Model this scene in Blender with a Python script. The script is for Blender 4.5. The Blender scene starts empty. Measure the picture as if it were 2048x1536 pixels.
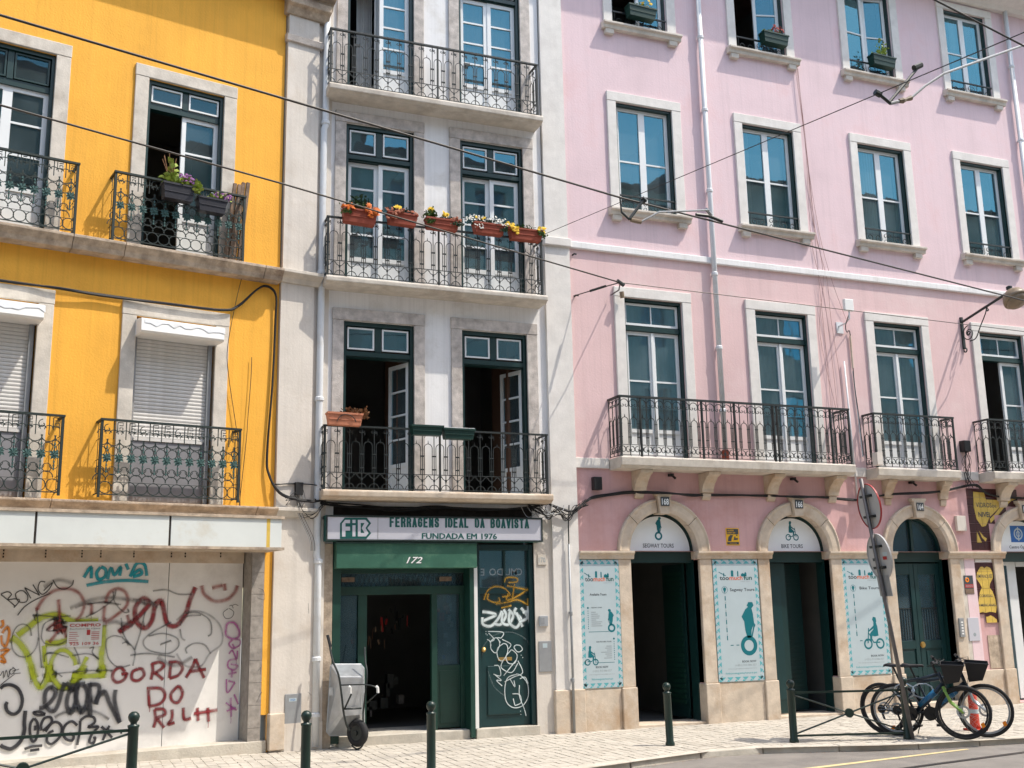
import bpy, bmesh, math, random
from mathutils import Vector, Matrix
random.seed(7)
S = bpy.context.scene
COL = S.collection
R = math.radians
PI = math.pi
# ------------------------------------------------------------------ camera
CAM = Vector((0, -14.1194, 1.65))
CR = Vector((0.92964847, -0.36793698, -0.01939319))
CU = Vector((-0.05771568, -0.19740845, 0.97862087))
CF = Vector((0.36389919, 0.9086541, 0.2047562))
FPX = 2165.71
cd = bpy.data.cameras.new('camera'); cam = bpy.data.objects.new('camera', cd); COL.objects.link(cam)
cd.sensor_width = 36; cd.lens = FPX/2048*36; cd.clip_start = .05; cd.clip_end = 800
cam.matrix_world = Matrix(((CR.x, CU.x, -CF.x, CAM.x), (CR.y, CU.y, -CF.y, CAM.y), (CR.z, CU.z, -CF.z, CAM.z), (0, 0, 0, 1)))
S.camera = cam
# ------------------------------------------------------------------ light
SUN = Vector((1.6, -1.0, 3.3)).normalized()
EL = math.asin(SUN.z)
w = bpy.data.worlds.new('World'); S.world = w; w.use_nodes = True
nt = w.node_tree; bgn = nt.nodes['Background']; sky = nt.nodes.new('ShaderNodeTexSky')
sky.sky_type = 'NISHITA'; sky.sun_disc = False; sky.sun_elevation = EL; sky.sun_rotation = math.atan2(SUN.x, SUN.y)
sky.air_density = 1.5; sky.dust_density = 2.2; sky.ozone_density = 1.0
nt.links.new(sky.outputs[0], bgn.inputs[0]); bgn.inputs[1].default_value = 0.15
sl = bpy.data.lights.new('sun', 'SUN'); sl.energy = 2.5; sl.angle = R(.55); sl.color = (1, .93, .82)
so = bpy.data.objects.new('sun', sl); COL.objects.link(so); so.rotation_euler = SUN.to_track_quat('Z', 'Y').to_euler()
so.location = (0, -5, 30)
S.view_settings.view_transform = 'Standard'; S.view_settings.look = 'None'
S.view_settings.exposure = 1.0; S.view_settings.gamma = 1
# ------------------------------------------------------------------ frames
JX = 2.965; YA = 0.21108
FR = {'P': (Vector((0, 0, 0)), 0.0), 'Y': (Vector((JX, 0, 0)), YA)}
def W(fr, u, z, o=0):
    og, a = FR[fr]; c, s = math.cos(a), math.sin(a)
    return og + Vector((u*c+o*s, u*s-o*c, z))
def ray(x, y): return CF*FPX + CR*(x-1024) - CU*(y-768)
def at(fr, x, y, o=0):
    """metres along / up a facade plane under a point of the 2048 px wide picture (used to take measurements)"""
    og, a = FR[fr]; c, s = math.cos(a), math.sin(a)
    n = Vector((s, -c, 0)); q0 = og + n*o; d = ray(x, y); t = (q0-CAM).dot(n)/d.dot(n); q = CAM+d*t
    return ((q-q0).dot(Vector((c, s, 0))), q.z)
def crop(x0, y0, sc, pts): return [(x0+a/sc, y0+b/sc) for a, b in pts]
def Yc3(pts, o=0): return [at('Y', *q, o) for q in crop(0, 1000, 2.866, pts)]
def Pc6(pts, o=0): return [at('P', *q, o) for q in crop(560, 980, 2.763, pts)]
def ground(x, y=0): return max(0, 3.0-x)*.022
# ------------------------------------------------------------------ materials
MT = {}
def mat(name, col, rough=.8, var=.08, scale=3, bump=0, bscale=60, stain=None, sfac=.5, sscale=.7, metal=0, spec=.4, streak=0, thr=(.52, .7), vscale=None):
    m = bpy.data.materials.new(name); m.use_nodes = True; n = m.node_tree.nodes; l = m.node_tree.links
    b = n['Principled BSDF']; b.inputs['Roughness'].default_value = rough; b.inputs['Metallic'].default_value = metal
    b.inputs['Specular IOR Level'].default_value = spec
    tc = n.new('ShaderNodeTexCoord')
    def noise(sc, det=6, stretch=None, ro=.6):
        t = n.new('ShaderNodeTexNoise'); t.inputs['Scale'].default_value = sc; t.inputs['Detail'].default_value = det; t.inputs['Roughness'].default_value = ro
        if stretch:
            mp = n.new('ShaderNodeMapping'); mp.inputs['Scale'].default_value = stretch; l.new(tc.outputs['Object'], mp.inputs[0]); l.new(mp.outputs[0], t.inputs[0])
        else: l.new(tc.outputs['Object'], t.inputs[0])
        return t.outputs['Fac']
    def ramp(src, a, c, v0=0, v1=1):
        r = n.new('ShaderNodeMapRange'); r.inputs['From Min'].default_value = a; r.inputs['From Max'].default_value = c
        r.inputs['To Min'].default_value = v0; r.inputs['To Max'].default_value = v1; l.new(src, r.inputs[0]); return r.outputs[0]
    def mix(f, c1, c2, mode='MIX'):
        x = n.new('ShaderNodeMix'); x.data_type = 'RGBA'; x.blend_type = mode
        if isinstance(f, float): x.inputs[0].default_value = f
        else: l.new(f, x.inputs[0])
        for i, c in ((6, c1), (7, c2)):
            if isinstance(c, tuple): x.inputs[i].default_value = (*c[:3], 1)
            else: l.new(c, x.inputs[i])
        return x.outputs[2]
    cur = tuple(col)
    if var:
        dk = tuple(c*(1-var*1.6) for c in col); lt = tuple(min(1, c*(1+var)) for c in col)
        cur = mix(ramp(noise(scale, 8), .3, .7), dk, lt)
    if streak:
        cur = mix(ramp(noise(1, 4, (14, 14, .35)), .5, .75, 0, streak), cur, tuple(c*.62 for c in col)); cur = mix(ramp(noise(1, 3, (42, 42, .5)), .45, .8, 0, streak*.8), cur, tuple(c*.7 for c in col)); cur = mix(ramp(noise(1, 3, (3, 3, .25)), .5, .7, 0, streak*.5), cur, tuple(min(1, c*1.12+.02) for c in col))
    if stain:
        a = ramp(noise(sscale, 10, vscale, .7), thr[0], thr[1], 0, sfac)
        cur = mix(a, cur, tuple(stain))
    if isinstance(cur, tuple): b.inputs['Base Color'].default_value = (*cur, 1)
    else: l.new(cur, b.inputs['Base Color'])
    if bump:
        bp = n.new('ShaderNodeBump'); bp.inputs['Strength'].default_value = 1; bp.inputs['Distance'].default_value = bump
        l.new(noise(bscale, 5), bp.inputs['Height']); l.new(bp.outputs[0], b.inputs['Normal'])
    MT[name] = m; return m
mat('yellow_plaster', (.86, .43, .055), .85, .06, 1.6, .004, 38, stain=(.60, .30, .04), sfac=.4, sscale=1.0, streak=.38)
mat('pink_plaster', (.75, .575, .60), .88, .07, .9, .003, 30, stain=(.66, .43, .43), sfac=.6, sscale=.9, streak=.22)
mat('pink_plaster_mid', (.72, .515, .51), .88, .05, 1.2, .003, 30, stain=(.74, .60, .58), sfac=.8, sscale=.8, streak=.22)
mat('pink_plaster_low', (.62, .385, .385), .88, .05, 1.2, .003, 30, stain=(.50, .26, .22), sfac=.7, sscale=.9, streak=.25)  # darker ground floor paint, with warm bounce under the balconies mixed in
mat('white_plaster', (.80, .79, .78), .88, .05, 1.5, .002, 30, stain=(.50, .46, .40), sfac=.6, sscale=1.1, streak=.35)
mat('limestone', (.60, .55, .48), .82, .14, 5, .003, 45, stain=(.33, .27, .21), sfac=.6, sscale=2.3, streak=.15)
mat('old_limestone', (.54, .49, .45), .85, .22, 9, .005, 60, stain=(.28, .24, .21), sfac=.6, sscale=3.0, streak=.2)
mat('pale_limestone', (.72, .69, .65), .82, .07, 5, .002, 45, stain=(.55, .51, .48), sfac=.45, sscale=2.6, streak=.12)
mat('warm_limestone', (.58, .49, .39), .8, .12, 6, .003, 40, stain=(.40, .26, .15), sfac=.7, sscale=1.6, thr=(.48, .66))
mat('ledge_stone', (.46, .37, .28), .85, .25, 8, .006, 40, stain=(.16, .11, .08), sfac=.8, sscale=2.2)
mat('pilaster_stone', (.63, .58, .52), .85, .06, 2, .003, 30, stain=(.42, .33, .24), sfac=.4, sscale=1.2, streak=.3)
mat('dark_green_paint', (.006, .032, .031), .38, .1, 6, spec=.5)
mat('bottle_green_paint', (.008, .045, .032), .42, .12, 5, spec=.5, stain=(.02, .06, .045), sfac=.4, sscale=3)
mat('roller_green', (.035, .12, .080), .5, .12, 4, .001, 60, stain=(.12, .22, .14), sfac=.5, sscale=4)
mat('white_paint', (.78, .78, .76), .45, .03, 5)
mat('white_sash', (.74, .76, .76), .4, .03, 4)
mat('iron', (.014, .020, .020), .5, .2, 20, spec=.5)
mat('green_iron', (.016, .028, .026), .6, .2, 30, spec=.4)
mat('verdigris', (.045, .105, .098), .7, .3, 40, stain=(.02, .04, .04), sfac=.6, sscale=30)
mat('bollard_green', (.006, .022, .016), .4, .1, 10, spec=.5, stain=(.08, .10, .08), sfac=.7, sscale=9, thr=(.62, .7))
mat('rubber', (.018, .018, .020), .8, .1, 20)
mat('black_plastic', (.012, .012, .014), .45, 0)
mat('faded_wire', (.30, .17, .16), .7, .1, 9)
mat('cable_black', (.012, .012, .013), .6, 0)
mat('steel_wire', (.05, .045, .04), .5, 0, metal=.5)
mat('galvanised', (.46, .48, .50), .28, .12, 7, metal=.45, stain=(.42, .43, .44), sfac=.6, sscale=5)
mat('grey_metal', (.30, .31, .32), .5, .08, 8, metal=.3)
mat('pole_grey', (.15, .14, .14), .5, .12, 8, metal=.3)
mat('white_pipe', (.66, .68, .70), .5, .05, 3, stain=(.45, .42, .38), sfac=.5, sscale=3)
mat('asphalt', (.22, .20, .18), .9, .12, 2.5, .006, 220, stain=(.13, .12, .115), sfac=.7, sscale=1.1)
mat('sett_stone', (.47, .43, .37), .85, .10, 3, .004, 60, stain=(.30, .26, .21), sfac=.6, sscale=1.3)
mat('joint_sand', (.43, .39, .33), .95, .15, 6)
mat('kerb_limestone', (.52, .48, .41), .85, .15, 6, .006, 40, stain=(.28, .22, .16), sfac=.7, sscale=3)
mat('line_yellow', (.62, .50, .26), .8, .15, 6, stain=(.25, .22, .18), sfac=.8, sscale=7)
mat('rail_steel', (.10, .10, .105), .4, .1, 4, metal=.8)
mat('room_dark', (.17, .17, .16), .9, .1, 2)
mat('room_brown', (.12, .06, .035), .8, .1, 2)
mat('room_grey', (.16, .15, .14), .9, .1, 2)
mat('net_curtain', (.85, .85, .82), .9, .1, 3, streak=.5)
mat('curtain', (.62, .62, .60), .9, .1, 3, streak=.4)
mat('shutter_slat', (.64, .62, .59), .6, .06, 10, stain=(.48, .45, .41), sfac=.5, sscale=4)
mat('shaded_shutter', (.24, .24, .26), .6, .08, 3)  # lower slats in shade, the shade put into this grey
mat('grey_panel', (.42, .42, .42), .6, .06, 3)
mat('sign_white', (.62, .65, .63), .45, .04, 2, stain=(.45, .36, .22), sfac=.35, sscale=1.2, thr=(.6, .7))
mat('hoarding_white', (.76, .74, .71), .6, .05, 1.4, stain=(.45, .42, .39), sfac=.45, sscale=1.3)
mat('lilac_white', (.50, .50, .55), .4, .03, 2)
mat('sign_green', (.006, .085, .075), .5, 0)
mat('poster_white', (.42, .50, .53), .5, .03, 3)
mat('poster_teal', (.10, .38, .42), .5, .08, 14)
mat('bright_sign', (.80, .84, .84), .45, .02, 3)
mat('teal_print', (.0, .14, .17), .5, 0)
mat('dark_print', (.05, .06, .07), .5, 0)
mat('grey_print', (.28, .32, .34), .5, 0)
mat('cone_red', (.48, .045, .02), .5, .1, 9)
mat('orange_print', (.60, .13, .05), .5, 0)
mat('red_print', (.35, .03, .03), .5, 0)
mat('blue_sign', (.01, .11, .38), .4, 0)
mat('yellow_sign', (.75, .42, .02), .5, 0)
mat('tile_yellow', (.62, .43, .09), .3, .1, 12, stain=(.45, .30, .08), sfac=.4, sscale=9)
mat('tile_maroon', (.055, .014, .016), .3, .15, 10)
mat('terracotta', (.27, .055, .028), .7, .12, 9)
mat('pale_terracotta', (.52, .20, .11), .7, .1, 9)
mat('planter_green', (.006, .034, .026), .5, .1, 9)
mat('planter_black', (.020, .020, .028), .5, .1, 9)
mat('leaf', (.065, .13, .025), .6, .35, 30)
mat('leaf_dark', (.03, .065, .03), .6, .35, 30)
mat('leaf_lime', (.30, .38, .06), .6, .3, 30)
mat('petal_orange', (.72, .17, .015), .6, .25, 30)
mat('petal_yellow', (.80, .52, .02), .6, .15, 30)
mat('petal_white', (.75, .74, .68), .6, .1, 30)
mat('petal_purple', (.28, .09, .30), .6, .3, 30)
mat('petal_red', (.42, .05, .04), .6, .2, 30)
mat('petal_rust', (.32, .09, .04), .6, .3, 30)
mat('dry_twig', (.26, .13, .06), .8, .3, 20)
mat('weathered_wood', (.22, .15, .105), .85, .3, 12, .004, 60, stain=(.08, .06, .05), sfac=.7, sscale=5)
mat('brass', (.55, .36, .12), .35, .1, 9, metal=.8)
mat('bike_blue', (.01, .12, .26), .3, 0, spec=.6)
mat('bike_dark', (.008, .02, .035), .3, 0, spec=.6)
mat('bike_silver', (.50, .54, .58), .3, 0, metal=.5)
mat('bike_lime', (.22, .38, .08), .4, 0)
mat('reflector_orange', (.85, .24, .01), .3, 0)
mat('lamp_brown', (.24, .18, .12), .4, .2, 6)
mat('tile_grey', (.30, .27, .24), .5, .2, 14, stain=(.16, .14, .13), sfac=.5, sscale=12)
mat('door_teal', (.005, .034, .036), .4, .1, 5, spec=.5)
mat('dark_brown', (.03, .024, .02), .95, .3, 8)  # near black for soil, plugs and joints, and as painted shade in gaps
mat('opp_wall', (.55, .47, .40), .9, .1, 1)
mat('opp_wall_light', (.68, .62, .55), .9, .1, 1)
mat('roof_tile', (.20, .10, .075), .9, .2, 4)
def glass(name, ior, tint=(.7, .75, .75)):
    m = bpy.data.materials.new(name); m.use_nodes = True; n = m.node_tree.nodes; l = m.node_tree.links
    n.remove(n['Principled BSDF']); out = n['Material Output']
    fr = n.new('ShaderNodeFresnel'); fr.inputs['IOR'].default_value = ior
    tr = n.new('ShaderNodeBsdfTransparent'); tr.inputs[0].default_value = (*tint, 1)
    gl = n.new('ShaderNodeBsdfGlossy'); gl.inputs['Roughness'].default_value = .015; gl.inputs['Color'].default_value = (.28, .80, 1, 1)
    tc = n.new('ShaderNodeTexCoord'); no = n.new('ShaderNodeTexNoise'); no.inputs['Scale'].default_value = 2.2; bp = n.new('ShaderNodeBump')
    bp.inputs['Strength'].default_value = .35; bp.inputs['Distance'].default_value = .004
    l.new(tc.outputs['Object'], no.inputs[0]); l.new(no.outputs['Fac'], bp.inputs['Height']); l.new(bp.outputs[0], gl.inputs['Normal'])
    mx = n.new('ShaderNodeMixShader'); l.new(fr.outputs[0], mx.inputs[0]); l.new(tr.outputs[0], mx.inputs[1]); l.new(gl.outputs[0], mx.inputs[2]); df = n.new('ShaderNodeBsdfDiffuse'); df.inputs[0].default_value = (.42, .55, .60, 1); m2 = n.new('ShaderNodeMixShader'); n2 = n.new('ShaderNodeTexNoise'); n2.inputs['Scale'].default_value = 1.3; l.new(tc.outputs['Object'], n2.inputs[0]); mr = n.new('ShaderNodeMapRange'); mr.inputs['From Min'].default_value = .3; mr.inputs['From Max'].default_value = .7; mr.inputs['To Min'].default_value = .03; mr.inputs['To Max'].default_value = .15; l.new(n2.outputs['Fac'], mr.inputs[0]); l.new(mr.outputs[0], m2.inputs[0]); l.new(mx.outputs[0], m2.inputs[1]); l.new(df.outputs[0], m2.inputs[2]); l.new(m2.outputs[0], out.inputs[0])  # pale diffuse share added as haze to lift the dark panes
    MT[name] = m
glass('pane_glass', 2.4); glass('dull_glass', 1.7, (.5, .52, .52))
def spray(name, col, alpha=.9, soft=.35):
    m = bpy.data.materials.new(name); m.use_nodes = True; n = m.node_tree.nodes; l = m.node_tree.links
    b = n['Principled BSDF']; b.inputs['Base Color'].default_value = (*col, 1); b.inputs['Roughness'].default_value = .6
    uv = n.new('ShaderNodeTexCoord'); sp = n.new('ShaderNodeSeparateXYZ'); l.new(uv.outputs['UV'], sp.inputs[0])
    def mth(op, a, c=None):
        x = n.new('ShaderNodeMath'); x.operation = op; x.use_clamp = False
        for i, v in enumerate((a, c)):
            if v is None: continue
            if isinstance(v, (int, float)): x.inputs[i].default_value = v
            else: l.new(v, x.inputs[i])
        return x.outputs[0]
    d = mth('ABSOLUTE', mth('SUBTRACT', mth('MULTIPLY', sp.outputs['Y'], 2), 1))
    mr = n.new('ShaderNodeMapRange'); mr.interpolation_type = 'SMOOTHSTEP'; mr.inputs['From Min'].default_value = 1; mr.inputs['From Max'].default_value = 1-soft*2; mr.inputs['To Max'].default_value = alpha
    l.new(d, mr.inputs[0])
    no = n.new('ShaderNodeTexNoise'); no.inputs['Scale'].default_value = 9; no.inputs['Detail'].default_value = 6; l.new(uv.outputs['Object'], no.inputs[0])
    m2 = n.new('ShaderNodeMapRange'); m2.inputs['From Min'].default_value = .3; m2.inputs['From Max'].default_value = .6; m2.inputs['To Min'].default_value = .88 if 'black' in name else .6; l.new(no.outputs['Fac'], m2.inputs[0])
    l.new(mth('MULTIPLY', mr.outputs[0], m2.outputs[0]), b.inputs['Alpha']); MT[name] = m
spray('spray_red', (.25, .012, .018), .85); spray('spray_faded_red', (.36, .06, .05), .62, .5); spray('spray_black', (.014, .014, .02), .95, .22)
spray('spray_grey', (.05, .055, .06), .62, .5); spray('spray_cyan', (.0, .30, .38), .92, .2); spray('spray_lime', (.50, .58, .02), .8, .4)
spray('spray_magenta', (.45, .05, .33), .72, .45); spray('spray_orange', (.80, .26, .01), .8, .4); spray('spray_white', (.70, .78, .78), .85, .35)
spray('spray_gold', (.62, .34, .03), .7, .5); spray('spray_black2', (.02, .02, .028), .80, .34)
for n_, c_ in (('red', (.25, .012, .018)), ('faded_red', (.36, .06, .05)), ('black', (.014, .014, .02)), ('black2', (.014, .014, .02)), ('grey', (.05, .055, .06)), ('cyan', (.0, .30, .38)), ('lime', (.50, .58, .02)), ('magenta', (.45, .05, .33)), ('orange', (.80, .26, .01)), ('white', (.70, .78, .78)), ('gold', (.62, .34, .03))): spray('mist_'+n_, c_, .13, .5)
spray('marker_black', (.02, .02, .02), .9, .2); spray('shade_grey', (.16, .15, .15), .5, .5)
# ------------------------------------------------------------------ mesh builder
BASE = {}
class MB:
    def __init__(s): s.v = []; s.f = []; s.uv = {}
    def add(s, pts, faces):
        k = len(s.v); s.v += [(p[0], -p[2], p[1]) for p in pts]; s.f += [tuple(i+k for i in f) for f in faces]
    def raw(s, pts, faces):
        k = len(s.v); s.v += [tuple(p) for p in pts]; s.f += [tuple(i+k for i in f) for f in faces]
    def box(s, u0, u1, z0, z1, o0, o1):
        if u0 > u1: u0, u1 = u1, u0
        if o0 > o1: o0, o1 = o1, o0
        s.add([(u, z, o) for o in (o0, o1) for z in (z0, z1) for u in (u0, u1)], [(0, 1, 3, 2), (4, 6, 7, 5), (0, 4, 5, 1), (2, 3, 7, 6), (0, 2, 6, 4), (1, 5, 7, 3)]); return s
    def quad(s, u0, u1, z0, z1, o): s.add([(u0, z0, o), (u1, z0, o), (u1, z1, o), (u0, z1, o)], [(0, 1, 2, 3)]); return s
    def prism(s, poly, o0, o1):
        n = len(poly); s.add([(u, z, o0) for u, z in poly]+[(u, z, o1) for u, z in poly], [tuple(range(n))[::-1], tuple(range(n, 2*n))]+[(i, (i+1) % n, n+(i+1) % n, n+i) for i in range(n)]); return s
    def flat(s, poly, o): s.add([(u, z, o) for u, z in poly], [tuple(range(len(poly)))]); return s
    def strip(s, prof, u0, u1):
        """profile [(o, z)] swept along u"""
        n = len(prof); s.add([(u0, z, o) for o, z in prof]+[(u1, z, o) for o, z in prof], [tuple(range(n)), tuple(range(n, 2*n))[::-1]]+[(i, (i+1) % n, n+(i+1) % n, n+i) for i in range(n)]); return s
    def tube(s, path, r, n=5, closed=False):
        P = [Vector((p[0], -(p[2] if len(p) > 2 else 0), p[1])) for p in path]
        return s.tubew(P, r, n, closed)
    def tubew(s, P, r, n=5, closed=False):
        P = [Vector(p) for p in P]; k0 = len(s.v); m = len(P); prev = None
        for i, p in enumerate(P):
            t = (P[(i+1) % m]-P[i-1]) if closed else (P[min(i+1, m-1)]-P[max(i-1, 0)])
            if t.length < 1e-9: t = Vector((0, 0, 1))
            t.normalize()
            if prev is None:
                a = Vector((0, 1, 0)) if abs(t.y) < .9 else Vector((1, 0, 0))
                x = t.cross(a).normalized()
            else: x = (prev-t*prev.dot(t)).normalized()
            prev = x; y = t.cross(x); rr = r[i] if isinstance(r, (list, tuple)) else r
            for k in range(n):
                a = 2*PI*(k+.5)/n; s.v.append(tuple(p+(x*math.cos(a)+y*math.sin(a))*rr))
        for i in range(m if closed else m-1):
            j = (i+1) % m
            for k in range(n): s.f.append((k0+i*n+k, k0+i*n+(k+1) % n, k0+j*n+(k+1) % n, k0+j*n+k))
        if not closed: s.f.append(tuple(k0+k for k in range(n))[::-1]); s.f.append(tuple(k0+(m-1)*n+k for k in range(n)))
        return s
    def lathe(s, c, prof, n=16):
        """c=(u,z,o) vertical axis; prof [(r,dz)]"""
        k0 = len(s.v); m = len(prof)
        for r, z in prof:
            for k in range(n):
                a = 2*PI*k/n; s.v.append((c[0]+r*math.cos(a), -c[2]+r*math.sin(a), c[1]+z))
        for i in range(m-1):
            for k in range(n): s.f.append((k0+i*n+k, k0+i*n+(k+1) % n, k0+(i+1)*n+(k+1) % n, k0+(i+1)*n+k))
        s.f.append(tuple(k0+k for k in range(n))[::-1]); s.f.append(tuple(k0+(m-1)*n+k for k in range(n))); return s
    def disc(s, cu, cz, r, o0, o1, n=20): return s.prism([(cu+r*math.cos(2*PI*k/n), cz+r*math.sin(2*PI*k/n)) for k in range(n)], o0, o1)
    def ringf(s, cu, cz, r0, r1, o, n=28, a0=0, a1=2*PI):
        pts = []; 
        for k in range(n+1):
            a = a0+(a1-a0)*k/n; pts += [(cu+r0*math.cos(a), cz+r0*math.sin(a), o), (cu+r1*math.cos(a), cz+r1*math.sin(a), o)]
        s.add(pts, [(2*k, 2*k+1, 2*k+3, 2*k+2) for k in range(n)]); return s
    def xform(s, M):
        s.v = [tuple(M @ Vector(p)) for p in s.v]; return s
    def mesh(s, name, m, base=(0, 0, 0), smooth=False):
        me = bpy.data.meshes.new(name); bx, by, bz = base[0], -base[2], base[1]
        me.from_pydata([(x-bx, y-by, z-bz) for x, y, z in s.v], [], s.f)
        if s.uv:
            ul = me.uv_layers.new(name='UVMap')
            for lp in me.loops: ul.data[lp.index].uv = s.uv.get(lp.vertex_index, (0, .5))
        elif len(s.f) > 1:
            b = bmesh.new(); b.from_mesh(me); bmesh.ops.recalc_face_normals(b, faces=b.faces); b.to_mesh(me); b.free()
        me.materials.append(MT[m]); 
        if smooth: me.polygons.foreach_set('use_smooth', [True]*len(me.polygons))
        me.update(); return me
    def build(s, name, m, parent=None, smooth=False, bevel=0, label=None):
        base = BASE.get(parent.name, (0, 0, 0)) if parent else (0, 0, 0)
        o = bpy.data.objects.new(name, s.mesh(name, m, base, smooth)); COL.objects.link(o)
        if parent: o.parent = parent; BASE[o.name] = base
        if bevel:
            md = o.modifiers.new('bevel', 'BEVEL'); md.width = bevel; md.segments = 2; md.limit_method = 'ANGLE'; md.angle_limit = R(40)
        if label: o['label'] = label
        return o
def place(name, me, parent, u, z, o):
    """an object sharing a mesh, put at a point of its thing's frame"""
    b = BASE.get(parent.name, (0, 0, 0)); ob = bpy.data.objects.new(name, me); COL.objects.link(ob); ob.parent = parent
    ob.location = (u-b[0], -(o-b[2]), z-b[1]); BASE[ob.name] = b; return ob
def thing(name, label, cat, fr='P', base=(0, 0, 0), group=None):
    e = bpy.data.objects.new(name, None); COL.objects.link(e); e.empty_display_size = .2
    e.location = W(fr, *base); e.rotation_euler = (0, 0, FR[fr][1]); e['label'] = label; e['category'] = cat
    if group: e['group'] = group
    BASE[e.name] = base; return e
def solo(mb, name, m, label, cat, fr='P', base=(0, 0, 0), smooth=False, bevel=0, group=None):
    o = bpy.data.objects.new(name, mb.mesh(name, m, base, smooth)); COL.objects.link(o)
    o.location = W(fr, *base); o.rotation_euler = (0, 0, FR[fr][1]); o['label'] = label; o['category'] = cat
    if group: o['group'] = group
    if bevel: md = o.modifiers.new('bevel', 'BEVEL'); md.width = bevel; md.segments = 2; md.limit_method = 'ANGLE'
    BASE[o.name] = base; return o
def structure(mb, name, m, kind='structure'):
    o = bpy.data.objects.new(name, mb.mesh(name, m)); COL.objects.link(o); o['kind'] = kind; return o
def arc(cu, cz, r, a0, a1, n=8, o=0): return [(cu+r*math.cos(R(a0+(a1-a0)*k/n)), cz+r*math.sin(R(a0+(a1-a0)*k/n)), o) for k in range(n+1)]
def spiral(cu, cz, r0, r1, a0, a1, n=12, o=0): return [(cu+(r0+(r1-r0)*k/n)*math.cos(R(a0+(a1-a0)*k/n)), cz+(r0+(r1-r0)*k/n)*math.sin(R(a0+(a1-a0)*k/n)), o) for k in range(n+1)]
def smoothpath(pts, sub=6):
    P = [Vector((p[0], p[1], p[2] if len(p) > 2 else 0)) for p in pts]; out = []
    for i in range(len(P)-1):
        a = P[max(i-1, 0)]; b = P[i]; c = P[i+1]; d = P[min(i+2, len(P)-1)]
        for k in range(sub):
            t = k/sub; out.append(tuple(.5*((2*b)+(c-a)*t+(2*a-5*b+4*c-d)*t*t+(3*b-a-3*c+d)*t*t*t)))
    out.append(tuple(P[-1])); return out
DD = None
def lettering(parent, txt, m, u, z, o, h, width=None, bold=0, align='CENTER', shear=0, name='lettering', mirror=False, rot=0, spacing=1):
    c = bpy.data.curves.new('t', 'FONT'); c.body = txt; c.size = 1; c.offset = bold; c.shear = shear; c.resolution_u = 2; c.space_character = spacing
    ob = bpy.data.objects.new('t', c); COL.objects.link(ob); dg = bpy.context.evaluated_depsgraph_get()
    me0 = bpy.data.meshes.new_from_object(ob.evaluated_get(dg)); bpy.data.objects.remove(ob)
    vs = [v.co.copy() for v in me0.vertices]; fs = [tuple(p.vertices) for p in me0.polygons]; bpy.data.meshes.remove(me0); bpy.data.curves.remove(c)
    if not vs: return None
    x0 = min(v.x for v in vs); x1 = max(v.x for v in vs); y0 = min(v.y for v in vs); y1 = max(v.y for v in vs)
    sy = h/(.73 if any(ch.isupper() or ch.isdigit() for ch in txt) else (y1-y0)); sx = width/(x1-x0) if width else sy
    off = {'CENTER': (x0+x1)/2, 'LEFT': x0, 'RIGHT': x1}[align]; mb = MB(); cs, sn = math.cos(rot), math.sin(rot)
    pts = []
    for v in vs:
        a = (v.x-off)*sx*(-1 if mirror else 1); b = (v.y)*sy; pts.append((u+a*cs-b*sn, z+a*sn+b*cs, o))
    mb.add(pts, fs); return mb.build(name, m, parent)
def wall(mb, u0, u1, z0, z1, holes, o=0, depth=.3, skip=()):
    us = sorted({u0, u1, *[h[0] for h in holes], *[h[1] for h in holes]}); zs = sorted({z0, z1, *[h[2] for h in holes], *[h[3] for h in holes]})
    us = [u for u in us if u0 <= u <= u1]; zs = [z for z in zs if z0 <= z <= z1]
    for a, b in zip(us, us[1:]):
        for c, d in zip(zs, zs[1:]):
            mu, mz = (a+b)/2, (c+d)/2
            if any(h[0] < mu < h[1] and h[2] < mz < h[3] for h in holes): continue
            mb.quad(a, b, c, d, o)
    for h in holes:
        if h in skip: continue
        a, b, c, d = h[:4]
        for q in (((a, c), (a, d)), ((b, c), (b, d)), ((a, d), (b, d)), ((a, c), (b, c))):
            (p, r), (s_, t) = q; mb.add([(p, r, o), (s_, t, o), (s_, t, o-depth), (p, r, o-depth)], [(0, 1, 2, 3)])
def room(bld, a, b, c, d, o0, dep=2.4, ex=.5, m='room_dark'):
    mb = MB()
    A, B, Cc, D = a-ex, b+ex, c-.02, d+.25; o1 = o0-dep
    P = [(A, Cc, o0), (B, Cc, o0), (B, D, o0), (A, D, o0), (A, Cc, o1), (B, Cc, o1), (B, D, o1), (A, D, o1)]
    mb.add(P, [(4, 5, 6, 7), (0, 1, 5, 4), (3, 7, 6, 2), (0, 4, 7, 3), (1, 2, 6, 5)]); mb.build('room', m, bld)
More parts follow.
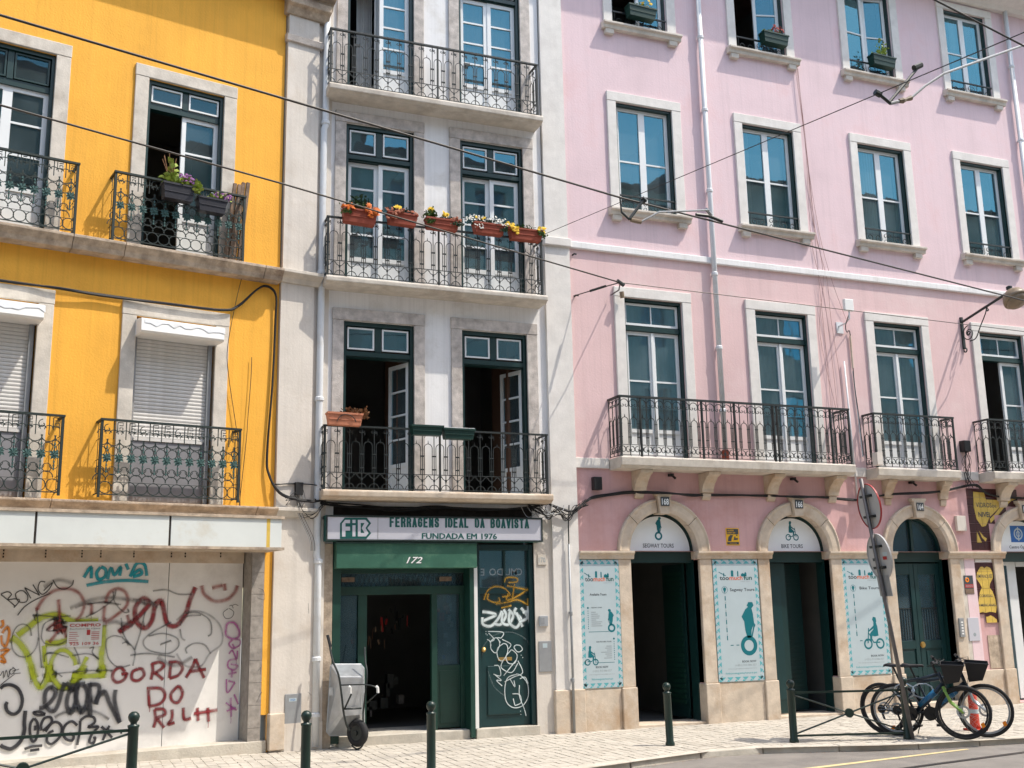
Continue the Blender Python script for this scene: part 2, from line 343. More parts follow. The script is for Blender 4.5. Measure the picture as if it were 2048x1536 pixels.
# ------------------------------------------------------------------ window parts
def leaf(win, u0, u1, z0, z1, o, munt=(), panel=None, st=.055, ang=0, hinge='L', vm=False, m='white_sash', gm='pane_glass', ptop=None):
    """a sash with glazing bars and its panes; ang swings it inwards on its hinge"""
    hu = u0 if hinge == 'L' else u1
    sg = 1 if hinge == 'L' else -1
    M = Matrix.Translation(Vector((hu, -o, 0))) @ Matrix.Rotation(R(ang)*sg, 4, 'Z') @ Matrix.Translation(Vector((-hu, o, 0)))
    f = MB(); zb = panel if panel else z0+st
    f.box(u0, u0+st, z0, z1, o-.04, o); f.box(u1-st, u1, z0, z1, o-.04, o); f.box(u0+st, u1-st, z1-st, z1, o-.04, o)
    f.box(u0+st, u1-st, z0, zb if not panel else z0+st*1.6, o-.04, o)
    if panel:
        f.box(u0+st, u1-st, z0+st*1.6, panel-st, o-.032, o-.016); f.box(u0+st, u1-st, panel-st, panel, o-.04, o+.002)
    for z in munt: f.box(u0+st, u1-st, z-.013, z+.013, o-.034, o-.004)
    if vm: f.box((u0+u1)/2-.01, (u0+u1)/2+.01, zb, z1-st, o-.035, o-.003)
    f.xform(M).build('sash', m, win)
    zz = [zb]+sorted(munt)+[z1-st]
    for a, b in zip(zz, zz[1:]):
        cols = [(u0+st, u1-st)] if not vm else [(u0+st, (u0+u1)/2), ((u0+u1)/2, u1-st)]
        for c, d in cols: MB().quad(c+.001, d-.001, a+.001, b-.001, o-.02).xform(M).build('pane', gm, win)
def surround(bld, su0, su1, z0, z1, iu0, iu1, iz1, stone, o1=.045, o0=-.06, wob=True, name='window', label=None):
    win = MB().box(su0-.004, su1+.004, iz1+.002, z1, o0, o1+.004).build(name, stone, bld, bevel=.008, label=label)
    for a_, b_ in ((su0, iu0), (iu1, su1)): MB().box(a_, b_, z0, iz1, o0, o1).build('jamb', stone, win, bevel=.006)
    return win
def gframe(win, u0, u1, z0, z1, o0=-.06, o1=-.27, t=.032, transom=None, m='dark_green_paint', tt=.04):
    g = MB(); g.box(u0, u0+t, z0, z1, o1, o0); g.box(u1-t, u1, z0, z1, o1, o0); g.box(u0+t, u1-t, z1-t*1.3, z1, o1, o0)
    if transom: g.box(u0+t, u1-t, transom-tt, transom+tt, o1, o1+.11)
    return g.build('frame', m, win)
def curtain(win, u0, u1, z0, z1, o, m='curtain', amp=.015):
    n = 26; mb = MB(); pts = []
    for k in range(n+1):
        u = u0+(u1-u0)*k/n; d = o+amp*math.sin(k*1.9)+random.uniform(-.004, .004); pts += [(u, z0, d), (u, z1, d)]
    mb.add(pts, [(2*k, 2*k+2, 2*k+3, 2*k+1) for k in range(n)]); return mb.build('curtain', m, win, smooth=True)
# ================================================================== PINK BUILDING
pink = thing('pink_building', 'four storey pink rendered building with white stone window surrounds and arched ground floor doors', 'building', 'P', (6.2, 0, 0))
CX = [7.34, 9.685, 12.035, 14.33]
ACH = [8.0, 10.37, 12.745, 15.02]; AR = .57; AO = .765; SPZ = 2.46
TOPZ = 12.85
holes = []
for c in CX:
    holes += [(c+.17, c+1.175, 3.80, 6.29), (c+.165, c+1.175, 7.69, 9.51), (c+.165, c+1.165, 10.84, 12.55)]
gh = [(c-AR, c+AR, 0.02, SPZ) for c in ACH]; ah = [(c-.80, c+.80, SPZ, 3.32) for c in ACH]
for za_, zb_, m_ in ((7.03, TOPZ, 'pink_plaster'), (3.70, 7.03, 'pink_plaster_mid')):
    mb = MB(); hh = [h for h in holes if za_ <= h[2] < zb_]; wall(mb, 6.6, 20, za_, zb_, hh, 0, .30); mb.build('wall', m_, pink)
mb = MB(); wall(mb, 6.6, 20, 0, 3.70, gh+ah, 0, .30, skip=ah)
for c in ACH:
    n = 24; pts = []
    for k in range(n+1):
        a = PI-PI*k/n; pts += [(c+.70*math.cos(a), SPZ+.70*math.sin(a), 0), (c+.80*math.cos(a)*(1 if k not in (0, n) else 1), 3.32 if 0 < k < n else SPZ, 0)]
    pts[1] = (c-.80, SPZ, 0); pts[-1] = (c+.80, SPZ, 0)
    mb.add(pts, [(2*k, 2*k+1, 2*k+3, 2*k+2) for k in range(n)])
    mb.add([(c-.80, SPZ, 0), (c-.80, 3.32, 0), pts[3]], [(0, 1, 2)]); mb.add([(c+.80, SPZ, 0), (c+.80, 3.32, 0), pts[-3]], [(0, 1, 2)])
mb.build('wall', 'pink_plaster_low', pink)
MB().box(6.0, 20, TOPZ-.1, TOPZ, -9, -.02).build('roof', 'roof_tile', pink)
MB().strip([(0, 12.74), (.10, 12.74), (.16, 12.80), (.42, 12.86), (.60, 12.90), (.60, 13.02), (0, 13.02)], 6.1, 20).build('cornice', 'pale_limestone', pink)
rm = MB()
for h in holes[0::3]: room(pink, h[0], h[1], h[2], h[3], -.3)
for h in holes[1::3]+holes[2::3]: room(pink, h[0], h[1], h[2], h[3], -.3, 2.0)
for h in gh: room(pink, h[0], h[1], h[2], 3.05, -.36, 3.0, .3)
# corner quoin pilaster
q = MB(); q.box(6.20, 6.605, .57, 6.97, -.3, .055); q.box(6.215, 6.59, 7.10, 12.74, -.3, .05)
q.build('pilaster', 'pale_limestone', pink)
MB().box(6.18, 6.625, 6.97, 7.10, -.25, .10).build('pilaster_band', 'pale_limestone', pink, bevel=.012)
q = MB(); q.box(6.17, 6.40, -.02, .57, -.2, .085); q.box(6.405, 6.63, -.02, .57, -.2, .075); q.build('plinth_block', 'warm_limestone', pink, bevel=.012)
# horizontal bands
MB().box(6.625, 20, 6.98, 7.085, -.02, .05).build('string_course', 'white_plaster', pink, bevel=.012)
for a, b in ((6.605, 7.15), (11.30, 11.79), (13.50, 14.14)): MB().box(a, b, 3.652, 3.80, -.02, .03).build('floor_band', 'pale_limestone', pink, bevel=.006)
# --- rows 2 and 3 windows, small juliet rails
def juliet_mesh(w_):
    m = MB(); h = .25
    m.box(0, w_, h-.012, h+.012, -.012, .012)
    for c in (w_*.5,):
        m.tube(spiral(c-.035, .15, .05, .012, 60, 420, 12), .0055, 4); m.tube(spiral(c+.035, .15, .05, .012, 120, -240, 12), .0055, 4)
        m.tube(spiral(c-.035, .06, .05, .012, -60, -420, 12), .0055, 4); m.tube(spiral(c+.035, .06, .05, .012, 240, 600, 12), .0055, 4)
    for s, c in ((1, .12), (-1, .30), (1, w_-.30), (-1, w_-.12)):
        m.tube(spiral(c, .10, .08, .012, 180 if s > 0 else 0, 180+500*s if s > 0 else -500, 16), .006, 4)
        m.tube([(c-.075*s, .10, 0), (c-.06*s, h, 0)], .005, 4)
    m.tube([(0, .01, 0), (w_, .01, 0)], .006, 4)
    return m.mesh('railing', 'iron')
JM = juliet_mesh(1.0)
wins = {}
for r_, (z0, z1, zl) in enumerate(((7.69, 9.51, 9.67), (10.84, 12.55, 12.70))):
    for i, c in enumerate(CX):
        win = surround(pink, c+.01, c+1.34, z0-.05, zl, c+.165, c+1.175, z1, 'pale_limestone', .035)
        s = MB(); s.strip([(-.1, z0-.10), (.085, z0-.10), (.10, z0-.04), (.135, z0-.03), (.135, z0+.005), (-.1, z0+.03)], c-.03, c+1.40)
        s.box(c+.02, c+.17, z0-.185, z0-.10, -.02, .075); s.box(c+1.18, c+1.33, z0-.185, z0-.10, -.02, .075)
        s.build('sill', 'limestone', win, bevel=.006)
        wins[(r_, i)] = win; a, b = c+.165, c+1.175
        gframe(win, a, b, z0+.03, z1, -.015, -.15, .032)
        mid = (a+b)/2; mz = 8.56 if r_ == 0 else 11.72; L = dict(munt=(mz,))
        z0s = z0+.04
        if (r_, i) in ((1, 0), (1, 1)):
            if i == 0: leaf(win, mid, b-.035, z0s, z1-.04, -.085, **L)
            else: leaf(win, mid+.02, b-.035, z0s, z1-.04, -.085, munt=(mz,), ang=16, hinge='R')
            leaf(win, a+.035, mid, z0s, z1-.04, -.085, munt=(mz,), ang=82, hinge='L')
        elif (r_, i) == (1, 2):
            leaf(win, a+.035, mid, z0s, z1-.04, -.085, munt=(mz,), ang=5, hinge='L'); leaf(win, mid+.02, b-.035, z0s, z1-.04, -.085, munt=(mz,), ang=10, hinge='R')
        else:
            leaf(win, a+.035, mid, z0s, z1-.04, -.085, **L); leaf(win, mid, b-.035, z0s, z1-.04, -.085, **L)
        if (r_, i) == (0, 2): curtain(win, a+.05, mid-.02, z0+.05, z1-.05, -.17)
        if (r_, i) == (0, 1): curtain(win, a+.05, a+.25, z0+.05, z1-.05, -.19)
        if (r_, i) in ((1, 3),): curtain(win, a+.30, a+.62, z0+.05, z1-.05, -.19)
        place('railing', JM, win, a+.005, z0+.01, .0)
# --- row 1 balcony doors
for i, c in enumerate(CX):
    win = surround(pink, c, c+1.34, 3.80, 6.45, c+.17, c+1.18, 6.29, 'pale_limestone', .035)
    a, b = c+.17, c+1.18
    gframe(win, a, b, 3.80, 6.29, -.015, -.15, .032, transom=5.83, tt=.035)
    f = MB(); zt0, zt1 = 5.885, 6.235
    f.box(a+.04, b-.04, zt1-.035, zt1, -.11, -.07); f.box(a+.04, b-.04, zt0, zt0+.035, -.11, -.07); f.box(a+.04, a+.075, zt0+.035, zt1-.035, -.11, -.07); f.box(b-.075, b-.04, zt0+.035, zt1-.035, -.11, -.07); f.box((a+b)/2-.008, (a+b)/2+.008, zt0+.035, zt1-.035, -.10, -.075)
    f.build('transom_light', 'white_sash', win)
    for p, q_ in ((a+.075, (a+b)/2), ((a+b)/2, b-.075)): MB().quad(p+.001, q_-.001, zt0+.035, zt1-.035, -.092).build('pane', 'pane_glass', win)
    mid = (a+b)/2
    if i == 3:
        leaf(win, a+.04, mid, 3.82, 5.79, -.085, munt=(5.02,), panel=4.28, ang=84, hinge='L')
        leaf(win, mid, b-.04, 3.82, 5.79, -.085, munt=(5.02,), panel=4.28)
    else:
        leaf(win, a+.04, mid, 3.82, 5.79, -.085, munt=(5.02,), panel=4.28); leaf(win, mid, b-.04, 3.82, 5.79, -.085, munt=(5.02,), panel=4.28)
        MB().box(mid-.022, mid+.022, 3.84, 5.78, -.083, -.06).build('closing_strip', 'white_sash', win)
        curtain(win, a+.05, b-.05, 4.2, 6.22, -.135, 'net_curtain', .012)
# --- balconies of the pink building
def pink_module(wd, h=.84):
    m = MB(); c = wd/2
    m.tube([(0, 0), (0, h)], .0072, 4)
    r = c-.006; m.tube(arc(c, h-.02-r, r, 0, 180, 8), .0065, 4)
    m.tube(spiral(c-r*.45, h-.03-r-.01, r*.55, .006, 150, 470, 9), .006, 4); m.tube(spiral(c+r*.45, h-.03-r-.01, r*.55, .006, 30, -290, 9), .006, 4)
    l = c-.020; m.tube([(c-l, .16, 0), (c-l, .50, 0)]+arc(c, .50, l, 180, 95, 5)+[(c, .50+l+.04, 0)]+arc(c, .50, l, 85, 0, 5)+[(c+l, .50, 0), (c+l, .16, 0)], .0062, 4)
    for z in (.26, .46): m.box(-.026, .026, z-.006, z+.006, -.008, .008)
    m.tube(spiral(.028, .075, .055, .008, 100, -230, 10), .0065, 4); m.tube(spiral(wd-.028, .075, .055, .008, 80, 410, 10), .0065, 4)
    return m.mesh('baluster', 'iron')
PMW = {}
def pink_balcony(u0, u1, d, slabz0, slabz1, posts, label):
    sl_ = MB(); sl_.strip([(-.05, slabz0), (d-.05, slabz0), (d-.03, slabz0+.03), (d, slabz0+.035), (d+.01, slabz1-.02), (d, slabz1), (-.05, slabz1)], u0, u1)
    bal = sl_.build('balcony', 'limestone', pink, bevel=.01, label=label)
    o = d-.045; zb = slabz1+.025; h = .845; a, b = u0+.03, u1-.03; zt = zb+h
    rl = MB(); rl.box(a-.015, b+.015, zt, zt+.028, o-.024, o+.024)
    for u in (a, b): rl.box(u-.024, u+.024, zt, zt+.027, 0, o-.024)
    for z in (zb, zb+.15):
        rl.tube([(a, z, o), (b, z, o)], .006, 4); 
        for u in (a, b): rl.tube([(u, z, 0), (u, z, o)], .006, 4)
    for u in (a, b): rl.box(u-.013, u+.013, slabz1-.02, zt, o-.013, o+.013); rl.lathe((u, slabz1, o), [(.02, 0), (.024, .02), (.014, .04)], 8)
    for u in posts: rl.box(u-.011, u+.011, slabz1-.01, zt, o-.018, o+.018)
    rl.build('railing', 'iron', bal)
    n = round((b-a)/.147); wd = (b-a)/n
    me = pink_module(wd)
    for k in range(n): place('baluster', me, bal, a+wd*k, zb, o)
    ns = max(2, round(o/.13)); ws = o/ns; ms = pink_module(ws)
    for u in (a, b):
        for k in range(ns):
            ob = place('baluster', ms, bal, u, zb, ws*k); ob.rotation_euler = (0, 0, -PI/2)
    return bal
B1 = pink_balcony(7.16, 11.28, .40, 3.625, 3.79, (7.52, 8.56, 9.13, 9.83, 9.90, 10.9), 'long balcony across two doors with black wrought iron railing')
B2 = pink_balcony(11.80, 13.50, .30, 3.61, 3.775, (), 'short balcony with black wrought iron railing beside the conduit')
B3 = pink_balcony(14.15, 15.95, .36, 3.61, 3.775, (14.5,), 'short balcony with black railing at the right edge')
def bracket(bal, c, w_, d, zt):
    b = MB(); pr = [(-.05, zt), (d, zt), (d-.01, zt-.05), (d*.72, zt-.075), (d*.66, zt-.10), (d*.45, zt-.16), (d*.30, zt-.24), (d*.28, zt-.29), (-.05, zt-.30)]
    b.strip(pr, c-w_/2, c+w_/2); b.strip([(-.05, zt-.30), (d*.20, zt-.30), (d*.16, zt-.36), (.02, zt-.40), (-.05, zt-.40)], c-w_*.36, c+w_*.36)
    b.build('bracket', 'warm_limestone', bal, bevel=.008)
for c in (7.62, 8.76, 9.92, 11.07): bracket(B1, c, .20, .32, 3.622)
for c in (12.18, 13.32): bracket(B2, c, .17, .20, 3.607)
for c in (14.62, 15.75): bracket(B3, c, .22, .30, 3.607)
# --- arches
for i, c in enumerate(ACH):
    k = MB(); k.prism([(c-.075, SPZ+AR-.03), (c+.075, SPZ+AR-.03), (c+.115, 3.27), (c+.14, 3.27), (c+.15, 3.32), (c-.15, 3.32), (c-.14, 3.27), (c-.115, 3.27)], -.2, .10)
    arch = k.build('arch', 'warm_limestone', pink, bevel=.006)
    for a_, b_, z_, y_, d_ in ((c-AR-.205, c-AR, .56, 2.345, .05), (c+AR, c+AR+.205, .56, 2.345, .05)): MB().box(a_, b_, z_, y_, -.32, d_).build('jamb', 'warm_limestone', arch, bevel=.01)
    for a_, b_ in ((c-AR-.225, c-AR+.012), (c+AR-.012, c+AR+.225)): MB().box(a_, b_, -.02, .56, -.30, .075).build('plinth_block', 'warm_limestone', arch, bevel=.012)
    segs = [(0, 42), (42, 81), (99, 138), (138, 180)]
    for s0, s1 in segs:
        v = MB(); n = 8; pts = []
        for k in range(n+1):
            a = R(s0+.4+(s1-s0-.8)*k/n); cs, sn = math.cos(a), math.sin(a)
            for r, o in ((AR, -.30), (AR, .035), (AR+.05, .05), (AO-.05, .05), (AO-.02, .065), (AO, .055), (AO, -.02)): pts.append((c+r*cs, SPZ+r*sn, o))
        f = []; m_ = 7
        for k in range(n):
            for j in range(m_): f.append((k*m_+j, k*m_+(j+1) % m_, (k+1)*m_+(j+1) % m_, (k+1)*m_+j))
        f += [tuple(range(m_)), tuple(range(n*m_, n*m_+m_))[::-1]]
        v.add(pts, f); v.build('voussoir', 'warm_limestone', arch)
    pl = MB().box(c-.065, c+.075, 3.115, 3.245, .098, .112).build('number_plaque', 'dark_print', arch)
    if i < 2: pass
    lettering(arch, ('168', '166', '164', '162')[i], 'white_paint' if i > 1 else 'bright_sign', c+.005, 3.135, .1135, .09, .115, bold=.02, name='house_number')
# impost band pieces
for a, b in ((6.605, 7.475), (8.53, 9.845), (10.90, 12.22), (13.27, 14.495), (15.55, 17)):
    MB().strip([(-.2, 2.345), (.062, 2.345), (.075, 2.40), (.105, 2.43), (.105, 2.458), (-.2, 2.458)], a, b).build('impost', 'warm_limestone', pink, bevel=.005)
# low plinth panels and fields between the doors
for a, b in ((6.63, 7.205), (8.80, 9.575), (11.165, 11.945), (13.54, 14.225)):
    MB().box(a, b, -.02, .555, -.1, .04).build('plinth_block', 'warm_limestone', pink, bevel=.01)
q = MB(); q.box(6.40, 6.60, .57, 2.34, -.1, .04)
MB().box(13.521, 13.62, .57, 2.34, -.1, .028).build('stone_strip', 'limestone', pink)
MB().box(13.98, 14.24, .57, 1.10, -.1, .012).build('bare_render_patch', 'ledge_stone', pink)
# --- doors in the arches
def fan(parent, c, m, o, r=AR-.035, name='fanlight', z0=SPZ, th=.02):
    pts = [(c+r*math.cos(PI*k/24), z0+r*math.sin(PI*k/24)) for k in range(25)]
    return MB().prism(pts, o-th, o).build(name, m, parent)
def archframe(parent, c, o0, o1, m, t=.035):
    v = MB(); n = 24; pts = []
    for k in range(n+1):
        a = PI*k/n
        for r, o in ((AR-t, o0), (AR-t, o1), (AR, o1), (AR, o0)): pts.append((c+r*math.cos(a), SPZ+r*math.sin(a), o))
    v.add(pts, [(k*4+j, k*4+(j+1) % 4, k*4+4+(j+1) % 4, k*4+4+j) for k in range(n) for j in range(4)])
    v.box(c-AR, c+AR, 2.30, SPZ, o0, o1); v.box(c-AR, c-AR+t, .03, 2.30, o0, o1); v.box(c+AR-t, c+AR, .03, 2.30, o0, o1)
    return v.build('door', m, parent)
def segway(mb, c, z, s, o, flip=1):
    """rider standing on a two wheeler"""
    mb.ringf(c, z+.20*s, .115*s, .205*s, o)
    P = [(-.02, .36), (-.05, .52), (-.06, .70), (-.10, .80), (-.03, .95), (.02, 1.0), (.0, 1.03), (.03, 1.10), (.10, 1.10), (.12, 1.03), (.08, .97), (.10, .85), (.11, .66), (.06, .52), (.05, .36)]
    mb.flat([(c+flip*a*1.45*s, z+b*s) for a, b in P], o)
    mb.flat([(c+flip*a*s, z+b*s) for a, b in ((.06, .34), (.09, .34), (.17, .60), (.14, .62))], o+.0004)
    mb.flat([(c+flip*a*s, z+b*s) for a, b in ((.08, .78), (.19, .62), (.17, .58), (.06, .70))], o+.0008)
def cyclist(mb, c, z, s, o, flip=1):
    mb.ringf(c-.22*s*flip, z+.18*s, .11*s, .165*s, o); mb.ringf(c+.24*s*flip, z+.18*s, .11*s, .165*s, o+.0002)
    P = [(-.18, .42), (-.16, .70), (-.12, .82), (-.14, .86), (-.12, .98), (-.02, 1.0), (.02, .92), (-.02, .84), (.0, .62), (.14, .50), (.16, .26), (.10, .24), (.06, .42), (-.04, .40)]
    mb.flat([(c+flip*a*s, z+b*s) for a, b in P], o)
    mb.flat([(c+flip*a*s, z+b*s) for a, b in ((-.02, .74), (.20, .58), (.19, .54), (-.03, .66))], o+.0008)
    mb.flat([(c+flip*a*s, z+b*s) for a, b in ((.17, .66), (.20, .66), (.27, .20), (.23, .20))], o+.0012)
    mb.flat([(c+flip*a*s, z+b*s) for a, b in ((-.22, .20), (.04, .20), (.20, .50), (.17, .50), (.02, .24), (-.22, .24))], o+.0004)
for i, lab in ((0, 'SEGWAY TOURS'), (1, 'BIKE TOURS')):
    c = ACH[i]; d = archframe(pink, c, -.30, -.12, 'dark_green_paint', .03)
    sg = thing('shop_sign', ('white half round sign reading SEGWAY TOURS in the arch numbered 168', 'white half round sign reading BIKE TOURS in the arch numbered 166')[i], 'sign', 'P', (c, SPZ, -.14))
    n = 28; r = AR-.05
    MB().prism([(c+r*math.cos(PI*k/n), SPZ+.012+r*math.sin(PI*k/n)*.98) for k in range(n+1)], -.155, -.13).build('panel', 'bright_sign', sg)
    lettering(sg, lab, 'dark_print', c-.01, SPZ+.06, -.1285, .062, .52 if i == 0 else .40, bold=.012)
    g = MB(); (segway if i == 0 else cyclist)(g, c, SPZ+.17, .31, -.1285); g.build('pictogram', 'teal_print', sg)
    if i == 0:
        MB().box(c+AR-.06, c+AR-.03, .05, 2.29, -.98, -.36).build('leaf', 'dark_green_paint', d)
        lv = MB()
        for k in range(26): z = .25+k*.075; lv.box(c+AR-.068, c+AR-.058, z, z+.05, -.92, -.42)
        lv.build('louvre_slats', 'bottle_green_paint', d)['kind'] = 'stuff'
    else:
        MB().box(c-AR+.03, c-.12, .05, 2.29, -.26, -.22).build('leaf', 'dark_green_paint', d)
        MB().box(c-AR+.12, c-.22, .25, 2.1, -.221, -.214).build('door_panel', 'door_teal', d)
        lf = MB(); lf.box(c-.10, c+.42, .05, 2.29, -.62, -.58)
        for k in range(30): z = .2+k*.066; lf.box(c-.04, c+.36, z, z+.045, -.58, -.57)
        lf.build('leaf', 'dark_green_paint', d)
    MB().box(c-AR, c+AR, -.02, .035, -.45, .03).build('doorstep', 'warm_limestone', d, bevel=.006)
# arch 164 : closed double door
c = ACH[2]; d = archframe(pink, c, -.26, -.14, 'dark_green_paint', .04)
MB().box(c-.025, c+.025, SPZ, 3.0, -.24, -.15).build('mullion', 'dark_green_paint', d)
fan(d, c, 'dull_glass', -.2, AR-.045, 'fanlight', SPZ, .004)
for s in (-1, 1):
    a, b = (c-AR+.045, c-.004) if s < 0 else (c+.004, c+AR-.045)
    lf = MB(); wz = .085
    lf.box(a, a+wz, .05, 2.28, -.23, -.185); lf.box(b-wz, b, .05, 2.28, -.23, -.185)
    for z0, z1 in ((.05, .18), (.50, .62), (.92, 1.05), (2.10, 2.28)): lf.box(a+wz, b-wz, z0, z1, -.23, -.185)
    L = lf.build('leaf', 'door_teal', d, bevel=.004)
    pn = MB(); pn.box(a+wz, b-wz, .18, .50, -.225, -.205); pn.box(a+wz+.04, b-wz-.04, .22, .46, -.205, -.192); pn.box(a+wz, b-wz, .62, .92, -.225, -.205); pn.box(a+wz+.04, b-wz-.04, .66, .88, -.205, -.192)
    pn.build('door_panel', 'door_teal', d, bevel=.004)
    MB().box(a+wz, b-wz, 1.05, 2.10, -.222, -.216).build('pane', 'dull_glass', d)
    gr = MB()
    for k in range(7): u = a+wz+(b-a-2*wz)*(k+.5)/7; gr.tube([(u, 1.06, -.21), (u, 1.55, -.21)], .004, 4)
    gr.box(a+wz, b-wz, 1.55, 1.565, -.214, -.206); gr.build('grille', 'iron', d)
MB().disc(c+.05, .98, .035, -.185, -.16).build('handle', 'brass', d)
MB().disc(c+.05, .98, .05, -.187, -.178).build('handle_plate', 'brass', d)
MB().box(c-AR, c+AR, -.02, .10, -.4, .05).build('doorstep', 'warm_limestone', d, bevel=.006)
# arch 162 : optician
c = ACH[3]; d = archframe(pink, c, -.28, -.10, 'dark_green_paint', .03)
sg = thing('shop_sign', 'white half round optician sign with blue square in the arch numbered 162', 'sign', 'P', (c, SPZ, -.12))
MB().prism([(c+(AR-.04)*math.cos(PI*k/28), SPZ+.012+(AR-.04)*math.sin(PI*k/28)*.98) for k in range(29)], -.14, -.115).build('panel', 'bright_sign', sg)
MB().box(c-.17, c+.17, SPZ+.17, SPZ+.45, -.114, -.112).build('blue_square', 'blue_sign', sg)
g = MB(); g.ringf(c, SPZ+.31, .075, .10, -.1108); g.flat([(c-.012, SPZ+.19), (c+.012, SPZ+.19), (c+.012, SPZ+.43), (c-.012, SPZ+.43)], -.1106); g.ringf(c, SPZ+.31, .035, .05, -.1108); g.build('emblem', 'poster_white', sg)
lettering(sg, 'Centro Óptico', 'dark_print', c, SPZ+.065, -.1135, .05, .46, bold=.015)
wf = MB(); wf.box(c-AR+.03, c-AR+.055, .05, 2.30, -.25, -.21); wf.box(c-.22, c-.02, .05, 2.30, -.30, -.24); wf.box(c-AR+.03, c-.22, 2.24, 2.30, -.25, -.21); wf.box(c+.0, c+AR-.03, 2.22, 2.30, -.30, -.24)
wf.build('leaf', 'white_sash', d)
MB().quad(c-AR+.055, c-.22, .05, 2.24, -.23).build('pane', 'dull_glass', d)
sh = MB()
for k in range(8): sh.box(c-AR+.06, c-.24, .35+k*.24, .37+k*.24, -.62, -.36)
sh.build('shelf', 'room_grey', d)
for k in range(7):
    bx_ = MB(); u = c-AR+.08
    while u < c-.30: w_ = random.uniform(.04, .09); bx_.box(u, u+w_, .375+k*.24, .375+k*.24+random.uniform(.06, .15), -.55, -.45); u += w_+.02
    bx_.build('shop_goods', random.choice(['grey_panel', 'curtain', 'room_grey', 'poster_white']), d)['kind'] = 'stuff'
# drainpipes
def downpipe(bld, pts, r=.042, coll=(), m='white_pipe', name='drainpipe'):
    p = MB().tube(pts, r, 10).build(name, m, bld, smooth=True)
    for z in coll:
        cl = MB()
        a = min(pts, key=lambda q: abs(q[1]-z)); cl.lathe((a[0], z-.035, a[2]), [(r*1.02, 0), (r*1.28, .012), (r*1.28, .05), (r*1.02, .065)], 12); cl.box(a[0]-.012, a[0]+.012, z-.01, z+.02, 0, a[2]); cl.build('pipe_collar', m, p)
    return p
dp = downpipe(pink, [(9.115, 12.8, .075), (9.115, 3.98, .075)], .042, (10.9, 9.6, 8.2, 6.8, 5.6, 4.6))
MB().lathe((9.11, 3.77, .08), [(.03, 0), (.055, .05), (.058, .20), (.05, .22)], 10).build('pipe_shoe', 'terracotta', pink)
downpipe(pink, [(16.0, 12.8, .075), (16.0, .1, .075)], .042, (11.6, 10.1, 8.6))
downpipe(pink, [(6.43, 2.55, .10), (6.43, .0, .10)], .018, (1.6, .7), 'grey_metal', 'conduit')
MB().tube([(6.43, 2.55, .10), (6.43, 2.8, .10), (6.45, 3.1, .10)], .009, 6).build('cable', 'cable_black', pink)
downpipe(pink, [(11.52, 5.55, .04), (11.56, 3.3, .04)], .014, (), 'white_pipe', 'conduit')
# wall plates with small spotlights under the balcony
for u in (8.15, 10.33, 12.66):
    k = MB(); k.box(u-.03, u+.03, 3.56, 3.60, .02, .10); k.tube([(u, 3.58, .08), (u+.03, 3.52, .14)], .018, 6); k.build('spotlight', 'black_plastic', pink)
# plaster patches
# ================================================================== MIDDLE BUILDING
mid_ = thing('white_building', 'narrow white rendered building with green framed balcony doors over a hardware shop', 'building', 'P', (2.965, 0, 0))
DW = [(3.04, 3.195, 4.19, 4.345), (4.735, 4.895, 5.89, 6.055)]
FL = [(3.22, 5.575, 5.745), (6.09, 8.48, 8.65), (9.00, 11.38, 11.55)]
holes = [(a, b, z0, z1) for _, a, b, _ in DW for z0, z1, _ in FL]
shop = (3.09, 5.925, .0, 3.05)
mb = MB(); wall(mb, 2.915, 6.2, 0, 12.8, holes+[shop], 0, .3); mb.build('wall', 'white_plaster', mid_)
MB().box(2.9, 6.2, 12.7, 12.8, -9, -.01).build('roof', 'roof_tile', mid_)
MB().strip([(0, 12.5), (.1, 12.5), (.45, 12.62), (.45, 12.75), (0, 12.75)], 2.9, 6.2).build('cornice', 'old_limestone', mid_)
rm = MB()
for h in holes: room(mid_, *h, -.3, 2.6, .35)
def m_module(wd, h=.80):
    m = MB(); c = wd/2
    m.tube([(0, 0), (0, h)], .0068, 4)
    m.tube(spiral(.024, h-.05, .022, .006, 180, 480, 7), .0058, 4); m.tube(spiral(wd-.024, h-.05, .022, .006, 0, -300, 7), .0058, 4)
    m.tube([(0.002, h-.02, 0)]+arc(c, h-.01, c-.002, 200, 240, 2)+[(.03, h-.10, 0)], .005, 4)
    l = c-.026; m.tube([(c-l, .20, 0), (c-l, .56, 0)]+arc(c, .56, l, 180, 92, 6)+[(c, .56+l+.045, 0)]+arc(c, .56, l, 88, 0, 6)+[(c+l, .56, 0), (c+l, .20, 0)], .0058, 4)
    for z in (.27, .45): m.box(-.030, .030, z-.008, z+.008, -.009, .009)
    m.tube(arc(0, .19, c*.72, -90, -8, 5)+arc(c, .17, .018, 180, 0, 4)+[(wd-c*.72, .185, 0)]+arc(wd, .19, c*.72, -172, -90, 5), .006, 4)
    m.tube(arc(0, .0, c*.78, 90, 10, 5)+[(c, .0, 0)]+arc(wd, .0, c*.78, 170, 90, 5), .006, 4)
    m.box(-.012, .012, .105, .128, -.007, .007)
    return m.mesh('baluster', 'iron')
MM = m_module(3.14/19)
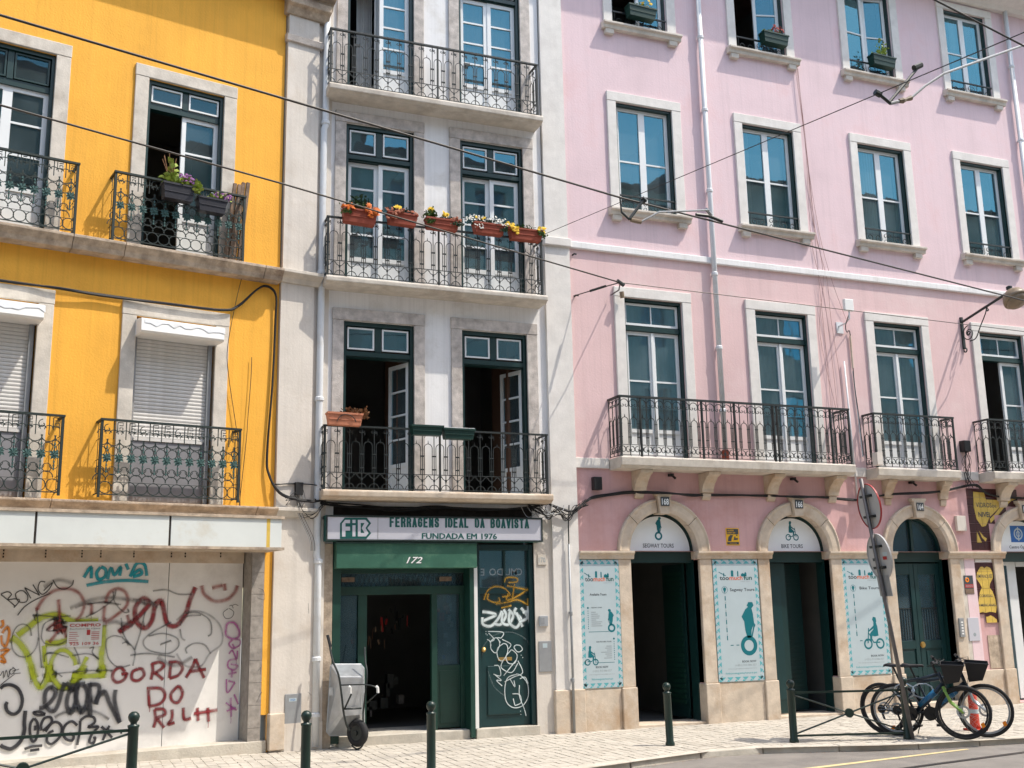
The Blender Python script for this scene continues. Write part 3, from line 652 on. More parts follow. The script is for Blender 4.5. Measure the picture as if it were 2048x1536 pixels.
def m_balcony(z0, z1, d, label, lit='limestone'):
    s = MB(); s.strip([(-.03, z0-.015), (d-.06, z0-.01), (d-.03, z0+.015), (d, z0+.02), (d+.005, z1-.02), (d-.01, z1), (-.03, z1)], 2.875, 6.11)
    bal = s.build('balcony', lit, mid_, bevel=.012, label=label)
    o = d-.05; a, b = 2.90, 6.04; zb = z1+.025; h = .80; rl = MB()
    rl.box(a-.02, b+.02, zb+h, zb+h+.022, o-.02, o+.02)
    for z in (zb, zb+.2): rl.tube([(a, z, o), (b, z, o)], .0065, 4)
    for u in (a, b):
        rl.box(u-.014, u+.014, z1-.005, zb+h, o-.014, o+.014); rl.box(u-.014, u+.014, zb+h, zb+h+.02, 0, o-.02)
        for z in (zb, zb+.2): rl.tube([(u, z, 0), (u, z, o)], .006, 4)
    for u in (4.47,): rl.box(u-.01, u+.01, z1-.005, zb+h, o-.016, o+.016)
    rl.build('railing', 'iron', bal)
    for k in range(19): place('baluster', MM, bal, a+k*(b-a)/19, zb, o)
    ms = m_module(o/2)
    for u in (a, b):
        for k in range(2): ob = place('baluster', ms, bal, u, zb, o/2*k); ob.rotation_euler = (0, 0, -PI/2)
    return bal
m_balcony(3.115, 3.225, .34, 'lowest balcony with clay and green planters on its black railing', 'warm_limestone')
m_balcony(6.00, 6.10, .34, 'middle balcony with terracotta flower boxes along its black railing')
m_balcony(8.79, 8.90, .34, 'topmost visible balcony with bare black railing')
for fi, (z0, z1, zl) in enumerate(FL):
    for di, (s0, a, b, s1) in enumerate(DW):
        win = surround(mid_, s0, s1, z0, zl, a, b, z1, 'old_limestone', .03)
        tz = z0+1.905
        gframe(win, a, b, z0, z1, -.02, -.17, .045, transom=tz, tt=.045)
        g = MB(); g.box((a+b)/2-.045, (a+b)/2+.045, tz+.045, z1-.05, -.14, -.05); g.box(a+.045, b-.045, tz-.03, tz+.03, -.06, -.03); g.build('mullion', 'dark_green_paint', win)
        for p, q_ in ((a+.065, (a+b)/2-.055), ((a+b)/2+.055, b-.065)):
            f = MB(); A, B, t = tz+.065, z1-.075, .022
            f.box(p, q_, A, A+t, -.085, -.045); f.box(p, q_, B-t, B, -.085, -.045); f.box(p, p+t, A+t, B-t, -.085, -.045); f.box(q_-t, q_, A+t, B-t, -.085, -.045)
            f.build('transom_light', 'white_sash', win); MB().quad(p+t, q_-t, A+t, B-t, -.065).build('pane', 'pane_glass', win)
        L0 = z0+.03; L1 = tz-.05; pz = z0+.45; mt = [pz+(L1-.05-pz)*k/4 for k in (1, 2, 3)]; mid = (a+b)/2
        if fi == 0:
            leaf(win, a+.05, mid, L0, L1, -.11, munt=mt, panel=pz, ang=100, hinge='L')
            leaf(win, mid, b-.05, L0, L1, -.11, munt=mt, panel=pz, ang=68, hinge='R')
        else:
            open_ = (fi == 2 and di == 0)
            if open_: leaf(win, a+.05, mid, L0, L1, -.11, munt=mt, panel=pz, ang=78, hinge='L', gm='dull_glass')
            else: leaf(win, a+.05, mid, L0, L1, -.09 if not (fi == 1) else -.12, munt=mt, panel=pz, st=.06)
            leaf(win, mid, b-.05, L0, L1, -.08, munt=mt, panel=pz, st=.06, ang=0)
            if fi == 2:
                curtain(win, mid-.05 if open_ else a+.08, b-.06, L0, L1, -.19)
                if open_: curtain(win, a+.25, mid, L0, L1, -.5, amp=.04)
            MB().box(a+.12, a+.2, L0+.7, L0+.74, -.078, -.06).build('handle', 'iron', win)
# things in the open first floor rooms
r0 = MB(); r0.box(4.05, 4.20, 3.25, 5.6, -1.0, -.36); r0.box(5.72, 5.86, 3.25, 5.6, -1.0, -.36); r0.build('inner_door_lining', 'room_brown', mid_)
r0 = MB(); r0.box(3.35, 3.75, 3.25, 4.35, -2.6, -2.1); r0.box(3.75, 4.02, 3.25, 4.75, -2.7, -2.3); r0.box(3.3, 3.7, 4.5, 5.1, -2.75, -2.6); r0.build('cupboard', 'room_grey', mid_)
r0 = MB(); r0.box(4.95, 5.45, 3.25, 5.3, -2.75, -2.7); r0.tube([(5.2, 3.2, -1.6), (5.42, 4.9, -2.4)], .02, 5); r0.build('leaning_pole', 'room_grey', mid_)
downpipe(mid_, [(2.885, 12.4, .075), (2.885, 8.35, .075), (2.865, 8.3, .075), (2.865, 2.4, .075), (2.885, 2.3, .075), (2.885, .04, .075)], .047, (8.4, 6.2, 4.45, 2.32, 1.1, .42))
# --- the shop front
sf = MB(); sf.box(3.09, 3.20, .05, 2.56, -.12, .02); sf.box(4.955, 5.02, .02, 2.25, -.2, .06); sf.box(3.48, 3.60, .12, 1.92, -.25, -.18); sf.box(4.49, 4.57, .12, 1.92, -.25, -.18); sf.box(4.90, 4.955, .12, 1.92, -.25, -.18); sf.box(3.20, 4.955, 1.89, 2.0, -.26, -.16); sf.box(3.20, 4.955, 2.17, 2.26, -.26, -.16)
front = sf.build('shop_front', 'bottle_green_paint', mid_, bevel=.004)
p = MB(); p.box(4.57, 4.90, .14, .95, -.24, -.21); p.box(4.61, 4.86, .20, .88, -.2101, -.2); MB().box(3.20, 3.48, .14, .72, -.24, -.21).build('door_panel', 'bottle_green_paint', front, bevel=.004); p.build('door_panel', 'bottle_green_paint', front, bevel=.004)
MB().box(4.575, 4.895, .955, 1.885, -.23, -.225).build('pane', 'dull_glass', front); MB().box(3.205, 3.475, .725, 1.885, -.23, -.225).build('pane', 'dull_glass', front)
MB().box(3.205, 4.95, 2.0, 2.17, -.24, -.235).build('pane', 'dull_glass', front)
gr = MB()
for k in range(26): u = 3.2+k*.0675; gr.tube([(u, 2.0, -.2), (u+.0675, 2.17, -.2)], .0035, 4); gr.tube([(u+.0675, 2.0, -.198), (u, 2.17, -.198)], .0035, 4)
gr.build('grille', 'iron', front)
p = MB(); p.box(3.25, 3.42, 2.06, 2.12, -.17, -.155); p.box(4.60, 4.77, 2.06, 2.12, -.17, -.155); p.build('vent_plate', 'weathered_wood', front)
rb = MB(); rb.box(3.105, 5.03, 2.225, 2.545, -.1, .16); rbx = rb.build('roller_box', 'roller_green', front, bevel=.006)
MB().box(3.10, 5.035, 2.545, 2.56, -.1, .165).build('roller_box_lid', 'verdigris', front)
lettering(front, '172', 'dark_print', 4.155, 2.285, .1615, .085, .22, bold=.02, shear=.35, name='house_number'); lettering(front, '172', 'white_paint', 4.148, 2.289, .163, .085, .22, bold=.012, shear=.35, name='house_number')
MB().box(5.022, 5.078, .13, 2.25, -.2, .03).build('white_post', 'white_paint', front)
MB().box(3.2, 5.0, -.02, .12, -.9, .0).build('doorstep', 'kerb_limestone', front, bevel=.01)
MB().box(5.04, 5.96, -.02, .125, -.2, .035).build('doorstep', 'kerb_limestone', front, bevel=.01)
MB().box(5.925, 6.2, .0, 2.9, -.2, .018).build('stone_pier', 'pilaster_stone', mid_)
MB().box(2.97, 3.088, .0, 2.55, -.2, .03).build('stone_jamb', 'ledge_stone', mid_, bevel=.006)
iw = MB(); P0 = [(3.0, .1, -.3), (5.9, .1, -.3), (5.9, 3.04, -.3), (3.0, 3.04, -.3), (3.0, .1, -4), (5.9, .1, -4), (5.9, 3.04, -4), (3.0, 3.04, -4)]
iw.add(P0, [(4, 5, 6, 7), (0, 1, 5, 4), (3, 7, 6, 2), (0, 4, 7, 3), (1, 2, 6, 5)]); iw.build('shop_interior', 'room_dark', mid_)
# right hand door 170
dr = MB(); dr.box(5.08, 5.13, .13, 2.55, -.2, -.02); dr.box(5.86, 5.925, .13, 2.55, -.2, -.02); dr.box(5.13, 5.86, 2.47, 2.55, -.2, -.02); dr.box(5.13, 5.86, 1.88, 1.97, -.16, -.06)
dr.box(5.13, 5.86, .13, 1.88, -.15, -.08); dr.box(5.50, 5.53, 1.97, 2.47, -.14, -.06)
door = dr.build('green_door', 'door_teal', mid_, bevel=.004)
MB().box(5.24, 5.74, .28, .92, -.08, -.062).build('door_panel', 'door_teal', door, bevel=.008)
MB().quad(5.13, 5.86, 1.97, 2.47, -.10).build('pane', 'pane_glass', door)
MB().lathe((0, 0, 0), [(.0, 0), (.028, .006), (.036, .03), (.026, .055), (.0, .06)], 14).xform(Matrix.Translation((5.185, .08, 1.14)) @ Matrix.Rotation(R(90), 4, 'X')).build('door_knob', 'brass', door, smooth=True)
MB().box(5.40, 5.60, .985, 1.03, -.08, -.07).build('letter_slot', 'brass', door)
for t_, u in (('O', 5.74), ('MU', 5.62), ('DO', 5.40), ('E', 5.20)): lettering(door, t_, 'grey_print', u, 2.13, -.099, .10, bold=.01, mirror=True)
# dark box in the open gap above the sign, its shade painted in
MB().box(3.0, 6.15, 2.93, 3.10, -.25, -.02).build('dark_gap', 'dark_brown', mid_)
# ================================================================== YELLOW BUILDING
yel = thing('yellow_building', 'yellow rendered building with roller shutters and ornate iron balconies above a graffiti covered shopfront', 'building', 'Y', (-3, 0, 0))
YW = [(-6.79, -6.63, -5.64, -5.47), (-4.79, -4.63, -3.64, -3.47), (-2.69, -2.52, -1.53, -1.36)]
YF = [(3.0, 5.275, 5.45), (6.13, 8.435, 8.60)]
holes = [(a, b, z0, z1) for _, a, b, _ in YW for z0, z1, _ in YF]
mb = MB(); wall(mb, -9, -.69, 0, 10.5, holes+[(-9, -.72, 0, 2.45)], 0, .28, skip=[(-9, -.72, 0, 2.45)]); mb.build('wall', 'yellow_plaster', yel)
MB().box(-.79, -.69, .46, 2.45, -.28, .004).build('wall_strip', 'yellow_plaster', yel)
MB().box(-9, -.05, 10.35, 10.5, -9, -.01).build('roof', 'roof_tile', yel)
MB().strip([(0, 10.12), (.08, 10.12), (.12, 10.2), (.30, 10.28), (.40, 10.32), (.40, 10.42), (0, 10.42)], -9, -.02).build('cornice', 'ledge_stone', yel)
rm = MB()
for h in holes: room(yel, *h, -.28, 2.2, .35)
# pilaster, mouldings, side strip
p = MB(); p.box(-.685, -.215, 2.86, 5.98, -.3, .055); p.box(-.67, -.20, 6.14, 9.5, -.3, .055); p.box(-.66, -.21, 9.60, 9.92, -.3, .055); p.build('pilaster', 'pilaster_stone', yel)
MB().box(-.215, 0.02, 2.86, 10.4, -.3, .01).build('side_strip', 'pilaster_stone', yel)
MB().strip([(-.1, 9.47), (.09, 9.49), (.11, 9.57), (.07, 9.60), (-.1, 9.60)], -.70, -.16).build('moulding', 'old_limestone', yel)
MB().strip([(-.1, 9.90), (.08, 9.90), (.14, 9.99), (.20, 10.02), (.20, 10.12), (-.1, 10.12)], -.72, -.08).build('capital', 'ledge_stone', yel, bevel=.01)
MB().box(-.685, .0, 0, 2.86, -.3, .045).build('pilaster_base', 'pilaster_stone', yel)
MB().box(-.71, -.515, .04, .47, -.1, .10).build('plinth_block', 'warm_limestone', yel, bevel=.01)
MB().box(-.505, .0, -.02, .34, -.1, .06).build('plinth_block', 'pilaster_stone', yel)
# ledges in separate stones
def ledge(z0, z1, d, us):
    for a, b in zip(us, us[1:]):
        MB().strip([(-.1, z0), (d*.7, z0), (d*.78, z0+(z1-z0)*.35), (d*.95, z0+(z1-z0)*.7), (d, z0+(z1-z0)*.78), (d, z1), (-.1, z1+.01)], a+.003, b-.003).build('ledge_stone', 'ledge_stone', yel, bevel=.006)
ledge(5.945, 6.105, .265, (-9, -7.2, -5.1, -3.35, -2.75, -.98, -.72)); ledge(2.85, 2.975, .265, (-9, -7.0, -5.2, -3.40, -1.0, -.72))
MB().strip([(-.1, 5.98), (.08, 5.98), (.11, 6.04), (.20, 6.09), (.20, 6.135), (-.1, 6.14)], -.72, -.14).build('ledge_stone', 'limestone', yel, bevel=.006)
MB().strip([(-.1, 2.87), (.08, 2.87), (.14, 2.95), (.14, 2.99), (-.1, 2.99)], -.74, -.12).build('ledge_stone', 'limestone', yel, bevel=.006)
# windows
for wi, (s0, a, b, s1) in enumerate(YW):
    z0, z1, zl = YF[1]; win = surround(yel, s0, s1, z0, zl, a, b, z1, 'limestone', .03)
    tz = 8.10 if wi == 2 else 7.98; gframe(win, a, b, z0, z1, -.02, -.17, .04, transom=tz, tt=.04)
    g = MB(); g.box((a+b)/2-.035, (a+b)/2+.035, tz+.04, z1-.05, -.14, -.05); g.build('mullion', 'dark_green_paint', win)
    for p_, q_ in ((a+.055, (a+b)/2-.045), ((a+b)/2+.045, b-.055)):
        f = MB(); A, B, t = tz+.05, z1-.065, .02
        f.box(p_, q_, A, A+t, -.085, -.045); f.box(p_, q_, B-t, B, -.085, -.045); f.box(p_, p_+t, A+t, B-t, -.085, -.045); f.box(q_-t, q_, A+t, B-t, -.085, -.045)
        f.build('transom_light', 'white_sash' if wi == 2 else 'dark_green_paint', win); MB().quad(p_+t, q_-t, A+t, B-t, -.065).build('pane', 'dull_glass', win)
    mid = (a+b)/2; L0 = z0+.03; L1 = tz-.04; pz = z0+.55; mt = [pz+(L1-.05-pz)*k/3 for k in (1, 2)]
    if wi == 2:
        leaf(win, a+.04, mid, L0, L1, -.11, munt=mt, panel=pz, ang=95, hinge='L')
        leaf(win, mid-.02, b-.04, L0, L1, -.09, munt=mt, panel=pz, gm='dull_glass')
    else:
        leaf(win, a+.04, mid, L0, L1, -.09, munt=mt, panel=pz); leaf(win, mid, b-.04, L0, L1, -.09, munt=mt, panel=pz, gm='dull_glass')
    # first floor: roller shutter
    z0, z1, zl = YF[0]; win = surround(yel, s0, s1, z0, zl, a, b, z1, 'limestone', .03)
    MB().box(a, b, z0, z1, -.14, -.12).build('shutter_back', 'grey_panel', win)
    bx = MB(); bx.strip([(-.1, 5.02), (.27, 5.005), (.30, 5.03), (.285, 5.185), (-.1, 5.25)], a-.01, b+.02); bx.build('shutter_box', 'white_paint', win, bevel=.004)
    if wi: 
        tp = MB(); n = 14; pts = []
        for k in range(n+1): u = a+.03+(b-a)*k/n; zz_ = 5.12+random.uniform(-.035, .025); pts += [(u, 5.180, .288), (u, zz_, .291+(5.185-zz_)*.10)]
        tp.add(pts, [(2*k, 2*k+1, 2*k+3, 2*k+2) for k in range(n)]); tp.build('peeling_paint', 'white_pipe', win)
    gd = MB(); gd.box(b-.07, b-.02, z0, 5.06, -.12, -.03); gd.box(a, a+.035, z0, 5.06, -.12, -.03); gd.build('guide_rail', 'grey_metal', win)
    nsl = 28; zb = 3.78; hs = (5.06-zb)/nsl*1.0
    slm = MB().strip([(0, 0), (.008, .003), (.012, hs*.45), (.008, hs*.93), (0, hs*.95)], 0, (b-.07)-(a+.035)).mesh('slat', 'shutter_slat')
    for k in range(nsl): place('slat', slm, win, a+.035, zb+k*hs, -.085)
    MB().box(a+.035, b-.07, z0, zb, -.12, -.075).build('shaded_panel', 'shaded_shutter', win); MB().box(a+.06, b-.09, zb-.03, zb, -.075, -.06).build('lower_rail', 'shutter_slat', win)  # plain dark sheet where the lower slats lie in shade
def y_module(wd, key, h=.86):
    m = MB(); c = wd/2; r = .0068
    m.tube([(0, h-.22, 0), (0, h, 0)], r, 4); m.tube([(c, .24, 0), (c, .60, 0)], r, 4)
    m.tube(arc(c, .075, .070, 0, 360, 12), r, 4); m.tube(arc(0, .16, .072, 0, 180, 7), r, 4)
    m.tube(arc(wd, .64, c*1.1, 180, 270, 4), r, 4); m.tube(arc(0, .64, c*1.1, 0, -90, 4), r, 4)
    m.tube(arc(0, .27, .05, 0, 360, 9), r*.85, 4); m.tube(arc(c, .30, .045, 180, 360, 5), r*.85, 4); m.tube(spiral(c, .545, .05, .012, 0, 330, 9), r*.85, 4); m.tube(arc(0, .50, .055, -90, 90, 5), r*.85, 4); m.tube(arc(wd, .50, .055, 90, 270, 5), r*.85, 4)
    m.tube(arc(c, .70, .045, 20, 160, 5), r, 4); m.tube(arc(0, .70, .05, 0, 180, 6), r*.9, 4)
    if key:
        m.tube([(c-.03, h-.02, 0), (c-.03, h-.13, 0), (c+.03, h-.13, 0), (c+.03, h-.08, 0), (c-.005, h-.08, 0), (c-.005, h-.10, 0)], .0065, 4); m.tube([(c-.03, h-.02, 0), (c+.03, h-.02, 0), (c+.03, h-.055, 0), (c-.01, h-.055, 0)], .0065, 4)
    else: m.tube(spiral(c, h-.10, .055, .01, 90, 420, 9), r, 4)
    return m
def y_flower(wd):
    m = MB(); c = wd/2; z = .42
    for k in range(8):
        a = k*PI/4+.2; cs, sn = math.cos(a), math.sin(a); L = .068 if k % 2 else .056
        m.add([(c, z, .008), (c+L*.55*cs-.018*sn, z+L*.55*sn+.018*cs, .014), (c+L*cs, z+L*sn, .004), (c+L*.55*cs+.018*sn, z+L*.55*sn-.018*cs, .014)], [(0, 1, 2, 3)])
    for dz in (.085, .12, -.085, -.125, -.16): 
        m.box(c-.009, c+.009, z+dz-.012, z+dz+.012, 0, .014)
    m.box(c-.011, c+.011, z-.011, z+.011, .008, .02)
    return m.mesh('cast_flower', 'verdigris')
def y_balcony(u0, u1, z0, d, h=.875):
    rl = MB(); rl.box(u0-.02, u1+.02, z0+h, z0+h+.024, d-.022, d+.022)
    for u in (u0, u1):
        rl.box(u-.014, u+.014, z0-.03, z0+h, d-.014, d+.014); rl.box(u-.016, u+.016, z0+h, z0+h+.022, 0, d-.022); rl.tube([(u, z0+.02, 0), (u, z0+.02, d)], .008, 4)
        for k in (1, 2): rl.tube(spiral(0, 0, .05, .01, 90, 420, 8), .004, 4) if 0 else rl.tube([(u, z0+.02, d*k/3), (u, z0+h, d*k/3)], .005, 4)
        for zz in (.2, .42, .66): rl.tube([(u, z0+zz, 0), (u, z0+zz, d)], .004, 4)
    rl.tube([(u0, z0+.005, d), (u1, z0+.005, d)], .008, 4); rl.tube([(u0, z0+.15, d), (u1, z0+.15, d)], .0035, 4)
    bal = rl.build('balcony_railing', 'green_iron', yel)
    n = round((u1-u0)/.137); wd = (u1-u0)/n; A = y_module(wd, True).mesh('baluster', 'green_iron'); B = y_module(wd, False).mesh('baluster', 'green_iron'); F = y_flower(wd)
    for k in range(n):
        place('baluster', A if (k % 3) else B, bal, u0+k*wd, z0+.01, d); place('cast_flower', F, bal, u0+k*wd, z0+.01, d)
for a, b in ((-7.0, -5.42), (-4.95, -3.35), (-2.91, -1.29)): y_balcony(a, b, 6.135, .24, .84)
for a, b in ((-7.0, -5.42), (-4.90, -3.33), (-2.90, -1.25)): y_balcony(a, b, 3.045, .24, .865)
# --- shopfront below: white sign boxes, hoarding, pillar
sgn = thing('blank_sign_box', 'long blank white sign box above the graffiti covered hoarding', 'sign', 'Y', (-3, 2.43, .3))
ue = [-9, -5.75, -3.60, -2.155, -.785]
for a, b in zip(ue, ue[1:]): MB().box(a+.012, b-.012, 2.455, 2.80, .05, .555).build('panel', 'sign_white', sgn, bevel=.004)
q = MB(); q.box(-9, -.765, 2.80, 2.835, .0, .575); q.box(-9, -.765, 2.425, 2.455, .0, .575); q.build('edge_trim', 'ledge_stone', sgn)
q = MB(); [q.box(u-.011, u+.011, 2.456, 2.799, .50, .548) for u in ue[1:-1]]; q.build('panel_joint', 'dark_brown', sgn)
st = MB(); st.box(-.99, -.945, 2.456, 2.799, .5553, .5557); st.build('rust_streak', 'tile_yellow', sgn)
HO = -.27
hd = thing('hoarding', 'white boarded shopfront covered in red, black, lime and cyan graffiti', 'hoarding', 'Y', (-3, .1, HO))
for a, b in ((-9, -5.6), (-5.6, -1.905), (-1.895, -.97)): MB().box(a, b, .16, 2.30, HO-.04, HO).build('board', 'hoarding_white', hd)
MB().box(-9, -.97, 2.30, 2.45, HO-.04, HO+.03).build('top_beam', 'warm_limestone', hd)
MB().box(-9, -.72, -.02, .16, HO-.05, .03).build('threshold', 'kerb_limestone', hd, bevel=.008)
dk = MB()
for x in (20, 262, 470, 578, 768, 983, 1062, 1265, 1440):
    (u, z), = Yc3([(x, 305)], HO+.03); 
    for k in range(3): dk.box(u-.008, u+.008, z-.05+k*.035, z-.028+k*.035, HO+.031, HO+.034)
dk.build('wood_plug', 'dark_brown', hd)
MB().prism([(-.955, .02), (-.80, .02), (-.80, 2.44), (-.955, 2.44)], HO-.02, -.01).build('reveal', 'tile_grey', yel)
for k in range(9): MB().box(-.955, -.795, .05+k*.266, .05+k*.266+.262, -.02, .012).build('tile', 'tile_grey', yel)
MB().box(-9, -.8, 2.0, 2.44, -.29, HO-.045).build('back_wall', 'dark_brown', yel)
# --- graffiti strokes (soft edged ribbons just proud of the boards)
GZ = [HO+.0012]
def stroke(parent, path, wpx, m, name='graffiti_stroke', fr='Y', conv=None, o=None, sc=2.866):
    if o is None: GZ[0] += .00007; o = GZ[0]
    pts = smoothpath([(*p, 0) for p in (conv or (lambda q: Yc3(q, HO)))(path)], 6); hw = wpx/sc*.0065*.5*1.15
    P = [Vector(p[:2]) for p in pts]; mb = MB(); vs = []; n = len(P)
    for i, p in enumerate(P):
        t = P[min(i+1, n-1)]-P[max(i-1, 0)]
        if t.length < 1e-9: t = Vector((1, 0))
        t.normalize(); nn = Vector((-t.y, t.x)); vs += [(p.x+nn.x*hw, p.y+nn.y*hw, o), (p.x-nn.x*hw, p.y-nn.y*hw, o)]
    # round caps
    t0 = (P[0]-P[min(2, n-1)]).normalized()*hw; t1 = (P[-1]-P[max(-3, -n)]).normalized()*hw
    mb.add(vs, [(2*i, 2*i+1, 2*i+3, 2*i+2) for i in range(n-1)])
    for i in range(n): mb.uv[2*i] = (i, 0); mb.uv[2*i+1] = (i, 1)
    return mb.build(name, m, parent)
def tag(parent, strokes, w_, m, **k):
    for s in strokes:
        if m.startswith('spray') and w_/k.get('sc', 2.866) > 3: stroke(parent, s, w_*2.1, 'mist'+m[5:], **k)
        stroke(parent, s, w_, m, **k)
cA = lambda q: [at('Y', *p, HO) for p in crop(0, 1330, 4.88, q)]
cB = lambda q: [at('Y', *p, HO) for p in crop(0, 1160, 4.88, q)]
cD = lambda q: [at('Y', *p, HO) for p in crop(400, 1130, 2.98, q)]
# lime letters
tag(hd, [[(110, 560), (170, 600), (240, 680), (290, 800), (340, 960)], [(170, 540), (280, 460), (400, 370), (560, 340), (720, 400), (960, 400)], [(1010, 440), (1010, 600), (990, 760), (1000, 960)], [(440, 620), (620, 600), (760, 480), (740, 400)]], 72, 'spray_lime', conv=cB, sc=4.88)
tag(hd, [[(430, 640), (440, 800), (480, 900), (480, 1000)], [(480, 960), (500, 800), (560, 700), (640, 690), (720, 760), (740, 830)], [(850, 750), (800, 850), (700, 1000)]], 50, 'spray_lime', conv=cB, sc=4.88)
tag(hd, [[(300, 0), (330, 130), (390, 220), (450, 160), (480, 60), (480, 0)], [(490, 60), (530, 150), (600, 220), (700, 180), (800, 60), (830, 0)], [(700, 100), (820, 110), (1000, 90), (1000, 0)], [(640, 210), (640, 240)]], 58, 'spray_lime', conv=cA, sc=4.88)
tag(hd, [[(20, 390), (30, 440), (0, 470)], [(20, 520), (70, 460), (90, 520), (60, 640), (20, 620), (10, 540)], [(0, 690), (80, 680), (20, 740)], [(0, 790), (50, 800), (20, 750), (0, 745)]], 32, 'spray_orange', conv=cB, sc=4.88)
# faded red script
tag(hd, [[(360, 290), (420, 190), (520, 110), (650, 85), (760, 120), (820, 220), (800, 320), (740, 400)], [(570, 190), (580, 350), (570, 480), (480, 610)], [(460, 490), (540, 420), (600, 470), (650, 560)], [(520, 470), (650, 480)], [(895, 225), (890, 340)], [(1020, 250), (1020, 400), (1140, 340), (1240, 240), (1230, 130), (1150, 85), (1060, 130), (1030, 230)], [(1240, 340), (1250, 430), (1150, 510)]], 42, 'spray_faded_red', conv=cB, sc=4.88)
tag(hd, [[(680, 755), (740, 720), (820, 640), (855, 590), (820, 565), (775, 620), (785, 700), (830, 735), (870, 690), (890, 600), (925, 580), (940, 640), (960, 710), (1010, 720), (1060, 660), (1090, 570), (1120, 500)]], 32, 'spray_red')
tag(hd, [[(1155, 490), (1170, 540), (1230, 580), (1300, 570), (1345, 530), (1360, 490)], [(1215, 505), (1245, 497), (1275, 488)], [(1285, 480), (1290, 520)]], 28, 'spray_faded_red')
# GORDA DO RLLH
tag(hd, [[(715, 985), (690, 960), (655, 980), (645, 1020), (670, 1045), (710, 1030), (725, 995), (695, 1000)], [(790, 970), (760, 985), (755, 1025), (790, 1035), (825, 1005), (815, 970), (790, 968)],
 [(865, 1030), (875, 975), (870, 935)], [(868, 940), (915, 930), (940, 950), (900, 985), (875, 990)], [(890, 990), (935, 1030)],
 [(970, 1020), (980, 930)], [(965, 930), (1020, 930), (1045, 965), (1020, 1005), (970, 1022)], [(1065, 1020), (1100, 960), (1120, 910)], [(1120, 910), (1145, 970), (1170, 1020)], [(1080, 985), (1180, 970)],
 [(850, 1090), (855, 1180)], [(840, 1080), (920, 1080), (945, 1120), (920, 1165), (850, 1185)], [(1015, 1070), (980, 1110), (985, 1150), (1020, 1160), (1045, 1110), (1030, 1072), (1012, 1070)],
 [(885, 1200), (890, 1260), (880, 1305)], [(885, 1200), (935, 1200), (945, 1230), (890, 1250)], [(900, 1255), (940, 1305)], [(985, 1200), (985, 1250), (965, 1285), (1000, 1275)], [(1050, 1190), (1055, 1255), (1095, 1250)], [(1130, 1190), (1135, 1265)], [(1190, 1190), (1195, 1270)], [(1110, 1225), (1245, 1203)]], 21, 'spray_red')
# cyan
tag(hd, [[(480, 445), (520, 385), (522, 450)], [(575, 385), (553, 420), (565, 455), (600, 440), (605, 400), (578, 383)], [(615, 455), (635, 390), (655, 430), (690, 385), (685, 435)], [(720, 365), (735, 400)], [(745, 440), (775, 375), (800, 360), (830, 375), (840, 435)], [(755, 430), (800, 400), (810, 425), (760, 440)], [(495, 490), (600, 470), (720, 462), (850, 468)]], 18, 'spray_cyan')
# BONGO in black marker
tag(hd, [[(5, 140), (100, 215), (150, 260)], [(5, 140), (70, 115), (110, 140), (75, 190), (140, 185), (190, 200), (135, 270)], [(190, 105), (150, 140), (180, 210), (250, 215), (270, 160), (230, 110), (190, 105)], [(300, 180), (240, 75)], [(240, 75), (385, 150)], [(385, 150), (320, 45)], [(440, 20), (390, 20), (370, 90), (410, 140), (470, 100), (510, 30), (480, 50), (425, 105)], [(515, 0), (560, 70), (630, 90), (700, 50), (715, 0)], [(170, 345), (240, 260), (350, 190), (490, 130)]], 10, 'marker_black', conv=cB, sc=4.88)
tag(hd, [[(0, 105), (30, 60), (30, 130)], [(40, 120), (60, 50), (80, 120), (100, 40)], [(130, 30), (90, 60), (110, 90), (150, 50), (120, 20)], [(120, 60), (185, 40)], [(130, 85), (200, 78)], [(0, 200), (60, 150), (140, 90)]], 7, 'marker_black', conv=cA, sc=4.88)
# grey flourishes
tag(hd, [[(360, 290), (370, 450), (385, 650), (405, 860)], [(320, 340), (420, 350), (560, 358), (690, 350)], [(320, 340), (345, 400)], [(305, 545), (290, 470), (230, 432), (160, 460), (115, 560), (125, 680), (190, 745), (280, 740), (350, 660), (375, 560)], [(400, 560), (430, 430), (540, 380), (620, 390)], [(400, 560), (440, 620), (560, 630), (650, 590)], [(655, 410), (560, 420), (470, 470), (455, 495), (520, 495), (650, 460)],
 [(835, 362), (960, 300), (1100, 190), (1130, 90)], [(1100, 110), (1120, 220), (1200, 310), (1255, 310), (1240, 280)], [(850, 240), (1000, 215), (1180, 240)], [(1030, 650), (1040, 580), (1110, 545), (1200, 560)], [(1030, 650), (1060, 770), (1150, 850), (1269, 830)], [(1180, 370), (1200, 520), (1269, 640)], [(1190, 620), (1230, 605), (1250, 640)], [(430, 800), (440, 730), (520, 715), (670, 755)], [(720, 650), (760, 740), (780, 820)], [(870, 670), (910, 655), (900, 710), (965, 775)], [(700, 740), (820, 720), (900, 730), (960, 775)], [(500, 925), (560, 915), (605, 945)], [(520, 915), (800, 890), (1000, 880), (1100, 885)]], 15, 'spray_grey', conv=cB, sc=4.88)
tag(hd, [[(700, 790), (770, 860), (760, 950)], [(770, 860), (800, 770), (830, 640)], [(875, 522), (950, 515), (1020, 540), (1100, 540)], [(980, 700), (870, 760), (820, 810), (850, 860), (960, 880), (1020, 840), (1010, 790), (930, 765), (850, 780)], [(915, 830), (980, 805), (920, 825)], [(745, 890), (850, 880), (1000, 900)], [(1060, 650), (1130, 645), (1200, 690), (1210, 760), (1190, 780)], [(1030, 720), (1060, 670), (1150, 660)], [(1030, 740), (1040, 790), (1060, 805)], [(1070, 880), (1065, 850), (1110, 822), (1170, 830), (1205, 880)]], 11, 'spray_grey')
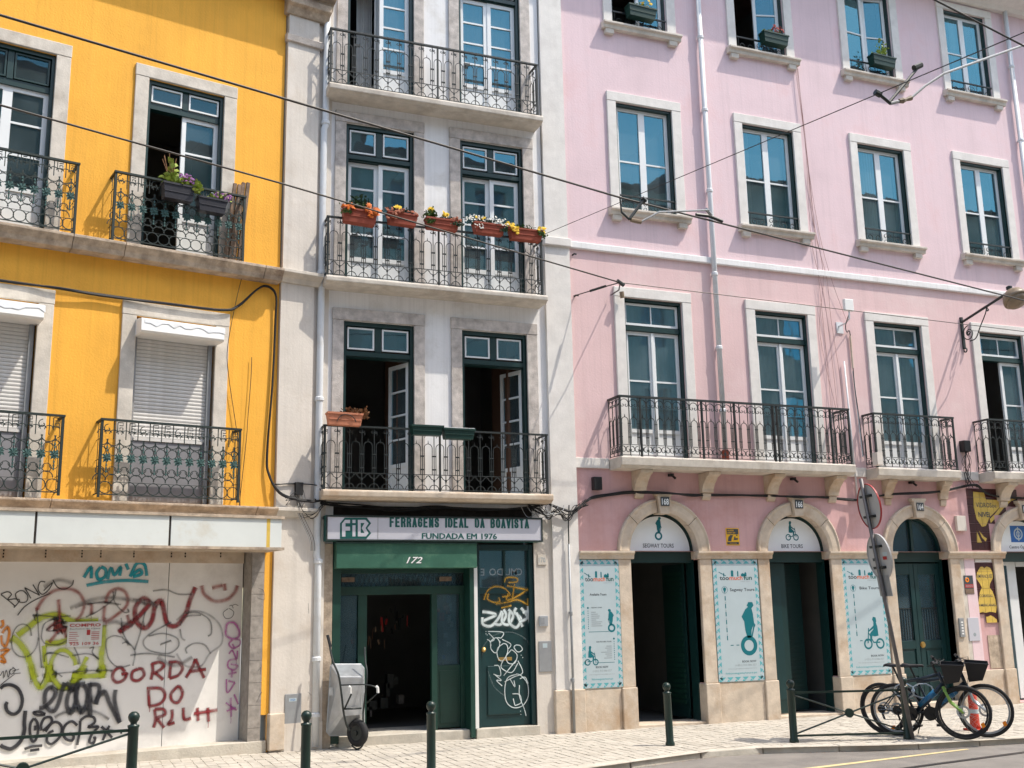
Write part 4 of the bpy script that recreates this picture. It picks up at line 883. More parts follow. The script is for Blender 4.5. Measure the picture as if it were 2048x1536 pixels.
tag(hd, [[(1010, 690), (1080, 640), (1180, 650), (1260, 720), (1270, 820), (1200, 880), (1150, 950), (1060, 950), (1010, 880)], [(430, 620), (520, 590), (680, 600)], [(760, 570), (850, 580), (900, 620)]], 16, 'shade_grey')
tag(hd, [[(400, 620), (600, 560), (900, 600)], [(550, 740), (640, 700), (760, 720)], [(900, 900), (1000, 950), (1100, 900)], [(250, 500), (330, 460), (420, 480)]], 30, 'shade_grey')
# big black tags, traced loop by loop
tag(hd, [[(380, 420), (430, 410), (500, 350), (540, 270), (500, 215), (445, 260), (435, 370), (480, 440), (530, 445), (570, 370), (600, 260), (630, 170)], [(640, 180), (700, 200), (760, 190), (830, 180)], [(700, 210), (660, 300), (650, 400), (690, 470), (730, 380), (745, 280), (745, 190)], [(745, 210), (740, 320), (780, 440), (800, 460), (840, 380), (850, 280), (820, 190)], [(870, 175), (875, 300), (880, 490)], [(870, 190), (960, 200), (960, 290), (930, 385)], [(930, 385), (960, 300), (1020, 260), (1060, 360), (1120, 480), (1165, 565)], [(1125, 240), (1115, 340), (1140, 460), (1165, 560)]], 44, 'spray_black2', conv=cA, sc=4.88)
tag(hd, [[(530, 510), (620, 465), (780, 440), (940, 460), (1060, 530)]], 34, 'spray_grey', conv=cA, sc=4.88)
tag(hd, [[(0, 230), (40, 200), (110, 195), (180, 240), (215, 340), (190, 440), (130, 480), (70, 450), (55, 390), (70, 360)]], 30, 'spray_black', conv=cA, sc=4.88)
tag(hd, [[(245, 445), (235, 560), (235, 640), (200, 740), (110, 815), (30, 800), (0, 780)]], 34, 'spray_black', conv=cA, sc=4.88)
tag(hd, [[(330, 520), (295, 570), (290, 660), (310, 740), (345, 730), (370, 640), (360, 560), (330, 520)], [(340, 590), (340, 640)], [(440, 480), (380, 455), (325, 465), (370, 490), (440, 480)], [(400, 640), (400, 580), (430, 520), (490, 510), (500, 560), (440, 620), (410, 640)], [(440, 650), (500, 570), (560, 560), (600, 610), (580, 700), (500, 770), (455, 740), (470, 670), (520, 640)], [(750, 590), (700, 550), (640, 580), (610, 650), (640, 720), (700, 735), (715, 690), (670, 665)],
 [(780, 540), (775, 640), (750, 780)], [(780, 540), (840, 500), (910, 510), (920, 560), (860, 605), (940, 600), (950, 610), (890, 680), (870, 750), (910, 760), (925, 710), (905, 715)]], 24, 'spray_black', conv=cA, sc=4.88)
tag(hd, [[(985, 600), (1030, 640), (1090, 710)], [(1065, 590), (1030, 660), (1000, 735)], [(970, 655), (1050, 640), (1120, 645)], [(1170, 655), (1190, 657)], [(235, 820), (310, 795), (410, 785)], [(290, 835), (380, 820)]], 24, 'spray_black', conv=cA, sc=4.88)
for x, y, m_ in ((300, 165, 'spray_grey'), (355, 285, 'spray_faded_red')): tag(hd, [[(x-14, y), (x+14, y+2)]], 40, m_, conv=cA if y == 165 else cB, sc=4.88)
# magenta vertical tag
tag(hd, [[(150, 400), (160, 350), (200, 345), (230, 390), (225, 430), (190, 440), (155, 420), (150, 395)]], 20, 'spray_magenta', conv=cD, sc=2.98)
tag(hd, [[(190, 445), (170, 470), (190, 495), (230, 480), (235, 450), (205, 440)], [(190, 470), (205, 500)], [(170, 530), (190, 510), (215, 560), (220, 510)], [(215, 560), (170, 570), (165, 610), (200, 625), (220, 600), (180, 590)], [(165, 650), (215, 640)], [(190, 620), (185, 670)], [(155, 680), (160, 760), (205, 700)], [(205, 700), (165, 690)], [(200, 770), (225, 830)], [(150, 820), (215, 865)], [(180, 790), (182, 905)], [(210, 850), (155, 870)]], 13, 'spray_magenta', conv=cD, sc=2.98)
tag(hd, [[(165, 260), (135, 285), (150, 318), (185, 312), (198, 280), (170, 258)], [(172, 245), (185, 240), (195, 258)], [(190, 242), (205, 235), (225, 242)]], 4, 'marker_black', conv=cD, sc=2.98)
# drips
for x, y, L_, m_ in ((1320, 1240, 40, 'spray_magenta'), (1350, 900, 60, 'spray_magenta'), (520, 660, 60, 'spray_faded_red'), (605, 690, 40, 'spray_faded_red'), (855, 1185, 30, 'spray_red'), (340, 600, 120, 'spray_faded_red'), (150, 890, 40, 'spray_lime'), (1190, 1270, 35, 'spray_red')): tag(hd, [[(x, y), (x+1, y+L_*.5), (x-1, y+L_)]], 5, m_)
# bill poster on the hoarding
def yr(a, b, c, d, o): (u0, z1), (u1, z0) = Yc3([(a, b), (c, d)], o); return u0, u1, z0, z1
bp = thing('bill_poster', 'small cream paper bill headed COMPRO pasted on the graffiti hoarding', 'poster', 'Y', (*Yc3([(485, 765)], HO)[0], HO))
u0, u1, z0, z1 = yr(388, 700, 578, 838, HO); gz = GZ[0]+.001
MB().quad(u0, u1, z0, z1, gz).build('sheet', 'curtain', bp)
lettering(bp, 'COMPRO', 'red_print', (u0+u1)/2, z1-.055, gz+.0006, .036, (u1-u0)*.9, bold=.03)
lettering(bp, 'Recheios de Casas', 'dark_print', (u0+u1)/2, z1-.085, gz+.0006, .014, (u1-u0)*.88, bold=.01)
lettering(bp, '925 109 36', 'red_print', (u0+u1)/2, z0+.02, gz+.0006, .034, (u1-u0)*.85, bold=.02)
q = MB(); 
for k in range(6): q.quad(u0+.02, u0+.02+random.uniform(.08, .12), z1-.12-k*.022, z1-.114-k*.022, gz+.0005)
for k in range(5): q.quad(u1-.12, u1-.03, z0+.08+k*.02, z0+.088+k*.02, gz+.0005)
q.quad((u0+u1)/2+.02, (u0+u1)/2+.06, (z0+z1)/2-.01, (z0+z1)/2+.05, gz+.0005); q.build('small_print', 'red_print', bp)
# meter door and little things on the pilaster
mt_ = MB().box(-.50, -.285, .325, .69, .045, .058); m_o = solo(mt_, 'meter_door', 'grey_metal', 'small grey metal meter door with a sticker on the stone pilaster', 'meter box', 'Y', (-.39, .5, .05), bevel=.003)
mk = MB().quad(-.45, -.35, .60, .64, .0595).build('sticker', 'poster_white', m_o)
lettering(m_o, 'ONZA', 'blue_sign', -.40, .61, .0600, .022, .07, bold=.02)
# faint grey scribbles on the pilaster tiles
for pth in ([(1480, 505), (1510, 520), (1515, 570), (1475, 560)], [(1480, 1130), (1500, 1100), (1470, 1160)], [(1480, 980), (1495, 960), (1490, 1000)]): stroke(yel, pth, 8, 'shade_grey', conv=lambda q: Yc3(q, .012), o=.0135)
for pth in ([(1770, 1040), (1775, 1090), (1765, 1150)], [(1765, 1100), (1785, 1120)], [(1770, 590), (1772, 650)]): stroke(yel, pth, 8, 'shade_grey', conv=lambda q: Yc3(q, .06), o=.0615 if pth[0][1] > 900 else .0465)
# --- hardware shop sign
SO = .20
sh = thing('shop_sign', 'long light grey sign with green frame reading FERRAGENS IDEAL DA BOAVISTA', 'sign', 'P', (4.5, 2.57, SO))
(su0, sz1), (su1, sz0) = Pc6([(255, 138), (1452, 287)], SO)
MB().box(su0, su1, sz0, sz1, .02, SO-.012).build('sign_box', 'sign_green', sh)
MB().box(su0+.02, su1-.02, sz0+.022, sz1-.022, SO-.012, SO).build('panel', 'lilac_white', sh)
f = MB(); t = .02
f.box(su0, su1, sz1-t, sz1, SO-.012, SO+.01); f.box(su0, su1, sz0, sz0+t, SO-.012, SO+.01); f.box(su0, su0+t, sz0+t, sz1-t, SO-.012, SO+.01); f.box(su1-t, su1, sz0+t, sz1-t, SO-.012, SO+.01); f.build('sign_frame', 'green_iron', sh)
fc = lambda pts: [at('P', *q, SO) for q in crop(640, 1020, 7.877, pts)]
sx = fc([(912, 300)])[0][0]; MB().box(sx-.004, sx+.004, sz0+.02, sz1-.02, SO, SO+.002).build('panel_joint', 'grey_metal', sh)
MB().prism(fc([(315, 455), (315, 210), (390, 120), (735, 120), (805, 210), (745, 285), (805, 365), (730, 455)]), SO, SO+.002).build('logo_ground', 'sign_green', sh)
lg = MB()
for poly in ([(345, 420), (345, 215), (395, 155), (472, 155), (472, 208), (400, 208), (400, 262), (472, 262), (472, 325), (400, 325), (400, 420)], [(510, 155), (558, 155), (558, 205), (510, 205)], [(510, 240), (558, 240), (558, 417), (510, 417)],
             [(595, 417), (595, 155), (640, 155), (640, 417)], [(640, 417), (640, 362), (700, 362), (722, 417)], [(700, 362), (722, 417), (765, 365), (715, 285), (765, 210), (715, 155), (700, 205), (655, 285)], [(640, 155), (715, 155), (700, 205), (640, 205)]):
    lg.flat(fc(poly), SO+.0035)
lg.build('logo_letters', 'lilac_white', sh)
GL = {'F': [[(0, 0), (0, 1)], [(0, 1), (.9, 1)], [(0, .52), (.75, .52)]], 'E': [[(0, 0), (0, 1)], [(0, 1), (.9, 1)], [(0, .52), (.75, .52)], [(0, 0), (.9, 0)]],
 'R': [[(0, 0), (0, 1)], [(0, 1), (.7, 1), (.95, .88), (.95, .62), (.7, .5), (0, .5)], [(.6, .5), (.88, .38), (.98, 0)]], 'A': [[(0, 0), (.5, 1)], [(.5, 1), (1, 0)], [(.22, .3), (.78, .3)]],
 'G': [[(.95, .72), (.9, .92), (.6, 1), (.35, 1), (.05, .88), (0, .6), (0, .35), (.08, .1), (.4, 0), (.7, .02), (.95, .15), (.95, .48), (.52, .48)]], 'N': [[(0, 0), (0, 1)], [(.02, 1), (.93, 0)], [(.95, 0), (.95, 1)]],
 'S': [[(.95, .76), (.88, .94), (.5, 1), (.1, .93), (.03, .72), (.2, .55), (.8, .45), (.97, .26), (.88, .06), (.5, 0), (.1, .07), (.02, .26)]], 'I': [[(.5, 0), (.5, 1)]], 'L': [[(0, 1), (0, 0)], [(0, 0), (.85, 0)]],
 'D': [[(0, 0), (0, 1), (.6, 1), (.9, .88), (1, .6), (1, .4), (.9, .12), (.6, 0), (0, 0)]], 'B': [[(0, 0), (0, 1), (.65, 1), (.92, .88), (.92, .65), (.65, .53), (0, .53)], [(.65, .53), (.97, .4), (.97, .12), (.7, 0), (0, 0)]],
 'O': [[(.5, 0), (.15, .07), (0, .3), (0, .7), (.15, .93), (.5, 1), (.85, .93), (1, .7), (1, .3), (.85, .07), (.5, 0)]], 'V': [[(0, 1), (.5, 0)], [(.5, 0), (1, 1)]], 'T': [[(0, 1), (1, 1)], [(.5, 1), (.5, 0)]]}
def blocktext(parent, txt, m, u0, u1, z, o, h, sw, wsp=.75):
    n = sum(.5 if c == 'I' else (wsp if c == ' ' else 1) for c in txt); cell = (u1-u0)/n; u = u0; e = 0
    for ch in txt:
        cw_ = cell*(.5 if ch == 'I' else (wsp if ch == ' ' else 1))
        if ch != ' ':
            mb = MB(); x0 = u+sw*.5; ww = cw_-sw*1.0-cell*.13; hh = h-sw*.8
            if ch == 'I': x0 = u+cw_*.35; ww = 0
            for pl in GL[ch]:
                P = [Vector((x0+ww*x, z+sw*.4+hh*y)) for x, y in pl]; L_ = []; Rr = []
                for i, p in enumerate(P):
                    d = (P[min(i+1, len(P)-1)]-P[max(i-1, 0)]).normalized(); cl = len(P) > 2 and i in (0, len(P)-1) and (P[0]-P[-1]).length < 1e-6
                    if cl: d = (P[1]-P[-2]).normalized()
                    nn = Vector((-d.y, d.x)); hw = sw*(.5 if abs(d.x) < .85 else .40); q_ = p-(d*sw*.4 if i == 0 and not cl else Vector((0, 0)))+(d*sw*.4 if i == len(P)-1 and not cl else Vector((0, 0)))
                    L_.append(q_+nn*hw); Rr.append(q_-nn*hw)
                for i in range(len(P)-1): mb.flat([tuple(L_[i]), tuple(L_[i+1]), tuple(Rr[i+1]), tuple(Rr[i])], o+e); e += .00001
            mb.build('lettering', m, parent)
        u += cw_
a0, a1 = Pc6([(605, 205), (1380, 205)], SO); blocktext(sh, 'FERRAGENS IDEAL DA BOAVISTA', 'sign_green', a0[0], a1[0], a0[1], SO+.002, .130, .0285, .95)
a0, a1 = Pc6([(785, 270), (1197, 269)], SO); lettering(sh, 'FUNDADA EM 1976', 'sign_green', (a0[0]+a1[0])/2, a0[1]+.002, SO+.002, .078, a1[0]-a0[0], bold=0)
lettering(sh, 'FUNDADA EM 1976', 'sign_green', (a0[0]+a1[0])/2+.005, a0[1]+.002, SO+.0024, .078, a1[0]-a0[0], bold=0)
lettering(sh, 'FUNDADA EM 1976', 'sign_green', (a0[0]+a1[0])/2-.003, a0[1]+.003, SO+.0028, .078, a1[0]-a0[0], bold=0)
# --- right door graffiti (P frame)
pc = lambda o: (lambda q: Pc6(q, o)); DO_ = -.078
def dtag(strokes, w_, m, sc=2.763):
    if m.startswith('spray') and w_ > 15 and not m.startswith('mist'):
        for s in strokes: stroke(door, s, w_*1.9, 'mist'+m[5:], conv=pc(DO_), o=DTZ[0], sc=sc); DTZ[0] += .00012
    for s in strokes:
        GZ[0] += 0; stroke(door, s, w_, m, conv=pc(DO_), o=DTZ[0], sc=sc); DTZ[0] += .00012
DTZ = [-.0605]
pc = lambda o: (lambda q: [at('P', *p, o) for p in crop(940, 1140, 3.173, q)])
dtag([[(85, 190), (110, 130), (160, 105), (220, 120), (250, 160), (200, 170)], [(115, 150), (110, 185), (150, 205), (185, 200), (180, 175)], [(215, 80), (230, 50), (290, 50), (295, 75), (240, 80)], [(280, 90), (270, 150), (265, 190)], [(240, 150), (230, 190), (290, 170), (370, 120)], [(160, 215), (230, 205), (300, 190), (370, 225)], [(195, 240), (260, 225)], [(362, 180), (365, 230)], [(230, 100), (380, 130)]], 18, 'spray_gold', 3.173)
dtag([[(75, 265), (120, 270), (160, 285), (110, 310), (75, 325)], [(75, 300), (80, 345), (130, 355), (175, 310), (200, 260)], [(150, 340), (190, 345), (225, 290), (210, 250)], [(205, 270), (200, 330), (240, 345), (270, 290), (240, 250)], [(250, 260), (245, 330), (290, 365), (320, 310), (280, 270), (290, 240)], [(290, 270), (330, 360)], [(320, 240), (360, 300), (310, 330)], [(330, 270), (400, 250), (425, 245)], [(365, 230), (370, 300), (390, 355), (425, 330)]], 24, 'spray_white', 3.173)
dtag([[(110, 390), (205, 395), (195, 430), (170, 430), (190, 460)], [(115, 400), (150, 440), (120, 455)], [(105, 440), (125, 455), (130, 500), (160, 525), (185, 470), (165, 430), (130, 450), (130, 480)], [(200, 440), (255, 470), (240, 500)], [(210, 465), (170, 500), (175, 560), (205, 575), (235, 520), (230, 475), (205, 465)], [(255, 510), (225, 550), (240, 590), (280, 590), (295, 540), (265, 508), (250, 512)], [(290, 475), (275, 490), (300, 520), (328, 505), (315, 480), (288, 475)], [(205, 575), (195, 620), (260, 650), (300, 590)], [(300, 575), (330, 650), (270, 680), (215, 710)], [(210, 670), (290, 570)], [(150, 605), (180, 610), (190, 670), (145, 660)], [(155, 665), (195, 700), (165, 700), (200, 735)], [(250, 690), (280, 740), (275, 700)],
 [(300, 660), (240, 680), (218, 740), (225, 830), (270, 872), (330, 860), (365, 800), (360, 720), (320, 670), (290, 658)], [(310, 730), (310, 800), (340, 880), (352, 925)], [(265, 785), (310, 790), (320, 840), (280, 860)], [(270, 815), (280, 855)], [(312, 690), (345, 680), (365, 720)]], 7.5, 'spray_white', 3.173)
dtag([[(75, 540), (90, 470), (160, 410), (260, 395), (350, 440), (390, 520), (385, 640)], [(110, 640), (150, 740), (220, 800)]], 9, 'mist_white', 3.173)
for x_, y_ in ((97, 390), (97, 405), (105, 412), (320, 540), (330, 555), (316, 895), (318, 915)): dtag([[(x_-2, y_), (x_+3, y_)]], 7, 'spray_white', 3.173)
# wall fittings beside door 170
u0, z1 = Pc6([(1422, 358)], .02)[0]; pq = MB().box(u0, u0+.13, z1-.14, z1, .018, .032); pl = solo(pq, 'number_plaque', 'limestone', 'small stone plaque with the number 170 beside the green door', 'plaque', 'P', (u0, z1, .02), bevel=.003)
lettering(pl, '170', 'grey_print', u0+.065, z1-.105, .033, .07, .10, bold=.01)
ic = MB().box(5.975, 6.105, 1.43, 1.57, .018, .045); ico = solo(ic, 'intercom', 'galvanised', 'square steel intercom plate beside the green door', 'intercom', 'P', (6.0, 1.5, .02), bevel=.004)
MB().box(5.995, 6.05, 1.46, 1.54, .045, .049).build('button_panel', 'grey_metal', ico)
md_ = solo(MB().box(5.965, 6.155, .82, 1.23, .018, .03), 'meter_door', 'grey_metal', 'grey metal meter door with white sticker beside the green door', 'meter box', 'P', (6.0, .9, .02), bevel=.003)
MB().quad(6.02, 6.09, 1.14, 1.20, .0315).build('sticker', 'poster_white', md_)
# ================================================================== signs and fittings on the pink building
def poster(u0, u1, z0, z1, o, title, label, kind):
    p = thing('banner', label, 'banner', 'P', ((u0+u1)/2, z0, o), 'tour banners between the doors')
    MB().box(u0, u1, z0, z1, o-.01, o).build('board', 'poster_white', p)
    t = .062; e = o+.0010; m = MB(); w_, h_ = u1-u0, z1-z0
    nx = 6; nz = 18
    for k in range(nx):
        a = u0+w_*k/nx; b = u0+w_*(k+1)/nx; c = (a+b)/2
        for zz, s in ((z1, -1), (z0, 1)):
            m.flat([(a+.006, zz), (c-.006, zz), ((a+c)/2, zz+s*t*.5)], e); m.flat([(a+.012, zz+s*t), (b-.012, zz+s*t), (c, zz+s*t*.22)], e)
    for k in range(nz):
        a = z0+h_*k/nz; b = z0+h_*(k+1)/nz; c = (a+b)/2
        for uu, s in ((u1, -1), (u0, 1)):
            m.flat([(uu, a+.006), (uu, c-.006), (uu+s*t*.5, (a+c)/2)], e); m.flat([(uu+s*t, a+.012), (uu+s*t, b-.012), (uu+s*t*.22, c)], e)
    for uu, s in ((u0, 1), (u1, -1)):
        for zz, s2 in ((z0, 1), (z1, -1)): pass
    m.build('border_pattern', 'poster_teal', p)['kind'] = 'stuff'
    c = (u0+u1)/2; k = MB(); zl = z1-.29; sc = w_/.64
    # logo skyline
    for x, w2, h in ((-.05, .035, .08), (.03, .018, .07), (.10, .05, .035), (.14, .03, .05), (-.17, .015, .04)): k.flat([(c+(x-w2/2)*sc, zl+.04), (c+(x+w2/2)*sc, zl+.04), (c+(x+w2/2)*sc, zl+.04+h), (c+x*sc, zl+.055+h), (c+(x-w2/2)*sc, zl+.04+h)], e)
    k.flat([(c-.24*sc, zl+.10), (c-.14*sc, zl+.045), (c-.14*sc, zl+.055), (c-.24*sc, zl+.112)], e)
    k.build('skyline_print', 'teal_print', p)
    lettering(p, 'too', 'dark_print', c-.165*sc, zl-.01, e, .055, .13*sc, bold=.02); lettering(p, 'much', 'orange_print', c+.0*sc, zl-.01, e, .066, .19*sc, bold=.02); lettering(p, 'fun', 'sign_green', c+.17*sc, zl-.01, e, .068, .12*sc, bold=.02)
    lettering(p, 'Lisbon Tours', 'grey_print', c+.13*sc, zl-.04, e, .016, .13*sc)
    sil = MB()
    if kind == 0:
        lettering(p, title, 'dark_print', c-.03*sc, z1-.50, e, .032, .27*sc, bold=.015)
        lettering(p, 'SEGWAY TOURS', 'dark_print', c-.06*sc, z1-.675, e, .017, .17*sc, bold=.01); lettering(p, 'ELECTRIC BIKE TOURS', 'dark_print', c+.04*sc, z1-1.145, e, .017, .24*sc, bold=.01)
        g = MB()
        for r_ in range(8): g.quad(c-.15*sc, c-.15*sc+random.uniform(.07, .17), z1-.735-r_*.027, z1-.725-r_*.027, e)
        for r_ in range(7): g.quad(c+.16*sc-random.uniform(.07, .2), c+.16*sc, z1-1.205-r_*.027, z1-1.195-r_*.027, e)
        g.build('small_print', 'grey_print', p)['kind'] = 'stuff'
        segway(sil, c+.17*sc, z1-1.01, .29, e, -1); cyclist(sil, c-.17*sc, z1-1.46, .27, e, 1)
        ln = MB(); ln.quad(c-.20*sc, c+.12*sc, z1-1.003, z1-.997, e); ln.quad(c-.12*sc, c+.20*sc, z1-1.425, z1-1.419, e)
        for r_ in range(9): ln.quad(c-.205*sc, c-.195*sc, z1-.72-r_*.03, z1-.705-r_*.03, e); ln.quad(c+.195*sc, c+.205*sc, z1-1.15-r_*.03, z1-1.135-r_*.03, e)
        ln.disc(c-.2*sc, z1-.67, .014, e-.0003, e, 10); ln.disc(c+.2*sc, z1-1.10, .014, e-.0003, e, 10); ln.build('route_line', 'teal_print', p)
        bx_ = c-.005; al = 'CENTER'
    else:
        lettering(p, title, 'dark_print', c+.08*sc, z1-.465, e, .045, .35*sc if kind == 1 else .30*sc, bold=.012)
        ln = MB(); ln.ringf(c-.17*sc, z1-.445, .048, .053, e, 18); ln.flat([(c-.17*sc+.026*math.cos(a_), z1-.435+.026*math.sin(a_)) for a_ in [R(-30+20*q_) for q_ in range(13)]]+[(c-.17*sc, z1-.495)], e)
        for r_ in range(6): ln.quad(c-.175*sc, c-.162*sc, z1-.60-r_*.115, z1-.535-r_*.115, e)
        for r_ in range(2): ln.quad(c-.13*sc+r_*.10, c-.13*sc+.05+r_*.10, z1-1.255, z1-1.243, e)
        ln.build('route_line', 'teal_print', p)
        g = MB()
        for r_ in range(5): g.quad(c-.172*sc, c-.164*sc, z1-.645-r_*.115, z1-.622-r_*.115, e)
        g.build('small_print', 'grey_print', p)
        if kind == 1: segway(sil, c+.13*sc, z1-1.40, .70, e, 1)
        else: cyclist(sil, c+.09*sc, z1-1.39, .50, e, -1)
        al = 'RIGHT'; bx_ = c+.22*sc
    sil.build('pictogram', 'teal_print', p)
    lettering(p, 'BOOK NOW', 'dark_print', bx_, z0+.265, e, .030, .20*sc, bold=.012, align=al)
    lettering(p, '(+351) 913 006 027', 'grey_print', bx_, z0+.215, e, .028, .30*sc, align=al)
    lettering(p, 'lisbonsegwaytours@gmail.com', 'grey_print', bx_, z0+.175, e, .017, .40*sc, align=al)
    lettering(p, 'lisbonsegwaytours.pt', 'poster_teal', bx_, z0+.105, e, .036, .44*sc if kind else .34*sc, bold=.008, align=al)
    sc_ = MB()
    for uu in (u0+.05, u1-.05):
        for zz in (z0+.06, z1-.06): sc_.disc(uu, zz, .008, e, e+.004, 8)
    sc_.build('screw', 'galvanised', p)
PO = .048
for a, b in ((6.60, 7.235), (8.785, 9.58), (11.12, 11.94), (13.625, 13.84)): MB().box(a, b, .555, 2.35, -.1, .03).build('field', 'pink_plaster' if a > 13 else 'limestone', pink)
poster(6.60, 7.225, .575, 2.335, PO, 'Available Tours', 'tall banner headed Available Tours with two small riders, left of door 168', 0)
poster(8.79, 9.575, .57, 2.335, PO, 'Segway Tours', 'tall banner headed Segway Tours between doors 168 and 166', 1)
poster(11.13, 11.93, .575, 2.335, PO, 'Bike Tours', 'tall banner headed Bike Tours behind the leaning sign pole', 2)
# yellow alarm notice
t = thing('notice', 'small black and yellow alarm notice on the pink wall between doors 168 and 166', 'notice', 'P', (9.2, 2.55, 0))
MB().box(9.083, 9.315, 2.55, 2.808, 0, .006).build('plate', 'yellow_sign', t); MB().box(9.097, 9.301, 2.715, 2.795, .006, .0075).build('band', 'dark_print', t); MB().box(9.097, 9.301, 2.562, 2.60, .006, .0075).build('band', 'dark_print', t)
lettering(t, 'ALARME', 'yellow_sign', 9.165, 2.762, .0085, .022, .11, bold=.02); lettering(t, 'LIGADO 24H', 'yellow_sign', 9.175, 2.728, .0085, .022, .14, bold=.02); lettering(t, 'PROSEGUR', 'yellow_sign', 9.2, 2.574, .0085, .014, .12, bold=.01)
k = MB(); k.flat([(9.11, 2.61), (9.17, 2.61), (9.18, 2.66), (9.21, 2.70), (9.16, 2.705), (9.12, 2.67)], .0072); k.flat([(9.21, 2.625), (9.29, 2.635), (9.285, 2.66), (9.25, 2.655), (9.24, 2.69), (9.22, 2.66)], .0072); k.disc(9.27, 2.70, .012, .006, .0072, 10); k.build('pictogram', 'dark_print', t)
# right hand fittings
solo(MB().box(13.54, 13.735, 2.80, 3.05, 0, .055), 'wall_box', 'pilaster_stone', 'small cream wall box above the stone band between doors 164 and 162', 'wall box', 'P', (13.6, 2.8, 0), bevel=.006)
t = thing('notice', 'dark notice with an eye and red band right of the teal door', 'notice', 'P', (13.67, 1.77, .03))
MB().box(13.58, 13.77, 1.77, 2.07, .03, .036).build('plate', 'dark_print', t); MB().box(13.584, 13.766, 1.87, 1.93, .036, .037).build('band', 'red_print', t); MB().box(13.584, 13.766, 1.775, 1.855, .036, .037).build('band', 'weathered_wood', t)
q = MB(); q.ringf(13.645, 2.0, .018, .04, .0375); q.build('eye', 'reflector_orange', t); MB().disc(13.63, 2.03, .02, .036, .0372, 10).build('eye_glint', 'poster_white', t)
for zz in (1.905, 1.883): lettering(t, 'VIDEOVIGILANCIA', 'poster_white', 13.675, zz, .0378, .012, .15, bold=.01)
t = solo(MB().box(13.355, 13.455, 1.09, 1.39, .0, .075), 'intercom', 'grey_metal', 'narrow grey intercom panel with buttons beside the teal double door', 'intercom', 'P', (13.4, 1.09, .05), bevel=.004)
q = MB(); [q.box(13.385, 13.425, 1.13+k*.045, 1.155+k*.045, .075, .079) for k in range(5)]; q.build('buttons', 'white_paint', t)
t = solo(MB().box(13.565, 13.79, 1.02, 1.39, .03, .042), 'meter_door', 'lilac_white', 'light grey meter door on the pink wall left of the yellow tiles', 'meter box', 'P', (13.67, 1.02, .03), bevel=.003)
MB().ringf(13.68, 1.12, .0, .03, .0425).build('logo', 'grey_print', t)
# painted tile panels
def clip(poly, x0, x1, y0, y1):
    def cut(P, f, inter):
        out = []
        for i in range(len(P)):
            a, b = P[i-1], P[i]; fa, fb = f(a), f(b)
            if fa != fb: out.append(inter(a, b))
            if fb: out.append(b)
        return out
    for ax, v, s in ((0, x0, 1), (0, x1, -1), (1, y0, 1), (1, y1, -1)):
        if len(poly) < 3: return []
        poly = cut(poly, lambda p: (p[ax]-v)*s >= 0, lambda a, b: tuple(a[i]+(b[i]-a[i])*((v-a[ax])/(b[ax]-a[ax])) for i in (0, 1)))
    return poly
def tilepanel(parent, u0, u1, z0, z1, nu, nz, o, keep, figures, drop=()):
    du, dz = (u1-u0)/nu, (z1-z0)/nz; tm = None
    for i in range(nu):
        for j in range(nz):
            c, d = u0+(i+.5)*du, z0+(j+.5)*dz
            if not keep(c, d) or (i, j) in drop: continue
            MB().box(c-du/2+.0015, c+du/2-.0015, d-dz/2+.0015, d+dz/2-.0015, o-.004, o+random.uniform(0, .0012)).build('tile', 'tile_maroon', parent)
            g = MB()
            for f in figures:
                pc_ = clip(f, c-du/2+.002, c+du/2-.002, d-dz/2+.002, d+dz/2-.002)
                if len(pc_) > 2: g.flat(pc_, o+.0022)
            if g.f: g.build('painted_tile', 'tile_yellow', parent)
tp = thing('tile_panel', 'yellow and maroon tile panel reading VIDROS DE NIVEL beside arch 162', 'tile panel', 'P', (13.85, 2.48, 0))
def mirror_fig(pts, c): return [(c-x, z) for x, z in pts]+[(c+x, z) for x, z in reversed(pts)]
c7 = lambda pts, o=0: [at('P', *q, o) for q in crop(1690, 960, 5.12, pts)]
tilepanel(tp, 13.85, 14.97, 2.485, 3.52, 8, 7, .004, lambda u, z: math.hypot(u-ACH[3], max(z-SPZ, 0)) > AO+.03, [c7([(1310, 120), (1420, 130), (1440, 200), (1640, 210), (1560, 300), (1480, 380), (1440, 470), (1400, 480), (1345, 400), (1315, 280), (1310, 190)]), c7([(1345, 520), (1380, 600), (1400, 640), (1350, 640)]), c7([(1370, 520), (1420, 580), (1450, 600), (1438, 632), (1400, 590)]), c7([(1480, 400), (1530, 350), (1600, 260), (1700, 190), (1833, 140), (1833, 160), (1700, 215), (1620, 290), (1550, 380), (1490, 440)])])
a0, a1 = c7([(1340, 280), (1500, 285)]); lettering(tp, 'VIDROS', 'dark_print', (a0[0]+a1[0])/2, a0[1]-.0, .0072, .085, a1[0]-a0[0], bold=.01)
lettering(tp, 'DE', 'dark_print', a1[0]+.06, a0[1]+.0, .0072, .05, .09, bold=.01); a0, a1 = c7([(1365, 378), (1495, 375)]); lettering(tp, 'NIVEL', 'dark_print', (a0[0]+a1[0])/2, a0[1], .0072, .085, a1[0]-a0[0], bold=.03)
tp = thing('tile_panel', 'yellow hourglass shaped tile panel reading EMPANQUES CORREIAS AMERICANAS', 'tile panel', 'P', (14.04, 1.3, .0))
